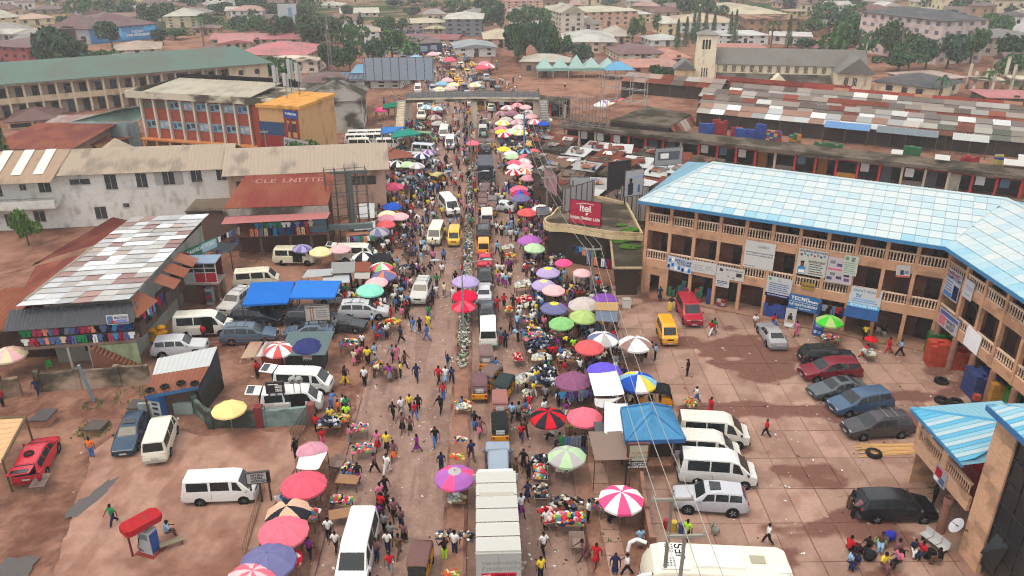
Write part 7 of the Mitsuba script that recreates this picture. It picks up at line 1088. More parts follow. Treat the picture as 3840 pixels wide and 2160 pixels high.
# extras on single cars
def spare(p,z,label):single('tyre',label,'tyre',xf(lathe([(.16,-.09),(.3,-.1),(.34,-.05),(.34,.05),(.3,.1),(.16,.09)],18),(p[0],p[1],z)),'matte',(.022,.021,.02),smooth=40)
spare((29.29,56.21),1.85,'spare tyre with steel rim lying on the maroon car roof'); spare((-31.97,46.25),1.78,'spare tyre lying on the red people carrier roof')
for(x,y,lb) in((-25.86,52.51,'leftmost of four old tyres on the rusty lean-to roof'),(-24.90,52.96,'second tyre from the left on the rusty lean-to roof'),(-23.85,53.48,'third tyre from the left on the rusty lean-to roof'),(-22.77,53.38,'rightmost of four old tyres on the rusty lean-to roof')):spare((x,y),2.98,lb)
def beacon():pass
# ================================================================== market umbrellas
UC=dict(pink=C(226,110,128),rose=C(214,90,110),palepink=C(228,178,182),coral=C(208,92,96),crimson=C(206,30,66),red=C(200,34,48),hot=C(226,84,134),mauve=C(196,140,156),plum=C(132,84,116),violet=C(104,88,206),purple=C(122,76,160),lilac=C(172,156,200),orchid=C(168,100,176),slate=C(108,108,150),navy=C(52,58,106),blue=C(40,84,180),sky=C(130,180,206),teal=C(70,150,140),mint=C(136,214,190),green=C(130,186,120),pale=C(176,206,164),lime=C(164,188,116),bright=C(70,200,60),yellow=C(232,206,70),cream=C(226,214,180),butter=C(230,206,140),ochre=C(196,166,90),white=C(222,222,220),grey=C(170,166,166),dove=C(190,180,176),black=C(42,44,50),brown=C(150,120,112),tan=C(206,170,146),orange=C(226,120,80))
def zone(x,y):
 st_='near' if y<62 else 'middle' if y<98 else 'far' if y<150 else 'farthest'
 if y>162:return 'in the crowd beyond the footbridge'
 if x<-17:return 'in the motor park on the left' if y>58 else 'on the old filling station'
 if x<-10.4:return f'at the {st_} left roadside'
 if x<-3.1:return f'on the {st_} left carriageway'
 if x<-1.3:return f'on the {st_} stretch of the median'
 if x<5.9:return f'on the {st_} right carriageway'
 if x<12.5:return f'in the {st_} right roadside market'
 return 'in the concrete courtyard' if y<80 else 'in the market beside the shop rows'
SEEN={}
def uniq(b,end=''):
 SEEN[b]=SEEN.get(b,0)+1; n=SEEN[b]
 return b if n==1 else f'{b}, {ORD[n - 1] if n <= 12 else str(n) + "th"} nearest'
UMB={}
def umbrella(x,y,r,cols,n=10,z=2.05,top=None,tilt=0):
 cols=cols.split('/'); key=(tuple(cols),n,top)
 if key not in UMB:
  v,f,c=[],[],[]
  for i in range(n):
   a0,a1=i*2*np.pi/n,(i+1)*2*np.pi/n; am=(a0+a1)/2; q=[(0,0,.42)]
   for rr,zz in((.33,.37),(.68,.22),(1.0,-.02)):q+=[(rr*math.cos(a0),rr*math.sin(a0),zz),(rr*.965*math.cos(am),rr*.965*math.sin(am),zz-.02),(rr*math.cos(a1),rr*math.sin(a1),zz)]
   q+=[(p[0],p[1],p[2]-.1) for p in q[7:10]]; q[1:1]=q[1:4]; o=len(v); v+=q; f+=[[o,o+1,o+2],[o,o+2,o+3]]; o+=3
   for b in(1,4,7):f+=[[o+b,o+b+3,o+b+4],[o+b,o+b+4,o+b+1],[o+b+1,o+b+4,o+b+5],[o+b+1,o+b+5,o+b+2]]
   col=UC[cols[i%len(cols)]]; c+=[UC[top] if top and j<4 else tuple(np.array(col)*(1.04 if i%2 else .96)) for j in range(16)]
  v=np.array(v); w=v-[0,0,.02]; f=np.array(f); UMB[key]=((np.vstack([v,w]),np.vstack([f,f[:,::-1]+len(v)])),np.array(c+c))
 m,c=UMB[key]; to=T().translate([float(x),float(y),z]).rotate([math.sin(x*9),math.cos(y*7),0],tilt or 3*math.sin(x*5+y)).rotate([0,0,1],x*91%60).scale([r,r,r*.95])
 lb=' and '.join(dict.fromkeys(cols)) if len(set(cols))<4 else 'many coloured'; b=f'{lb} umbrella{" with a " + top + " top" if top else ""} {zone(x, y)}'
 k=thing('umbrella',uniq(b),'umbrella','market umbrellas'); AT.append((x,y,f'the {lb} umbrella')); part(k,'canopy',m,'matte',c,to,smooth=False)
 part(k,'pole',POLE,'matte',C(150,140,130),T().translate([float(x),float(y),0]).scale([1,1,z+r*.42])); part(k,'finial',FIN,'matte',UC[cols[0]],T().translate([float(x),float(y),z+r*.4])); return k
POLE=tube((0,0,0),(0,0,1),.025,n=6); FIN=lathe([(.04,0),(.05,.04),(.001,.12)],6)
US=[(-12.1,41.9,1.5,'rose',16,None),(-12.5,39.1,1.4,'tan/tan/black',9,None),(-12.4,37.5,1.5,'pink',16,None),(-12.7,35.0,1.6,'slate',12,None),(-13.2,33.7,1.5,'pink/palepink',10,None),(-12.3,45.6,1.1,'mauve',8,None),(-19.6,51.1,1.3,'butter',10,None),(-2.3,42.3,1.35,'orchid/orchid/hot',9,'grey'),(-2.2,74.6,1.45,'lilac',10,None),(-2.2,71.0,1.3,'crimson',12,None),(-2.3,68.5,1.2,'rose/crimson',8,None),(6.5,76.7,1.3,'lilac',8,'yellow'),(5.8,73.4,1.25,'lilac',8,'butter'),(6.7,72.1,1.2,'palepink',10,None),(8.4,79.3,1.0,'hot',10,None),(10.1,76.4,1.0,'palepink',10,None),(5.5,83.9,1.25,'pale',10,None),(11.5,69.6,1.35,'purple',10,None),(9.3,68.6,1.5,'dove',10,None),(6.4,67.9,1.35,'slate',8,'yellow'),(9.0,65.9,1.35,'lime',10,None),(6.8,64.6,1.2,'green',10,None),(10.2,61.4,1.4,'white/grey/white/slate',8,None),(8.8,59.9,1.3,'coral',10,None),(12.9,60.4,1.5,'white/brown/white',9,None),(9.5,55.8,1.45,'violet',10,None),(11.9,54.0,1.6,'blue/blue/white/yellow/sky',10,None),(6.8,54.3,1.5,'plum',14,None),(4.4,49.1,1.35,'red/black',10,None),(7.1,49.1,1.35,'pink',8,None),(5.3,44.3,1.35,'pale/grey',9,None),(8.3,39.7,1.45,'hot/white',10,None),(5.1,86.4,1.5,'orchid',12,None),(5.3,96.6,1.3,'coral',10,None),(4.8,102.7,1.35,'slate',12,None),(4.8,104.8,1.4,'blue/red/purple',9,None),(4.7,106.9,1.3,'pink',10,None),(4.3,115.6,1.35,'red/white',12,None),(6.2,116.2,1.3,'orange/white',12,None),(6.4,112.6,1.25,'mauve',10,None),(4.6,121.2,1.25,'rose/pink',10,None),(4.4,118.7,1.1,'white',10,None),(6.3,119.2,1.2,'palepink',10,None),(6.2,122.0,1.2,'palepink/white',10,None),(6.4,124.7,1.25,'coral/pink',10,None),(4.4,125.1,1.25,'pale',10,None),(4.2,127.1,1.2,'white',10,None),(6.6,128.2,1.2,'sky/black',10,None),(8.1,128.4,1.1,'pink/rose',10,None),(3.2,130.0,1.2,'yellow',10,None),(8.3,133.9,1.4,'ochre',10,None),(10.9,134.3,1.2,'purple',10,None),(-2.1,134.4,1.2,'pink',10,None),(7.3,98.0,1.4,'dove/white',10,None),(8.3,114.8,1.1,'white',10,None),(4.8,164.9,1.5,'mauve/white',10,None),(5.5,159.4,1.5,'mauve',10,None),(7.0,167.8,1.4,'pink/palepink',10,None),(8.6,165.6,1.3,'palepink',10,None),(7.0,155.9,1.4,'white',10,None),(9.2,156.4,1.4,'palepink',10,None),(3.4,159.2,1.4,'mauve/palepink',10,None),(6.2,150.9,1.5,'mauve/dove',10,None),(9.6,151.1,1.4,'pink/white',10,None),(4.1,153.5,1.4,'dove',10,None),(3.4,150.3,1.5,'yellow/white',10,None),(3.0,145.3,1.4,'mauve/pink',10,None),(3.1,142.7,1.3,'yellow',10,None),(4.9,143.1,1.4,'white/pale',10,None),(6.5,141.9,1.4,'yellow/white',10,None),(3.5,140.4,1.3,'red/white',10,None),(6.4,146.4,1.3,'white/palepink',10,None),(11.8,157.8,1.3,'teal',10,None),(12.0,153.3,1.3,'white/butter',10,None),(11.3,149.4,1.3,'blue',10,None),(8.9,160.4,1.3,'dove/white',10,None),(26.0,170.3,1.6,'lilac/white',10,None),(27.4,167.4,1.5,'cream',10,None),(30.0,171.8,1.5,'crimson/pink',10,None),(32.1,172.3,1.5,'rose/white',10,None),(32.9,167.8,1.5,'yellow/white',10,None),(28.4,164.5,1.5,'butter',10,None),(30.3,163.0,1.5,'orange/pink',10,None),(27.4,161.0,1.4,'sky/mint',10,None),(33.5,165.4,1.4,'hot',10,None),(24.5,167.6,1.4,'white',10,None),(25.7,164.1,1.4,'grey',10,None),(-13.8,82.0,1.25,'white/black',8,None),(-11.8,81.3,1.4,'black',10,None),(-11.4,78.7,1.3,'white/rose/green',9,None),(-10.8,76.4,1.35,'slate/slate/orange',9,None),(-11.4,74.6,1.2,'palepink',10,None),(-11.8,72.7,1.4,'mint',10,None),(-12.4,99.7,1.3,'blue',10,None),(-12.7,96.4,1.3,'cream',10,None),(-11.0,95.6,1.2,'palepink',10,None),(-12.6,94.9,1.2,'mauve',10,None),(-12.5,92.5,1.3,'coral',10,None),(-13.1,89.8,1.5,'grey/slate',10,None),(-21.1,84.7,1.1,'lilac/slate',10,None),(-18.8,83.6,1.3,'cream/butter',10,None),(-16.7,84.4,1.2,'palepink',10,None),(-15.7,121.2,1.4,'rose/white',10,None),(-13.9,121.1,1.4,'white/black',10,None),(-12.2,120.7,1.3,'pale',10,None),(-10.7,119.9,1.3,'white/grey',10,None),(-10.4,125.9,1.4,'navy/white',10,None),(-9.5,128.0,1.3,'purple/dove',10,None),(-13.2,108.7,1.5,'hot/pink',10,None),(-12.2,166.3,1.4,'sky/white',10,None),(-9.8,164.6,1.3,'white/sky',10,None),(-9.9,156.0,1.5,'brown/dove',10,None),(-8.9,150.3,1.4,'grey',10,None),(-21.4,164.1,1.4,'hot',10,None),(-40.9,60.3,1.5,'cream/palepink',10,None),(-18.0,60.4,1.3,'coral/white',10,None),(-15.6,61.0,1.5,'navy',10,None),(31.7,64.2,1.25,'bright/lime',8,None),(35.1,62.6,0.6,'red',8,None),(-9.2,200.6,1.6,'palepink',10,None),(-7.5,193.7,1.6,'cream',10,None),(-8.1,188.5,1.7,'palepink/dove',10,None),(-2.2,193.1,1.7,'butter/white',10,None),(-10.5,187.4,1.6,'white/butter',10,None),(0.2,227.8,2,'mauve',10,None),(-0.6,220.8,2,'rose',10,None),(-10.3,195.4,1.6,'sky',10,None),(-20.2,241.2,2,'sky',10,None),(1.2,223.2,2,'pink/white',10,None),(-15.5,248.4,2,'palepink',10,None),(-9.9,236.7,2,'rose',10,None),]
for u in sorted(US,key=lambda q:q[1]):umbrella(*u[:4],n=u[4],z=2.05 if u[2]>.9 else .95,top=u[5])
# ================================================================== goods, tables, barrows
GP=dict(dark=[C(34,36,46),C(40,44,60),C(60,70,96),C(90,100,120),C(206,206,206),C(26,26,28)],bright=[C(196,50,60),C(226,190,70),C(70,130,180),C(226,226,222),C(90,160,90),C(206,110,140),C(40,44,60)],pale=[C(222,220,216),C(190,196,196),C(206,196,176),C(150,160,160),C(120,130,120),C(222,214,150)],food=[C(206,90,50),C(226,180,60),C(90,140,60),C(190,60,50),C(150,170,80),C(226,206,170)],shoes=[C(30,28,28),C(44,40,40),C(214,214,210),C(120,60,50),C(70,80,110),C(150,130,110)],red=[C(206,34,50),C(170,30,44),C(222,190,190)])
def heap(kind,seed,n=60,w=1.4,d=.9,h=.4):
 g=np.random.default_rng(seed); ms,cs=[],[]
 for i in range(n):
  a,b=g.uniform(-.5,.5,2); z=h*max(0,1-(2*a)**2*.7-(2*b)**2*.7)*g.uniform(.3,1); s=g.uniform(.06,.16,3)*[1.2,1,.5]; m=box(-s[0],s[0],-s[1],s[1],-s[2],s[2],.25)
  ms.append(xf(m,(a*w,b*d,z+.04),g.uniform(0,3.1),M=trimesh.transformations.rotation_matrix(g.uniform(-.5,.5),[1,g.uniform(-1,1),0])[:3,:3])); c=GP[kind][int(g.integers(len(GP[kind])))]; cs.append(np.tile(np.array(c)*g.uniform(.8,1.15),(8,1)))
 return cat(ms),np.vstack(cs)
HP={(k,i):heap(k,i+10*j) for j,k in enumerate(GP) for i in range(3)}; LEG=box(-.03,.03,-.03,.03,0,.72); TOP=box(-.75,.75,-.48,.48,.72,.77); FLAT=box(-.75,.75,-.48,.48,.0,.03)
GN=dict(dark='dark folded clothes',bright='many coloured goods',pale='pale wrapped goods',food='fruit and vegetables',shoes='shoes and slippers',red='bright red cloth')
TRAY=cat(sheet((-.55,-.32,.45),(.45,-.25,.45),(.6,-.42,.75),(-.7,-.45,.72),.03),sheet((.45,.25,.45),(-.55,.32,.45),(-.7,.45,.72),(.6,.42,.75),.03),box(-.56,.46,-.3,.3,.42,.45),sheet((-.55,.32,.45),(-.55,-.32,.45),(-.7,-.45,.72),(-.7,.45,.72),.03),sheet((.45,-.25,.45),(.45,.25,.45),(.6,.42,.75),(.6,-.42,.75),.03)); WHL=xf(lathe([(.05,-.05),(.19,-.05),(.2,0),(.19,.05),(.05,.05)],10,'y'),(.72,0,.2)); HND=cat(tube((.72,.06,.2),(-1.25,.3,.72),.022,n=5),tube((.72,-.06,.2),(-1.25,-.3,.72),.022,n=5)); LGS=cat(tube((-.35,.26,.45),(-.45,.28,0),.02,n=4),tube((-.35,-.26,.45),(-.45,-.28,0),.02,n=4))
def stall(x,y,kind,form='table',a=0.0,s=1.0,label=None):
 to=place(x,y,0,a,s); nm={'table':'market_table','mat':'goods_mat','barrow':'wheelbarrow'}[form]; d={'table':'market table heaped with','mat':'ground mat spread with','barrow':'wheelbarrow piled with'}[form]
 k=thing(nm,label or uniq(f'{d} {GN[kind]} {zone(x, y)}' if kind else f'empty {nm.replace("_", " ")} {zone(x, y)}'),{'table':'table','mat':'mat','barrow':'wheelbarrow'}[form])
 if form=='table':
  part(k,'table_top',TOP,'matte',C(150,116,88),to)
  for sx in(-.68,.68):
   for sy in(-.42,.42):part(k,'leg',LEG,'matte',C(110,84,66),to@T().translate([sx,sy,0]))
 elif form=='mat':part(k,'mat',FLAT,'matte',C(70,74,84) if kind in('dark','shoes') else C(150,170,180),to)
 else:part(k,'tray',TRAY,'matte',C(140,120,112),to); part(k,'wheel',WHL,'matte',(.02,.02,.02),to); part(k,'handles',HND,'matte',C(110,90,80),to); part(k,'legs',LGS,'matte',C(110,90,80),to)
 if kind:m,c=HP[kind,int(abs(x*7+y))%3]; part(k,'goods',m,'matte',c,to@T().translate([0,0,{'table':.77,'mat':.03,'barrow':.6}[form]]).scale([1,1,{'table':1,'mat':.5,'barrow':1.1}[form]] if form!='barrow' else[.8,.8,1.1]),kind='stuff')
 AT.append((x,y,nm)); return k
ST=[(3.1,56.5,'pale','table',1.2),(4.6,57.7,'dark','table',1.3),(4.7,55.7,'dark','table',1.5),(7.1,60.0,'shoes','table',1.4),(4.5,61.7,'dark','table',1.4),(4.3,63.9,'bright','table',1.3),(4.7,60.2,'pale','table',1.1),(6.4,64.7,'bright','table',1.1),(2.1,70.5,'food','barrow',1),(8.9,77.3,'shoes','mat',1.8),(4.6,78.3,'shoes','mat',1.6),(9.9,75.7,'shoes','mat',2),(3.8,75.9,'pale','table',1.2),(2.6,87.3,'pale','table',1),(2.7,84.7,'food','table',1),(3.8,72.4,'red','table',1.1),(4.5,71.2,'pale','table',1),(3.7,67.9,'bright','table',1),(4.1,64.8,'bright','table',1.3),(4.8,62.5,'dark','table',1.4),(11.8,76.5,'shoes','mat',2),(3.7,45.6,'dark','table',1),(3.5,44.2,'bright','barrow',1.2),(3.4,42.2,'shoes','barrow',1.2),(5.1,41.7,'shoes','mat',1.5),(3.7,39.8,'red','barrow',1.2),(5.0,39.2,'bright','table',1.2),(5.3,37.6,None,'barrow',1.1),(5.2,44.8,'pale','table',0.7),(7.1,40.8,'bright','table',0.9),(8.0,40.4,'bright','table',1.1),(6.8,49.9,'food','table',1),(7.8,50.0,'red','table',0.9),(3.1,54.8,'pale','barrow',0.9),(3.0,52.3,'bright','barrow',1),(16.1,52.8,'food','barrow',1),(2.6,60.7,'red','barrow',1),(10.9,68.3,'bright','table',1.2),(12.2,61.6,'shoes','table',1.4),(10.7,62.3,'shoes','table',1.2),(11.3,67.4,'pale','table',1.3),(-9.9,50.0,'bright','table',1),(-9.2,47.4,'bright','table',1),(-12.1,50.6,'dark','table',1.2),(-11.5,51.4,'food','table',1),(-9.9,45.2,'bright','barrow',1),(-10.7,46.1,None,'barrow',1.1),(-9.7,44.0,None,'table',1),(-9.8,41.8,'bright','table',0.9),(-9.6,40.5,None,'table',1),(-12.2,42.3,'dark','table',1.2),(-11.9,40.2,'bright','table',1.2),(-12.3,38.2,'bright','table',1.2),(-12.2,36.1,'red','table',1.3),(-30.6,44.6,None,'barrow',1.1),(-9.1,67.9,'food','table',1),(-10.1,66.8,'bright','table',1),(-12.6,63.5,'bright','table',1.1),(-8.4,58.8,'food','barrow',1),(-9.5,59.7,'food','barrow',1),(-9.4,78.0,'red','table',1),(-9.0,81.4,'dark','table',1),(-7.2,87.8,'pale','barrow',1),(-9.2,87.5,'dark','barrow',1),(-12.1,75.7,'dark','table',1.2),(33.9,60.4,'pale','barrow',1.1),(31.6,63.2,'bright','table',1),(-2.1,54.6,'food','mat',0.9),(-2.0,52.9,'pale','table',0.8),(-2.2,49.3,'bright','mat',0.9),(-2.3,47.2,'food','mat',0.9),(-2.1,43.2,'food','table',0.8),(-2.2,41.8,'pale','table',0.8),(-2.8,39.1,'shoes','mat',0.9),(-1.7,38.9,'shoes','mat',0.9),(-2.3,35.6,'food','mat',0.9),]
for q in sorted(ST,key=lambda q:q[1]):stall(q[0],q[1],q[2],q[3],(q[0]*3.7+q[1])%.5-.25+(1.57 if q[3]=='barrow' else 0),q[4])
gs=np.random.default_rng(5); KN=list(GP)
for i in range(150):  # the dense rows of stalls up the road
 y=58+(i*37%150)*.66; left=i%3==0; x=gs.uniform(-15.5,-9.2) if left and y>78 else gs.uniform(4.6,11.5)
 if all((x-a[0])**2+(y-a[1])**2>1.7 for a in AT) and not(x>9 and 78<y<93):stall(x,y,KN[int(gs.integers(5))],('table','table','barrow','mat')[i%4],gs.uniform(-.4,.4),gs.uniform(.85,1.2))
 # refuse heaped along the median
g=np.random.default_rng(3); ms,cs=[],[]
for i in range(2600):
 y=g.uniform(60,128) if i%3 else g.uniform(64,84); x=g.uniform(-2.75,-1.75); s=g.uniform(.05,.16,3)*[1,1,.5]; ms.append(xf(box(-s[0],s[0],-s[1],s[1],-s[2],s[2],.3),(x,y,.14+g.uniform(0,.42)*(1-abs(x+2.25)/.6)*meshkit.noise(np.array([[y*.3,0,0]]))[0]*1.6),g.uniform(0,3),M=trimesh.transformations.rotation_matrix(g.uniform(-.8,.8),[1,.5,0])[:3,:3])); c=[C(190,186,176),C(120,120,110),C(70,74,70),C(214,212,206),C(90,96,80),C(150,140,126),C(60,66,84),C(150,170,140)][int(g.integers(8))]; cs.append(np.tile(np.array(c)*g.uniform(.7,1.1),(8,1)))
single('refuse','grey and white refuse heaped along the median','refuse',cat(ms),'matte',np.vstack(cs),kind='stuff')
ms,cs=[],[]
for i in range(1500):  # scraps of paper and leaves on the ground
 x,y=(g.uniform(-11,6),g.uniform(34,110)) if i%3 else(g.uniform(10,40),g.uniform(36,72)); x,y=(g.uniform(-32,-13),g.uniform(44,90)) if i%7==0 else(x,y); s=g.uniform(.03,.1); ms.append(xf(box(-s,s,-s*.6,s*.6,.0,.02),(x,y,.07 if x>10 else .01),g.uniform(0,3))); cs.append(np.tile((C(206,200,190),C(60,50,46),C(160,150,140),C(214,214,212))[i%4],(8,1)))
single('litter','scraps of paper and leaves strewn on the ground','litter',cat(ms),'matte',np.vstack(cs),kind='stuff')
# ================================================================== people
import manifold3d as m3
def bone(p,q,r0,r1,n=8):return m3.Manifold.batch_hull([m3.Manifold.sphere(r0,n).translate(p),m3.Manifold.sphere(r1,n).translate(q)])
def body(ls=0,rs=0,lk=0,rk=0,la=(0,0),ra=(0,0),lean=0,sit=False,out=(.12,.12),n=8):
 """facing +x; ls, rs: thigh swing; lk, rk: knee bend; la, ra: (upper arm, forearm) swing forwards; returns skin, shirt, trousers, skirt, hair"""
 V=lambda a,l:np.array([math.sin(a)*l,0,-math.cos(a)*l]); pz=.9 if not sit else .5; P=np.array([0,0,pz]); up=np.array([math.sin(lean),0,math.cos(lean)]); ch=P+up*.36; nk=P+up*.54; hd=nk+up*.16+[.03,0,0]
 sk,sh,tr=[],[],[]; sk+=[bone(P,ch,.12,.14,n),bone(nk-up*.05,hd,.055,.09,n),m3.Manifold.sphere(.1,n+2).scale((1,.86,1.2)).translate(hd),m3.Manifold.sphere(.03,6).translate(hd+[.1,0,-.02])]
 sk+=[m3.Manifold.sphere(.02,6).translate(hd+[0,s*.09,0]) for s in(-1,1)]; sh+=[bone(P+up*.02,ch,.155,.17,n),bone(ch+[0,-.1,0],ch+up*.1+[0,.1,0],.13,.12,n),bone(ch+[0,.1,0],ch+up*.1+[0,-.1,0],.13,.12,n)]; feet=[]
 for s,a,k in((1,ls,lk),(-1,rs,rk)):
  h=P+[0,s*.095,-.03]; kn=h+V(a,.43); an=kn+V(a-k,.42); toe=an+[.15,0,-.04]; sk+=[bone(h,kn,.085,.06,n),bone(kn,an,.058,.036,n),bone(an-[.03,0,.03],toe,.036,.028,n)]; tr+=[bone(h,kn,.112,.088,n),bone(kn,kn*.25+an*.75,.085,.075,n)]; feet.append(min(an[2],toe[2])-.03)
 tr.append(bone(P+[0,-.06,-.02],P+[0,.06,.04],.135,.13,n))
 for s,(a,b),o in((1,la,out[0]),(-1,ra,out[1])):
  sp=ch+up*.12+[0,s*.19,0]; e=sp+V(a+0*lean,.27)+[0,s*o,0]; w=e+V(b,.24); hn=w+V(b,.09); sk+=[bone(sp,e,.05,.04,n),bone(e,w,.04,.028,n),bone(w,hn,.03,.034,6)]; dirn=V(b,1); side=np.array([0,1,0]); sh.append(bone(sp,sp*.35+e*.65,.075,.065,n))
  for q in range(4):f0=hn+side*(q-1.5)*.019; f1=f0+dirn*(.055,.064,.06,.045)[q]; f2=f1+V(b+.7,.03); sk+=[bone(f0,f1,.0095,.009,4),bone(f1,f2,.009,.008,4)]
  sk.append(bone(w+dirn*.03+[.02,0,0],w+dirn*.09+[.06,0,0],.011,.009,4))
 hair=m3.Manifold.sphere(.108,n+2).scale((1,.9,1.1)).translate(hd+[-.02,0,.035]); skt=m3.Manifold.batch_hull([m3.Manifold.sphere(.15,n).translate(P),*[m3.Manifold.sphere(.06,6).translate(P+[dx,dy,-.5 if not sit else-.05]) for dx in(-.13,.15 if not sit else .4) for dy in(-.15,.15)]])
 dz=-min(feet); fin=lambda ms:(lambda m:(np.array(m.vert_properties[:,:3])+[0,0,dz],np.array(m.tri_verts)))(m3.Manifold.batch_boolean(ms,m3.OpType.Add).to_mesh()); return fin(sk),fin(sh),fin(tr),fin([skt]),fin([hair])
POSE=dict(w=dict(ls=.45,rs=-.35,lk=.1,rk=.35,la=(-.4,-.1),ra=(.45,.8)),v=dict(ls=-.3,rs=.4,lk=.4,rk=.05,la=(.4,.7),ra=(-.35,-.1)),s=dict(la=(.05,.15),ra=(-.05,.1)),h=dict(la=(.5,1.5),ra=(.45,1.6),ls=.06,rs=-.06),c=dict(la=(2.3,2.9),ra=(.1,.3),ls=.2,rs=-.2,rk=.2),b=dict(lean=.95,la=(.5,.7),ra=(.6,.8),ls=-.1,rs=-.1),p=dict(lean=.35,la=(.7,1.2),ra=(.7,1.2),ls=.5,rs=-.4,rk=.3),t=dict(sit=True,ls=1.5,rs=1.45,lk=1.5,rk=1.3,la=(.5,1.1),ra=(.4,1.2),lean=.15))
PB={k:body(**q) for k,q in POSE.items()}; PL={k:body(**q,n=5) for k,q in POSE.items()}
PC=dict(K=(C(34,33,36),'black'),W=(C(222,222,220),'white'),G=(C(128,128,130),'grey'),R=(C(190,34,50),'red'),B=(C(70,110,170),'blue'),N=(C(40,48,80),'navy'),Y=(C(226,200,60),'yellow'),P=(C(206,110,140),'pink'),V=(C(130,50,130),'purple'),M=(C(120,84,88),'maroon'),L=(C(140,180,210),'pale blue'),E=(C(50,130,80),'green'),F=(C(170,220,60),'lime'),O=(C(222,110,50),'orange'),T=(C(100,76,62),'brown'),C=(C(214,200,170),'cream'))
SKIN=[C(92,60,46),C(78,52,42),C(106,72,56),C(66,46,38)]; DO=dict(w='walking',v='striding',s='standing',h='carrying',c='raising an arm',b='bending',p='pushing',t='sitting')
def person(x,y,s,t,po,a,skirt=False,label=None,sc=None,z=.02):
 sc=sc or .97+.07*math.sin(x*31+y*17); to=place(x,y,z,a,sc); k=thing('person',label or uniq(f'person in {PC[s][1]} top and {PC[t][1]} {"skirt" if skirt else "trousers"} {DO[po]} {zone(x, y)}'),'person','people in the street'); sk,sh,tr,st_,hr=PB[po]
 scene[k]=shape(sk,'matte',SKIN[int(abs(x*13+y*7))%4],True,to); part(k,'hair',hr,'matte',(.012,.011,.011),to,True); part(k,'shirt',sh,'matte',PC[s][0],to,True)
 if skirt:part(k,'skirt',st_,'matte',PC[t][0],to,True)
 else:part(k,'trousers',tr,'matte',PC[t][0],to,True)
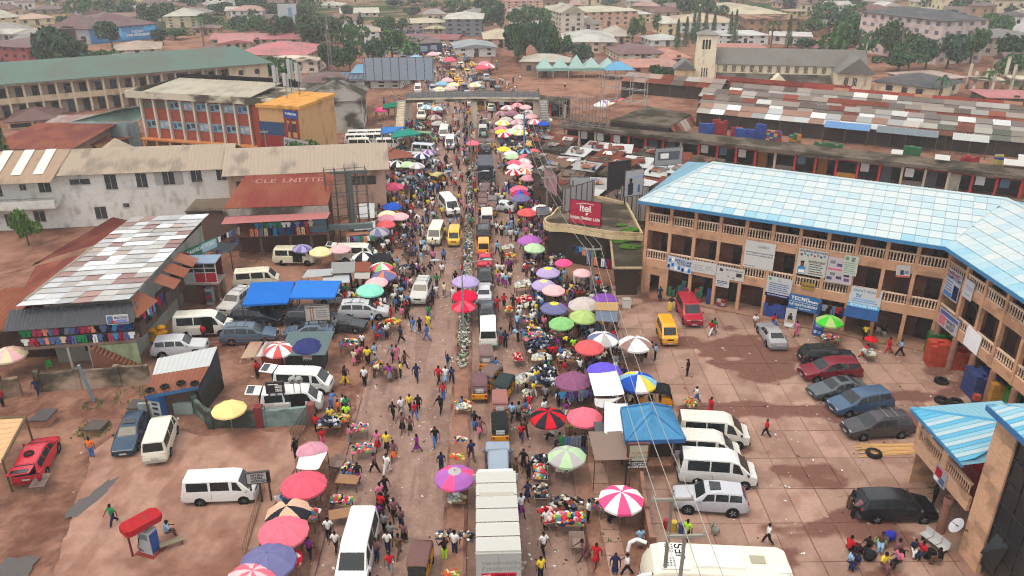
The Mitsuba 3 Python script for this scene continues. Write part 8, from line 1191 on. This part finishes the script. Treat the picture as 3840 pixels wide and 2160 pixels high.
PEOPLE=[(-7.5,52.4,'KKwu',0),(-6.9,52.9,'WGwd',0),(-6.3,53.5,'YKwu',0),(-5.8,52.3,'RBwu',0),(-5.6,53.4,'KKvu',0),(-6.6,50.6,'MKwd',1),(-6.0,50.4,'MKvu',1),(-5.3,48.0,'VVwl',1),(-4.0,48.7,'KBvd',0),(-3.7,55.1,'RBsd',0),(-3.8,53.2,'KKpd',0),(-3.4,45.6,'NNsu',0),(-7.1,43.2,'KKvd',1),(-7.3,42.3,'PKwu',1),(-6.8,41.5,'KKwu',0),(-6.2,40.6,'MKvu',1),(-7.1,41.2,'RKsu',1),(-7.2,40.4,'VKhu',0),(-6.7,39.4,'GKhu',0),(-6.2,38.6,'GKwu',0),(-5.7,39.9,'MNhd',0),(-5.4,38.5,'MKvu',1),(-5.6,37.3,'TTwu',0),(-6.3,37.7,'WNhd',0),(-6.0,36.0,'RGwd',0),(-6.9,37.0,'MNhd',0),(-7.2,45.4,'WWvd',0),(-6.9,47.0,'MOvd',1),(-7.5,48.1,'YKwu',1),(-8.1,45.6,'MKwl',0),(-9.1,44.5,'KVsu',1),(-11.2,53.0,'EBsd',0),(-11.0,51.9,'FKhd',0),(-11.5,53.3,'WKsr',0),(-10.4,49.2,'PGsr',0),(-8.2,48.3,'PRwd',1),(-1.3,46.8,'NTwu',0),(-1.1,50.6,'KBsu',1),(-0.7,49.8,'MPwu',1),(1.8,51.8,'LKwu',0),(2.3,51.7,'GKwu',1),(2.7,49.6,'TKwu',0),(2.4,49.1,'RNwu',0),(3.2,53.2,'RRpu',1),(4.6,54.2,'GKwu',0),(6.5,54.1,'LKsd',1),(2.4,45.6,'KKwd',1),(1.8,44.5,'TThd',0),(2.7,44.5,'KKsd',0),(2.5,42.3,'NNvu',1),(2.0,40.8,'WVwd',1),(3.2,37.2,'WKvd',0),(5.7,36.7,'MMpl',1),(6.3,36.2,'RRwd',1),(6.3,40.0,'WKsr',0),(2.9,35.2,'YKsd',0),(7.3,35.3,'NNsd',1),(8.0,35.3,'WKwl',0),(9.2,37.5,'LGsd',1),(-2.2,37.4,'WNsu',0),(-2.8,36.9,'KFhu',0),(-2.4,41.9,'WGbr',0),(-2.6,42.8,'CTtr',0),(4.8,49.0,'WKtl',0),(5.3,48.3,'ENtl',0),(6.3,48.3,'MTtd',0),(6.9,47.1,'NBsd',0),(3.5,39.4,'WKsd',0),(8.6,40.7,'NRbu',0),(8.0,40.0,'MKtl',0),(5.1,45.6,'TKsl',0),(16.8,53.9,'WBwl',0),(17.4,51.9,'RRvr',1),(20.9,49.0,'RKvl',0),(17.2,37.6,'WKvl',0),(23.7,40.7,'KTbr',0),(23.6,39.8,'MKbr',0),(29.4,40.8,'KKhl',0),(21.8,36.5,'RKtr',0),(21.4,35.5,'LNtr',0),(21.8,35.3,'NNtl',0),(23.1,36.6,'KKtl',0),(24.0,36.9,'TLtd',0),(24.6,36.2,'MKtr',0),(23.3,35.2,'YMtd',0),(24.4,35.4,'PKtl',0),(25.8,36.4,'NWtd',0),(26.2,36.1,'RNtl',0),(26.9,35.4,'KTtl',0),(12.2,38.0,'FKsd',0),(-28.8,48.1,'OBsu',0),(-24.2,40.8,'ENwd',0),(-20.3,39.4,'LTtr',0),(-37.2,57.0,'NNwd',0),(-39.1,55.3,'RKsr',0),(-11.0,37.4,'VKwd',0),(-14.0,47.5,'KKsl',0),(-13.1,50.7,'RKsu',0),(-12.3,48.9,'RPsd',0),(-12.6,54.0,'BBbu',0),(-12.6,52.5,'LBbr',0),(-11.8,52.8,'OTsl',0),(-9.5,37.9,'WKwd',0),(-10.1,38.9,'WKsd',0),(17.1,58.1,'KKsl',0),(21.1,65.4,'RWwl',0),(21.5,65.8,'EGwl',0),(25.9,63.9,'GKbr',0),(29.1,65.0,'PPwl',1),(26.0,67.5,'WTtd',0),(33.7,60.8,'RRpr',0),(36.3,61.5,'RRwl',0),(37.1,61.0,'LKwl',0),(43.3,71.7,'KGsd',0),(37.3,64.8,'KGtd',0),(27.7,67.4,'RBtd',0),(35.3,64.1,'YKsd',0),(17.9,73.4,'NNsd',1),(14.9,61.0,'LKsl',0),(14.2,61.5,'NKbr',0),(18.4,70.8,'KYbu',0),(-8.2,80.9,'KKsd',0),(-7.7,81.1,'WKsd',0),(-6.9,80.1,'KGwd',1),(-6.3,80.7,'KGvd',0),(-5.0,80.6,'WTvd',0),(-6.2,84.6,'PNwd',0),(-5.0,84.9,'BKwd',0),(-5.4,77.7,'ENsu',0),(-4.5,75.3,'CGpu',0),(-7.9,69.8,'KKwu',0),(-7.1,67.1,'BLwu',0),(-6.5,67.2,'KKsd',0),(-5.7,67.7,'YYvu',0),(-5.7,65.5,'BBvl',0),(-8.1,65.1,'NKwl',0),(-8.5,61.7,'GKwd',0),(-8.1,61.4,'PPwd',1),(-7.3,60.4,'TKvr',0),(-10.6,61.3,'YKsd',0),(-10.1,61.8,'LWsr',0),(-10.5,57.9,'WKwd',0),(-6.1,58.1,'NNwd',0),(-3.5,59.9,'NGcu',0),(-4.2,57.6,'RKwu',0),(-3.6,57.6,'WLwu',1),(-3.1,57.6,'NKwu',0),(-3.5,73.8,'WLsd',1),(1.0,71.7,'RRwu',1),(1.7,72.3,'RKwu',0),(1.3,87.2,'LNwu',0),(1.7,80.4,'WKsu',0),(1.2,80.4,'WYsu',1),(-3.2,96.5,'TTwd',0),(-2.4,86.5,'BTsr',0),(-2.7,80.6,'RKsl',0),(-3.4,78.0,'KKsd',0),(-10.1,82.7,'LGsd',0),(-8.7,72.5,'WKwu',0),(-9.5,72.9,'WGsu',0),(-10.3,72.0,'WKsl',0),(-11.1,68.2,'LKsl',0),(-11.0,71.1,'RKsu',0),(-9.5,70.1,'RRsl',0),(-9.5,65.9,'WNhr',0),(-10.0,65.7,'BRtl',0),(-11.6,61.4,'PKsd',1),(-11.3,61.9,'PMsd',1),(-12.1,58.1,'MKwd',0),(-9.7,58.8,'CTbr',0),(-7.9,58.6,'MTbl',1),(-7.5,58.7,'YKsl',0),(-7.9,70.4,'KYsd',0),(-5.6,73.1,'NKsu',0),(-6.0,72.1,'KMtu',0),(-5.3,75.0,'WGwu',1),(-5.8,70.0,'EBwu',0),(1.2,78.2,'PVwu',1),(1.7,78.2,'WVwd',1),(2.0,77.5,'LVsd',1),(2.5,78.2,'CKsd',0),(2.6,71.5,'KTsd',0),(3.2,69.7,'WCsu',0),(2.8,67.4,'LNpu',0),(1.2,64.5,'GRsd',0),(1.6,63.7,'NKsu',0),(2.2,66.9,'TNcu',0),(2.8,65.0,'LKbl',0),(6.5,60.8,'FNbu',0),(7.7,62.2,'FRsd',0),(5.6,62.8,'LLsd',1),(5.9,61.1,'RTsu',0),(7.9,61.5,'TKsd',0),(7.9,66.7,'WKsd',0),(5.7,66.2,'KKsl',0),(5.4,66.8,'PTsd',1),(5.0,66.2,'KNbl',0),(4.5,68.8,'WTsd',0),(3.1,68.8,'WWsd',0),(4.2,69.7,'KKsl',0),(5.6,76.0,'TKsd',0),(8.4,78.3,'LYsd',0),(8.2,73.6,'YBwd',0),(8.1,78.3,'GMsd',1),(8.6,59.8,'RKwd',0),(10.7,60.9,'KTtl',0),(13.1,61.8,'TKtr',0),(13.6,60.6,'PTsd',0),(1.9,93.6,'WKsd',0),(2.6,93.6,'BNsu',0),(3.2,95.1,'LLsu',0),(3.6,91.7,'GWsd',0),(3.9,92.6,'LGsu',0),(2.0,94.6,'YTsd',0),(6.2,97.0,'TKsd',0),(6.7,97.0,'CTsd',0),(7.6,90.6,'KKsu',0),(6.3,85.8,'KTsd',0),(1.8,84.3,'KKsd',0),(2.7,81.1,'KKsd',1),(2.4,81.1,'VKsd',1),(4.2,81.8,'MKsl',0),(4.4,80.3,'RTsd',0),(9.9,87.0,'CCsd',1),(11.0,85.6,'PPsd',1),(11.5,86.5,'PVsd',1),(10.4,86.5,'TKsd',0),(12.5,90.0,'BKsd',0),(2.5,109.5,'VKsd',1),(-3.8,110.1,'KRwd',1),(-3.2,96.0,'TTwd',0),(-6.2,113.0,'WKwd',0),(-5.8,115.1,'MKwu',1),(-5.2,115.8,'KGwu',0),(-3.6,117.7,'RTwu',1),(-4.8,127.9,'RKwd',0),(-4.3,127.9,'LNwu',0),(-8.4,117.9,'YKsu',0),(-6.8,122.5,'RMwd',1),(-6.5,128.0,'KKwu',0),(-6.5,135.7,'MKwd',0),(-7.3,107.1,'KKwd',0),(-6.5,105.5,'FKwd',0),(-6.5,109.0,'TKsd',0),(-10.9,104.2,'LKsd',0),(-9.9,111.1,'RKsd',0),(-8.0,110.2,'BNsd',0),(-7.1,111.4,'BNsu',0),(-7.3,104.5,'PVsd',1),(4.5,101.6,'KKsd',0),(1.9,94.4,'TWsu',0),(1.3,94.1,'WKsd',0),(2.0,93.8,'YKsu',0),(2.6,93.5,'LLsu',0),(3.7,91.4,'LKsu',0),(3.0,91.4,'WTsd',1),(6.5,94.9,'NKsd',0),(7.3,91.2,'KKsl',0),(7.8,91.2,'TTsd',0),(-21.4,62.3,'KKwr',0),(-26.5,66.1,'RKsu',0),(-10.7,61.3,'YKwu',0),(-11.5,64.1,'WKsd',0),(-12.1,57.7,'KYwr',0),(-10.4,57.5,'WKsd',0),(-19.7,59.0,'RKsl',0),(-11.5,61.6,'PRsd',1),(-11.8,61.0,'CPsd',1)]
for x,y,q,sk in sorted(PEOPLE,key=lambda p:p[1]):person(x,y,q[0],q[1],q[2],{'u':1.57,'d':-1.57,'l':3.14,'r':0}[q[3]]+.5*math.sin(x*9+y*5),bool(sk))
# ================================================================== the rest of the crowd and the far traffic
gp=np.random.default_rng(21); TOPS='KKWWGRBNYPVMLETCKWNB'; made=[]
def spot(i):
 if i%9<5:return gp.uniform(4.2,11.8),gp.uniform(52,158)**1.0
 if i%9<8:return gp.uniform(-15.5,-7.5),gp.uniform(70,158)
 return gp.uniform(-7.5,4.2),gp.uniform(95,158)
i=0
while len(made)<1700:
 i+=1; x,y=spot(i)
 if i%3==0:y=gp.uniform(160,345); x=np.interp(y,[160,200,250,300,350],[-2,-5,-14,-27,-41])+gp.normal(0,8)
 if x>8.2 and 78<y<96:continue
 if i%5==0:x,y=[p+gp.uniform(-1.2,1.2) for p in AT[int(gp.integers(len(AT)))][:2]]
 if not(-17<x<12.5 or y>158) or y<50 or y>350 or abs(x)>80:continue
 if-17<x<-15.2 and y<78:continue
 made.append((x,y))
made.sort(key=lambda p:p[1]); NP=max(0,300-len(PEOPLE)); ms,cs=[],[]
for j,(x,y) in enumerate(made):
 s,t,po,a=TOPS[int(gp.integers(20))],'KKNBKGTMW'[int(gp.integers(9))],'sswvhhbct'[int(gp.integers(9))],gp.uniform(0,6.28)
 if j<NP:person(x,y,s,t,po,a,gp.random()<.25); continue
 sk,sh,tr,st_,hr=PL[po]; sk=(sk[0],sk[1])
 for m,c in((sk,SKIN[j%4]),(sh,PC[s][0]),(st_ if j%4==0 else tr,PC[t][0]),(hr,(.012,.011,.011))):ms.append(xf(m,(x,y,.02),a)); cs.append(np.tile(c,(len(m[0]),1)))
single('crowd','dense crowd of shoppers farther up the road among the umbrellas','crowd',cat(ms),'matte',np.vstack(cs),kind='stuff')
CCOL=[(WH,'white'),(SIL,'silver'),(BLK,'black'),(DGR,'grey'),(YEL,'yellow'),(C(120,30,40),'maroon'),(C(60,90,130),'blue'),(CREAM,'cream')]; KC=[('van','van'),('sedan','car'),('suv','jeep'),('minibus','minibus'),('minivan','car')]; used=[]
for j in range(400):
 if len(used)>85:break
 y=gp.uniform(163,350); lane=gp.choice([-9.3,-6.4,-.2,3,6])*1.25; x=np.interp(y,[160,200,250,300,350],[-1,-5,-13,-26,-41])+lane
 if any(abs(x-a)<3 and abs(y-b)<6.5 for a,b in used):continue
 used.append((x,y)); c,cn=CCOL[int(gp.integers(8))]; kd,ct=KC[int(gp.integers(5))]; car(kd,c,uniq(f'{cn} {ct} in the jam beyond the footbridge'),(x,y),math.radians(90+(y-160)*.11+(180 if lane<-3 else 0)),ct,full=False,group='vehicles in the jam beyond the footbridge')
 # ================================================================== poles, wires and lamps
def pole(x,y,h,label,arm=1.1,r=.13,col=C(150,140,128),name='utility_pole',armz=()):
 k=thing(name,label,'pole'); part(k,'post',tube((x,y,0),(x,y,h+.3),r,r*.7,8),'satin',col)
 for z in armz or(h,):part(k,'cross_arm',box(x-arm,x+arm,y-.2,y-.08,z-.08,z+.08),'satin',C(176,172,160)); part(k,'insulator',cat([tube((x+d,y-.14,z+.08),(x+d,y-.14,z+.26),.04) for d in(-arm*.9,0,arm*.9)]),'satin',C(190,186,180))
 return k
pole(9.4,32.3,8.1,'taller of the twin utility poles in front of the coach',1.1); pole(9.75,30.6,7.2,'shorter of the twin utility poles in front of the coach',1.0,col=C(166,160,150)); pole(10.9,74.8,5.4,'utility pole among the stalls by the beige building corner',.9,.17); pole(7.9,97,6.6,'utility pole beside the small white notice board',.8,.17); pole(6.6,131,8,'blue utility pole in the crowd below the footbridge',.8,.18,C(120,160,190)); pole(-16.8,128,7,'utility pole left of the road by the yellow wall',.7,.12); pole(-33,118,8,'thin utility pole before the brick and orange block',.6,.1)
sq=np.array; PT=[(9.4,32.16,8.36),(10.9,74.66,5.66),(7.9,96.86,6.86),(6.6,130.9,8.3)]
for w in range(3):
 for a,b in zip(PT,PT[1:]):
  o=(w-1)*.9; a,b=sq(a)+[o,0,0],sq(b)+[o*.85,0,0]; pts=[a+(b-a)*t-[0,0,1.1*4*t*(1-t)*np.linalg.norm(b-a)/45] for t in np.linspace(0,1,9)]; single('wire',uniq(f'{("left", "middle", "right")[w]} wire of the power line over the right roadside market'),'wire',cat([tube(pts[q],pts[q+1],.022,n=5) for q in range(8)]),'satin',C(196,192,184))
for w in(-1,0,1):a,b=sq((9.4+w,32.16,8.36)),sq((9.4+w*1.05,4,8.2)); single('wire',f'{("left", "middle", "right")[w + 1]} wire running from the twin poles towards the camera','wire',tube(a,b,.022,n=5),'satin',C(196,192,184))
for(x,y,h,lb) in((-2.3,66.8,7.4,'two armed street lamp on the median by the crimson umbrella'),(-2.35,97.5,7.2,'two armed street lamp on the median by the white high roof van'),(-2.35,128,7.4,'two armed street lamp on the median below the footbridge')):
 k=thing('street_lamp',lb,'street lamp'); part(k,'post',tube((x,y,0),(x,y,h-1.2),.09,.06,8),'satin',C(160,162,164))
 for s in(-1,1):
  q=[(x,y,h-1.2),(x+s*.25,y,h-.5),(x+s*.9,y,h-.05),(x+s*2.1,y,h+.15)]; part(k,'arm',cat([tube(q[i],q[i+1],.05) for i in range(3)]),'satin',C(160,162,164)); part(k,'lamp_head',xf(blob(.5,1,.0,0,(1,.32,.2)),(x+s*2.4,y,h+.18)),'satin',C(206,214,216))
k=thing('pole','leaning pale blue steel pole in front of the plaster wall','pole'); part(k,'post',tube((-32.1,55.8,0),(-32.5,55.6,3.4),.11,n=8),'satin',C(130,162,178)); part(k,'cap',tube((-32.5,55.6,3.4),(-32.51,55.59,3.5),.13,n=8),'satin',C(150,170,180))
# ================================================================== the filling station
pm=thing('fuel_pump','blue and white fuel pump under a red canopy on a post','fuel pump'); P=lambda m:xf(m,(-20.9,38.3,0),-.35)
part(pm,'body',P(box(-.45,.45,-.35,.35,.1,1.75)),'satin',C(206,210,210)); part(pm,'blue_panel',P(box(.451,.47,-.33,.33,.15,1.6)),'satin',C(44,92,170)); part(pm,'display',P(box(-.3,.3,-.37,-.351,1.2,1.6)),'satin',C(120,140,150)); part(pm,'hose',P(cat(tube((-.3,-.38,1.3),(-.42,-.5,.6),.03),tube((-.42,-.5,.6),(-.1,-.45,.35),.03))),'matte',BLACK); part(pm,'plinth',P(box(-.7,.7,-.6,.6,0,.1)),'wall',C(140,60,56))
v,f=prism([(-1.15,-.35),(-.9,-.6),(.9,-.6),(1.15,-.35),(1.15,.35),(.9,.6),(-.9,.6),(-1.15,.35)],2.1,2.5); part(pm,'canopy',P(xf((v,f),(-.15,-.1,0),1.2)),'wall',C(166,44,50)); part(pm,'post',P(tube((-.7,-.75,0),(-.7,-.75,2.1),.07)),'satin',C(130,50,50)); part(pm,'canopy_stay',P(box(-.1,.1,-.1,.1,1.75,2.1)),'satin',C(150,60,56))
pm=thing('fuel_pump','tall white fuel pump with a blue cap behind the cream van','fuel pump'); P=lambda m:xf(m,(-25.7,53.0,0),-.3); part(pm,'body',P(box(-.45,.45,-.35,.35,0,1.9)),'satin',C(214,218,222)); part(pm,'blue_side',P(box(.451,.47,-.34,.34,0,1.9)),'satin',C(50,104,170)); part(pm,'cap',P(box(-.52,.52,-.42,.42,1.9,2.25)),'satin',C(50,104,176)); [part(pm,'display',P(box(-.25,.25,-.37,-.351,z,z+.2)),'satin',C(60,70,80)) for z in(.6,1.1,1.5)]
bn=thing('bench','wooden bench beside the fuel pump with the red canopy','bench'); part(bn,'seat',xf(box(-.7,.7,-.2,.2,.4,.46),(-19.7,38.6,0),.5),'matte',C(130,120,100)); [part(bn,'leg',xf(box(x,x+.06,-.18,.18,0,.4),(-19.7,38.6,0),.5),'matte',C(120,60,54)) for x in(-.6,.55)]
pb2=panel_board('white petrol price board with black lettering',(-15.9,42.4),(-14.5,42.6),1.75,2.55,C(206,206,200),[('PETROL',.18,.68,.2,BLACK),('DIESEL',.18,.4,.2,BLACK),('KEROSINE',.18,.1,.2,BLACK),(.88,0,1,1,BLACK)])
for q,z,lb,c in(([(-35.3,52.0),(-33.9,52.0),(-33.8,53.6),(-35.1,53.7)],.75,'grey topped low table near the red people carrier',C(84,82,84)),([(-30.9,51.2),(-29.6,51.2),(-29.4,52.5),(-30.8,52.6)],.35,'concrete manhole cover ringed by weeds',C(92,84,82)),([(-28.6,53.7),(-27.1,53.7),(-27.4,55),(-28.6,55.1)],.6,'concrete tank cover beside the dark blue estate car',C(88,84,82))):
 k=thing('tank_cover',lb,'cover'); v,f=prism(q,z-.12,z); part(k,'top',(v,f),'wall',c); c_=np.mean(q,0); v,f=prism([tuple(c_+(np.array(p)-c_)*.85) for p in q],0,z-.12); part(k,'base',(v,f),'wall',C(160,120,98))
g=np.random.default_rng(9); ws=[]
for x,y,n,r in((-30.3,51.6,160,1.3),(-32.0,55.2,60,.8),(-28,54.2,60,.9),(-29.5,56.5,60,1.4),(7.6,38.6,40,.7)):
 for i in range(n):a,d=g.uniform(0,6.3),r*g.uniform(.55,1); p=np.array([x+d*math.cos(a),y+d*math.sin(a),.02]); b=g.uniform(0,3.1); ws.append((np.array([p+[math.cos(b)*.05,math.sin(b)*.05,0],p-[math.cos(b)*.05,math.sin(b)*.05,0],p+[g.uniform(-.12,.12),g.uniform(-.12,.12),g.uniform(.12,.35)]]),np.array([[0,1,2]])))
single('weeds','tufts of green weeds round the manhole cover and wall foot','weeds',cat(ws),'leaf',C(74,104,50),kind='stuff')
def bars(a,b,h,label,n=None,col=C(84,62,56),name='railing',z0=0):
 a,b=sq(a),sq(b); L=np.linalg.norm(b-a); n=n or int(L/.22); k=thing(name,label,'railing'); part(k,'rail',cat([tube((*a,z),(*b,z),.03,n=5) for z in(z0+.15,z0+h)]),'satin',col); part(k,'bars',cat([tube((*(a+(b-a)*i/n),z0),(*(a+(b-a)*i/n),z0+h+.05),.018,n=4) for i in range(n+1)]),'satin',col,kind='stuff')
bars((-14.5,48.6),(-14.0,51.6),1.7,'rusty iron gate standing open at the end of the pale blue wall'); bars((-19.3,65.9),(-15.4,66.5),1.5,'dark iron railing in front of the dark people carriers',col=C(50,44,44)); k=thing('rail_fence','thin rusty pipe rail running along the motor park','railing'); part(k,'rail',cat(tube((-30.5,65.0,.9),(-19.6,64.6,.9),.035),tube((-30.5,65.0,.45),(-19.6,64.6,.45),.03)),'satin',C(110,70,60)); [part(k,'post',tube((x,64.8,0),(x,64.8,.95),.04),'satin',C(100,64,56)) for x in(-30.4,-27,-23.5,-19.8)]
bars((-15.0,37.5),(-15.4,44),1.0,'leaning timber rail behind the pink umbrellas',14,C(150,116,92),'timber_rail')
panel_board('white transport company notice board with brown streaks',(-16.9,66.2),(-14.7,66.4),1.9,3.4,C(214,210,200),[('TRANSPORT CO. LTD',-1,.82,.1,C(60,50,44)),(.2,0,.25,.95,C(150,110,84)),(.3,0,.34,.95,C(150,110,84))]+[(.45,y,.9,y+.05,GY) for y in(.2,.34,.48,.62)])
panel_board('black board with white lines behind the mossy wall',(-17.2,53.0),(-15.9,53.1),2.2,3.1,C(36,36,40),[(.1,.78,.7,.86,WHITE)]+[(.5,y,.9,y+.07,WHITE) for y in(.12,.3,.48,.62)])
for x,lb in((-15.2,'left grey loudspeaker horn above the white van behind the wall'),(-14.7,'right grey loudspeaker horn above the white van behind the wall')):k=thing('loudspeaker',lb,'loudspeaker'); part(k,'horn',xf(lathe([(.08,.3),(.1,.1),(.32,-.1),(.3,-.08),(.05,.2)],14),(x,53.2,3.2),M=trimesh.transformations.rotation_matrix(1.2,[1,.3,0])[:3,:3]),'satin',C(170,172,170)); part(k,'pole',tube((x,53.4,0),(x,53.4,3.2),.03),'satin',C(120,110,104))
# roadside kiosks on the left
ks=thing('kiosk','dark kiosk with a teal metal roof and a sales point notice','kiosk'); part(ks,'wall',box(-17.6,-14.3,60.2,62.2,0,1.95),'satin',C(54,60,62)); part(ks,'roof',corr((-18,59.5,1.9),(-13.9,59.5,1.9),(-13.6,62.6,2.6),(-17.6,62.6,2.6),.28,.05),'satin',C(96,122,124)); board('notice','white notice lettered in red on the dark kiosk','sign',(-16.0,60.13,1.1),0,.75,.62,WHITE,[('POS',-1,.4,.42,RED),(.1,.1,.9,.2,BLACK)]); part(ks,'boxes',cat(box(-15.6,-14.9,59.2,59.9,0,.7),box(-14.9,-14.4,59.3,59.9,0,.5)),'matte',C(190,156,126),kind='stuff')
kb_=thing('kiosk','small kiosk of stacked red blocks under a striped sheet roof','kiosk'); part(kb_,'roof',corr((-19.9,59.6,1.8),(-17.7,59.7,1.8),(-17.3,61.4,2.3),(-19.4,61.4,2.3),.3,.05),'sheet',C(176,172,166)); part(kb_,'side_roof',corr((-21.2,59.7,1.6),(-20,59.7,1.7),(-19.7,61.6,2.2),(-20.8,61.6,2.2),.4,.05),'rusty',C(170,146,126))
for z in range(6):part(kb_,'block',box(-19.6,-18.0,60.2,61.2,z*.27,z*.27+.25),'wall',C(150,70,60))
# crates, packs and bamboo round the courtyard
OC=C(224,86,60)
crates((38.6,59.0),3,3,11,OC,'orange crates stacked high under the right wing, left part',-.2,.62,.45,.2); crates((40.2,58.4),3,3,10,OC,'orange crates stacked high under the right wing, right part',-.2,.62,.45,.2); crates((39.5,60.9),3,2,11,C(60,130,66),'green crates behind the orange ones',-.2,.62,.45,.2)
crates((39.3,53.4),4,4,9,C(50,76,140),'blue crates stacked between the round pillars',-.1,.55,.5,.25); crates((40.0,52.2),2,2,9,C(214,160,56),'yellow crates in front of the blue stack',-.1,.5,.45,.25); crates((40.9,51.6),2,2,8,C(50,170,80),'green crates right of the yellow stack',-.1,.5,.45,.25); crates((39.0,52.6),1,1,5,[C(60,70,120),C(210,90,60),C(60,140,80)],'small mixed stack left of the yellow crates',-.1,.5,.45,.25)
def packs(u,n,h,cols,label):crates(lw(u,-.1,0)[:2],n,1,h,cols,label,RF,.42,.4,.3,name='drink_packs')
PKB,PKG,PKR=C(50,78,150),C(60,120,90),C(190,60,60)
packs(2.8,2,4,PKG,'green drink packs beside the chamfered doorway'); packs(3.8,2,7,[PKB,PKG],'tall blue and green drink packs in the first store'); packs(4.6,1,5,PKR,'red drink packs by the first column'); packs(5.6,2,6,[PKG,PKR],'green and red drink packs behind the red van'); packs(6.9,1,7,PKB,'tall blue drink packs right of the red van'); packs(8.0,2,3,[PKB,PKR,C(200,200,200)],'low mixed packs in the third store'); packs(12.6,5,5,C(60,90,180),'blue water packs stacked under the navy and white banner')
bp=thing('bamboo_pile','pile of long bamboo poles on the ground by the annex','bamboo')
for i in range(16):y=46.2+i*.1; part(bp,'pole',tube((26.9+.3*(i%4),y,.07+.05*(i%3)),(32.4,y+.35-.035*i,.07+.06*(i%2)),.045,n=5),'matte',C(206,168,116))
for x,y,lb in((28.0,46.4,'lorry tyre lying on the bamboo pile'),(38.4,56.3,'old tyre beside the round pillar'),(36.8,53.3,'left one of two old tyres with junk by the courtyard edge'),(37.8,53.0,'right one of two old tyres with junk by the courtyard edge')):single('tyre',lb,'tyre',xf(lathe([(.3,-.13),(.52,-.14),(.58,-.06),(.58,.06),(.52,.14),(.3,.13)],20),(x,y,.2),s=1.0),'matte',(.02,.019,.018),smooth=40)
for x,y,c,lb,r in((-38.3,61.2,C(50,190,80),'bright green plastic chair by the dark rusty shack',.5),(37.2,65.2,C(220,220,220),'white plastic chair in the passage by the stairs',2.0),(14.2,38.6,C(150,156,146),'grey plastic chair under the striped umbrella',1.0),(-11.7,44.5,C(120,110,110),'grey plastic chair beside the empty table',2.5)):
 k=thing('plastic_chair',lb,'chair'); P=lambda m:xf(m,(x,y,0),r); part(k,'seat',P(box(-.22,.22,-.22,.22,.4,.44)),'satin',c); part(k,'back',P(box(-.22,.22,.19,.23,.44,.85)),'satin',c); part(k,'arms',P(cat(box(-.26,-.22,-.2,.2,.6,.63),box(.22,.26,-.2,.2,.6,.63))),'satin',c,kind='stuff'); [part(k,'leg',P(box(dx-.02,dx+.02,dy-.02,dy+.02,0,.4)),'satin',c) for dx in(-.2,.2) for dy in(-.2,.2)]
ab=thing('metal_bench','steel waiting bench with three seats by the annex wall','bench'); P=lambda m:xf(m,(27.4,37.0,0),-1.2)
for i in range(3):part(ab,'seat',P(box(-.9+i*.6,-.35+i*.6,-.25,.25,.42,.46)),'metal',C(170,172,174)); part(ab,'back',P(box(-.9+i*.6,-.35+i*.6,.26,.3,.46,.9)),'metal',C(180,182,184))
part(ab,'beam',P(box(-.9,.9,-.04,.04,.34,.41)),'satin',C(60,60,60)); [part(ab,'leg',P(box(x,x+.06,-.25,.25,0,.34)),'satin',C(60,60,60)) for x in(-.7,.65)]
for x,y,c,lb in((22.3,36.6,C(60,40,44),'dark red wheeled suitcase by the seated travellers'),(22.9,36.0,C(40,40,44),'black suitcase by the seated travellers'),(24.2,37.2,C(150,200,130),'green checked bundle among the seated travellers'),(24.9,37.6,C(50,60,160),'blue bag among the seated travellers'),(26.6,36.0,C(36,36,40),'black holdall near the steel bench')):single('luggage',lb,'bag',xf(blob(.42,2,.12,int(x),(1,.7,.95)),(x,y,.42)),'matte',c,smooth=60)
for x,y,z,c,lb in((10.2,66.4,.3,C(60,130,170),'blue loudspeaker box by the grey blue awning'),(10.0,64.6,.3,C(170,110,60),'rusty drum at the edge of the courtyard'),(14.2,72.0,.5,C(214,212,204),'white chest freezer by the chamfered doorway')):k=thing('box_goods',lb,'box'); part(k,'case',tube((x,y,0),(x,y,.95),.34,n=12) if 'drum' in lb else box(x-.4,x+.4,y-.3,y+.3,0,.9),'wall',c); part(k,'top',tube((x,y,.95),(x,y,1.0),.36,n=12) if 'drum' in lb else box(x-.43,x+.43,y-.33,y+.33,.9,1.0),'satin',c)
single('yellow_bags','stack of bright yellow bags at the corner of the patched building','bags',cat([xf(blob(.42,1,.15,i,(1,.8,.5)),(-31.1+.4*(i%3),66.1+.3*(i%2),.25+.32*(i//2))) for i in range(9)]),'matte',C(236,170,40),kind='stuff')
clothes_row((11.0,79.9),-.5,4.6,2.6,'clothes hung under the rounded roof, dark blue row',11); clothes_row((9.6,82.4),-.5,3.4,2.9,'clothes hung under the rounded roof, left row',8); clothes_row(lw(17.6,-.9,0)[:2],RF,2.4,2.9,'jeans and shirts hung over the boutique entrance',6); clothes_row((8.2,50.4),1.5,3.2,2.4,'clothes hung along the side of the white tarpaulin',7); clothes_row((5.0,46.6),.1,2.4,2.0,'trousers hung under the red and black umbrella',6,(1,)); clothes_row((5.6,52.7),.1,2.6,2.0,'dresses hung under the plum umbrella',7)
for i,(x,y) in enumerate(((-14.9,41.3),(-14.3,38.6),(-14.7,36.6))):clothes_row((x+1.2,y-.3),.5,2.0,1.9,f'{ORD[i]} rail of bags and clothes from the far end under the left roadside umbrellas',6,(0,))
wl=wall_run([(9.75,36.8),(9.9,39.6),(10.3,43.2)],1.5,.25,'low broken wall between the roadside and the courtyard',C(150,110,96))
for i,x in enumerate((4.3,5.7,7.2)):single('bollard' if 0 else 'plastic_drum',('red plastic drum by the striped umbrella','yellow jerrycan by the striped umbrella','blue plastic drum by the striped umbrella')[i],'drum',tube((11.2+.45*i,39.2-.2*i,0),(11.2+.45*i,39.2-.2*i,.75),.2,n=10),'satin',(C(190,40,44),C(230,200,50),C(60,90,170))[i])
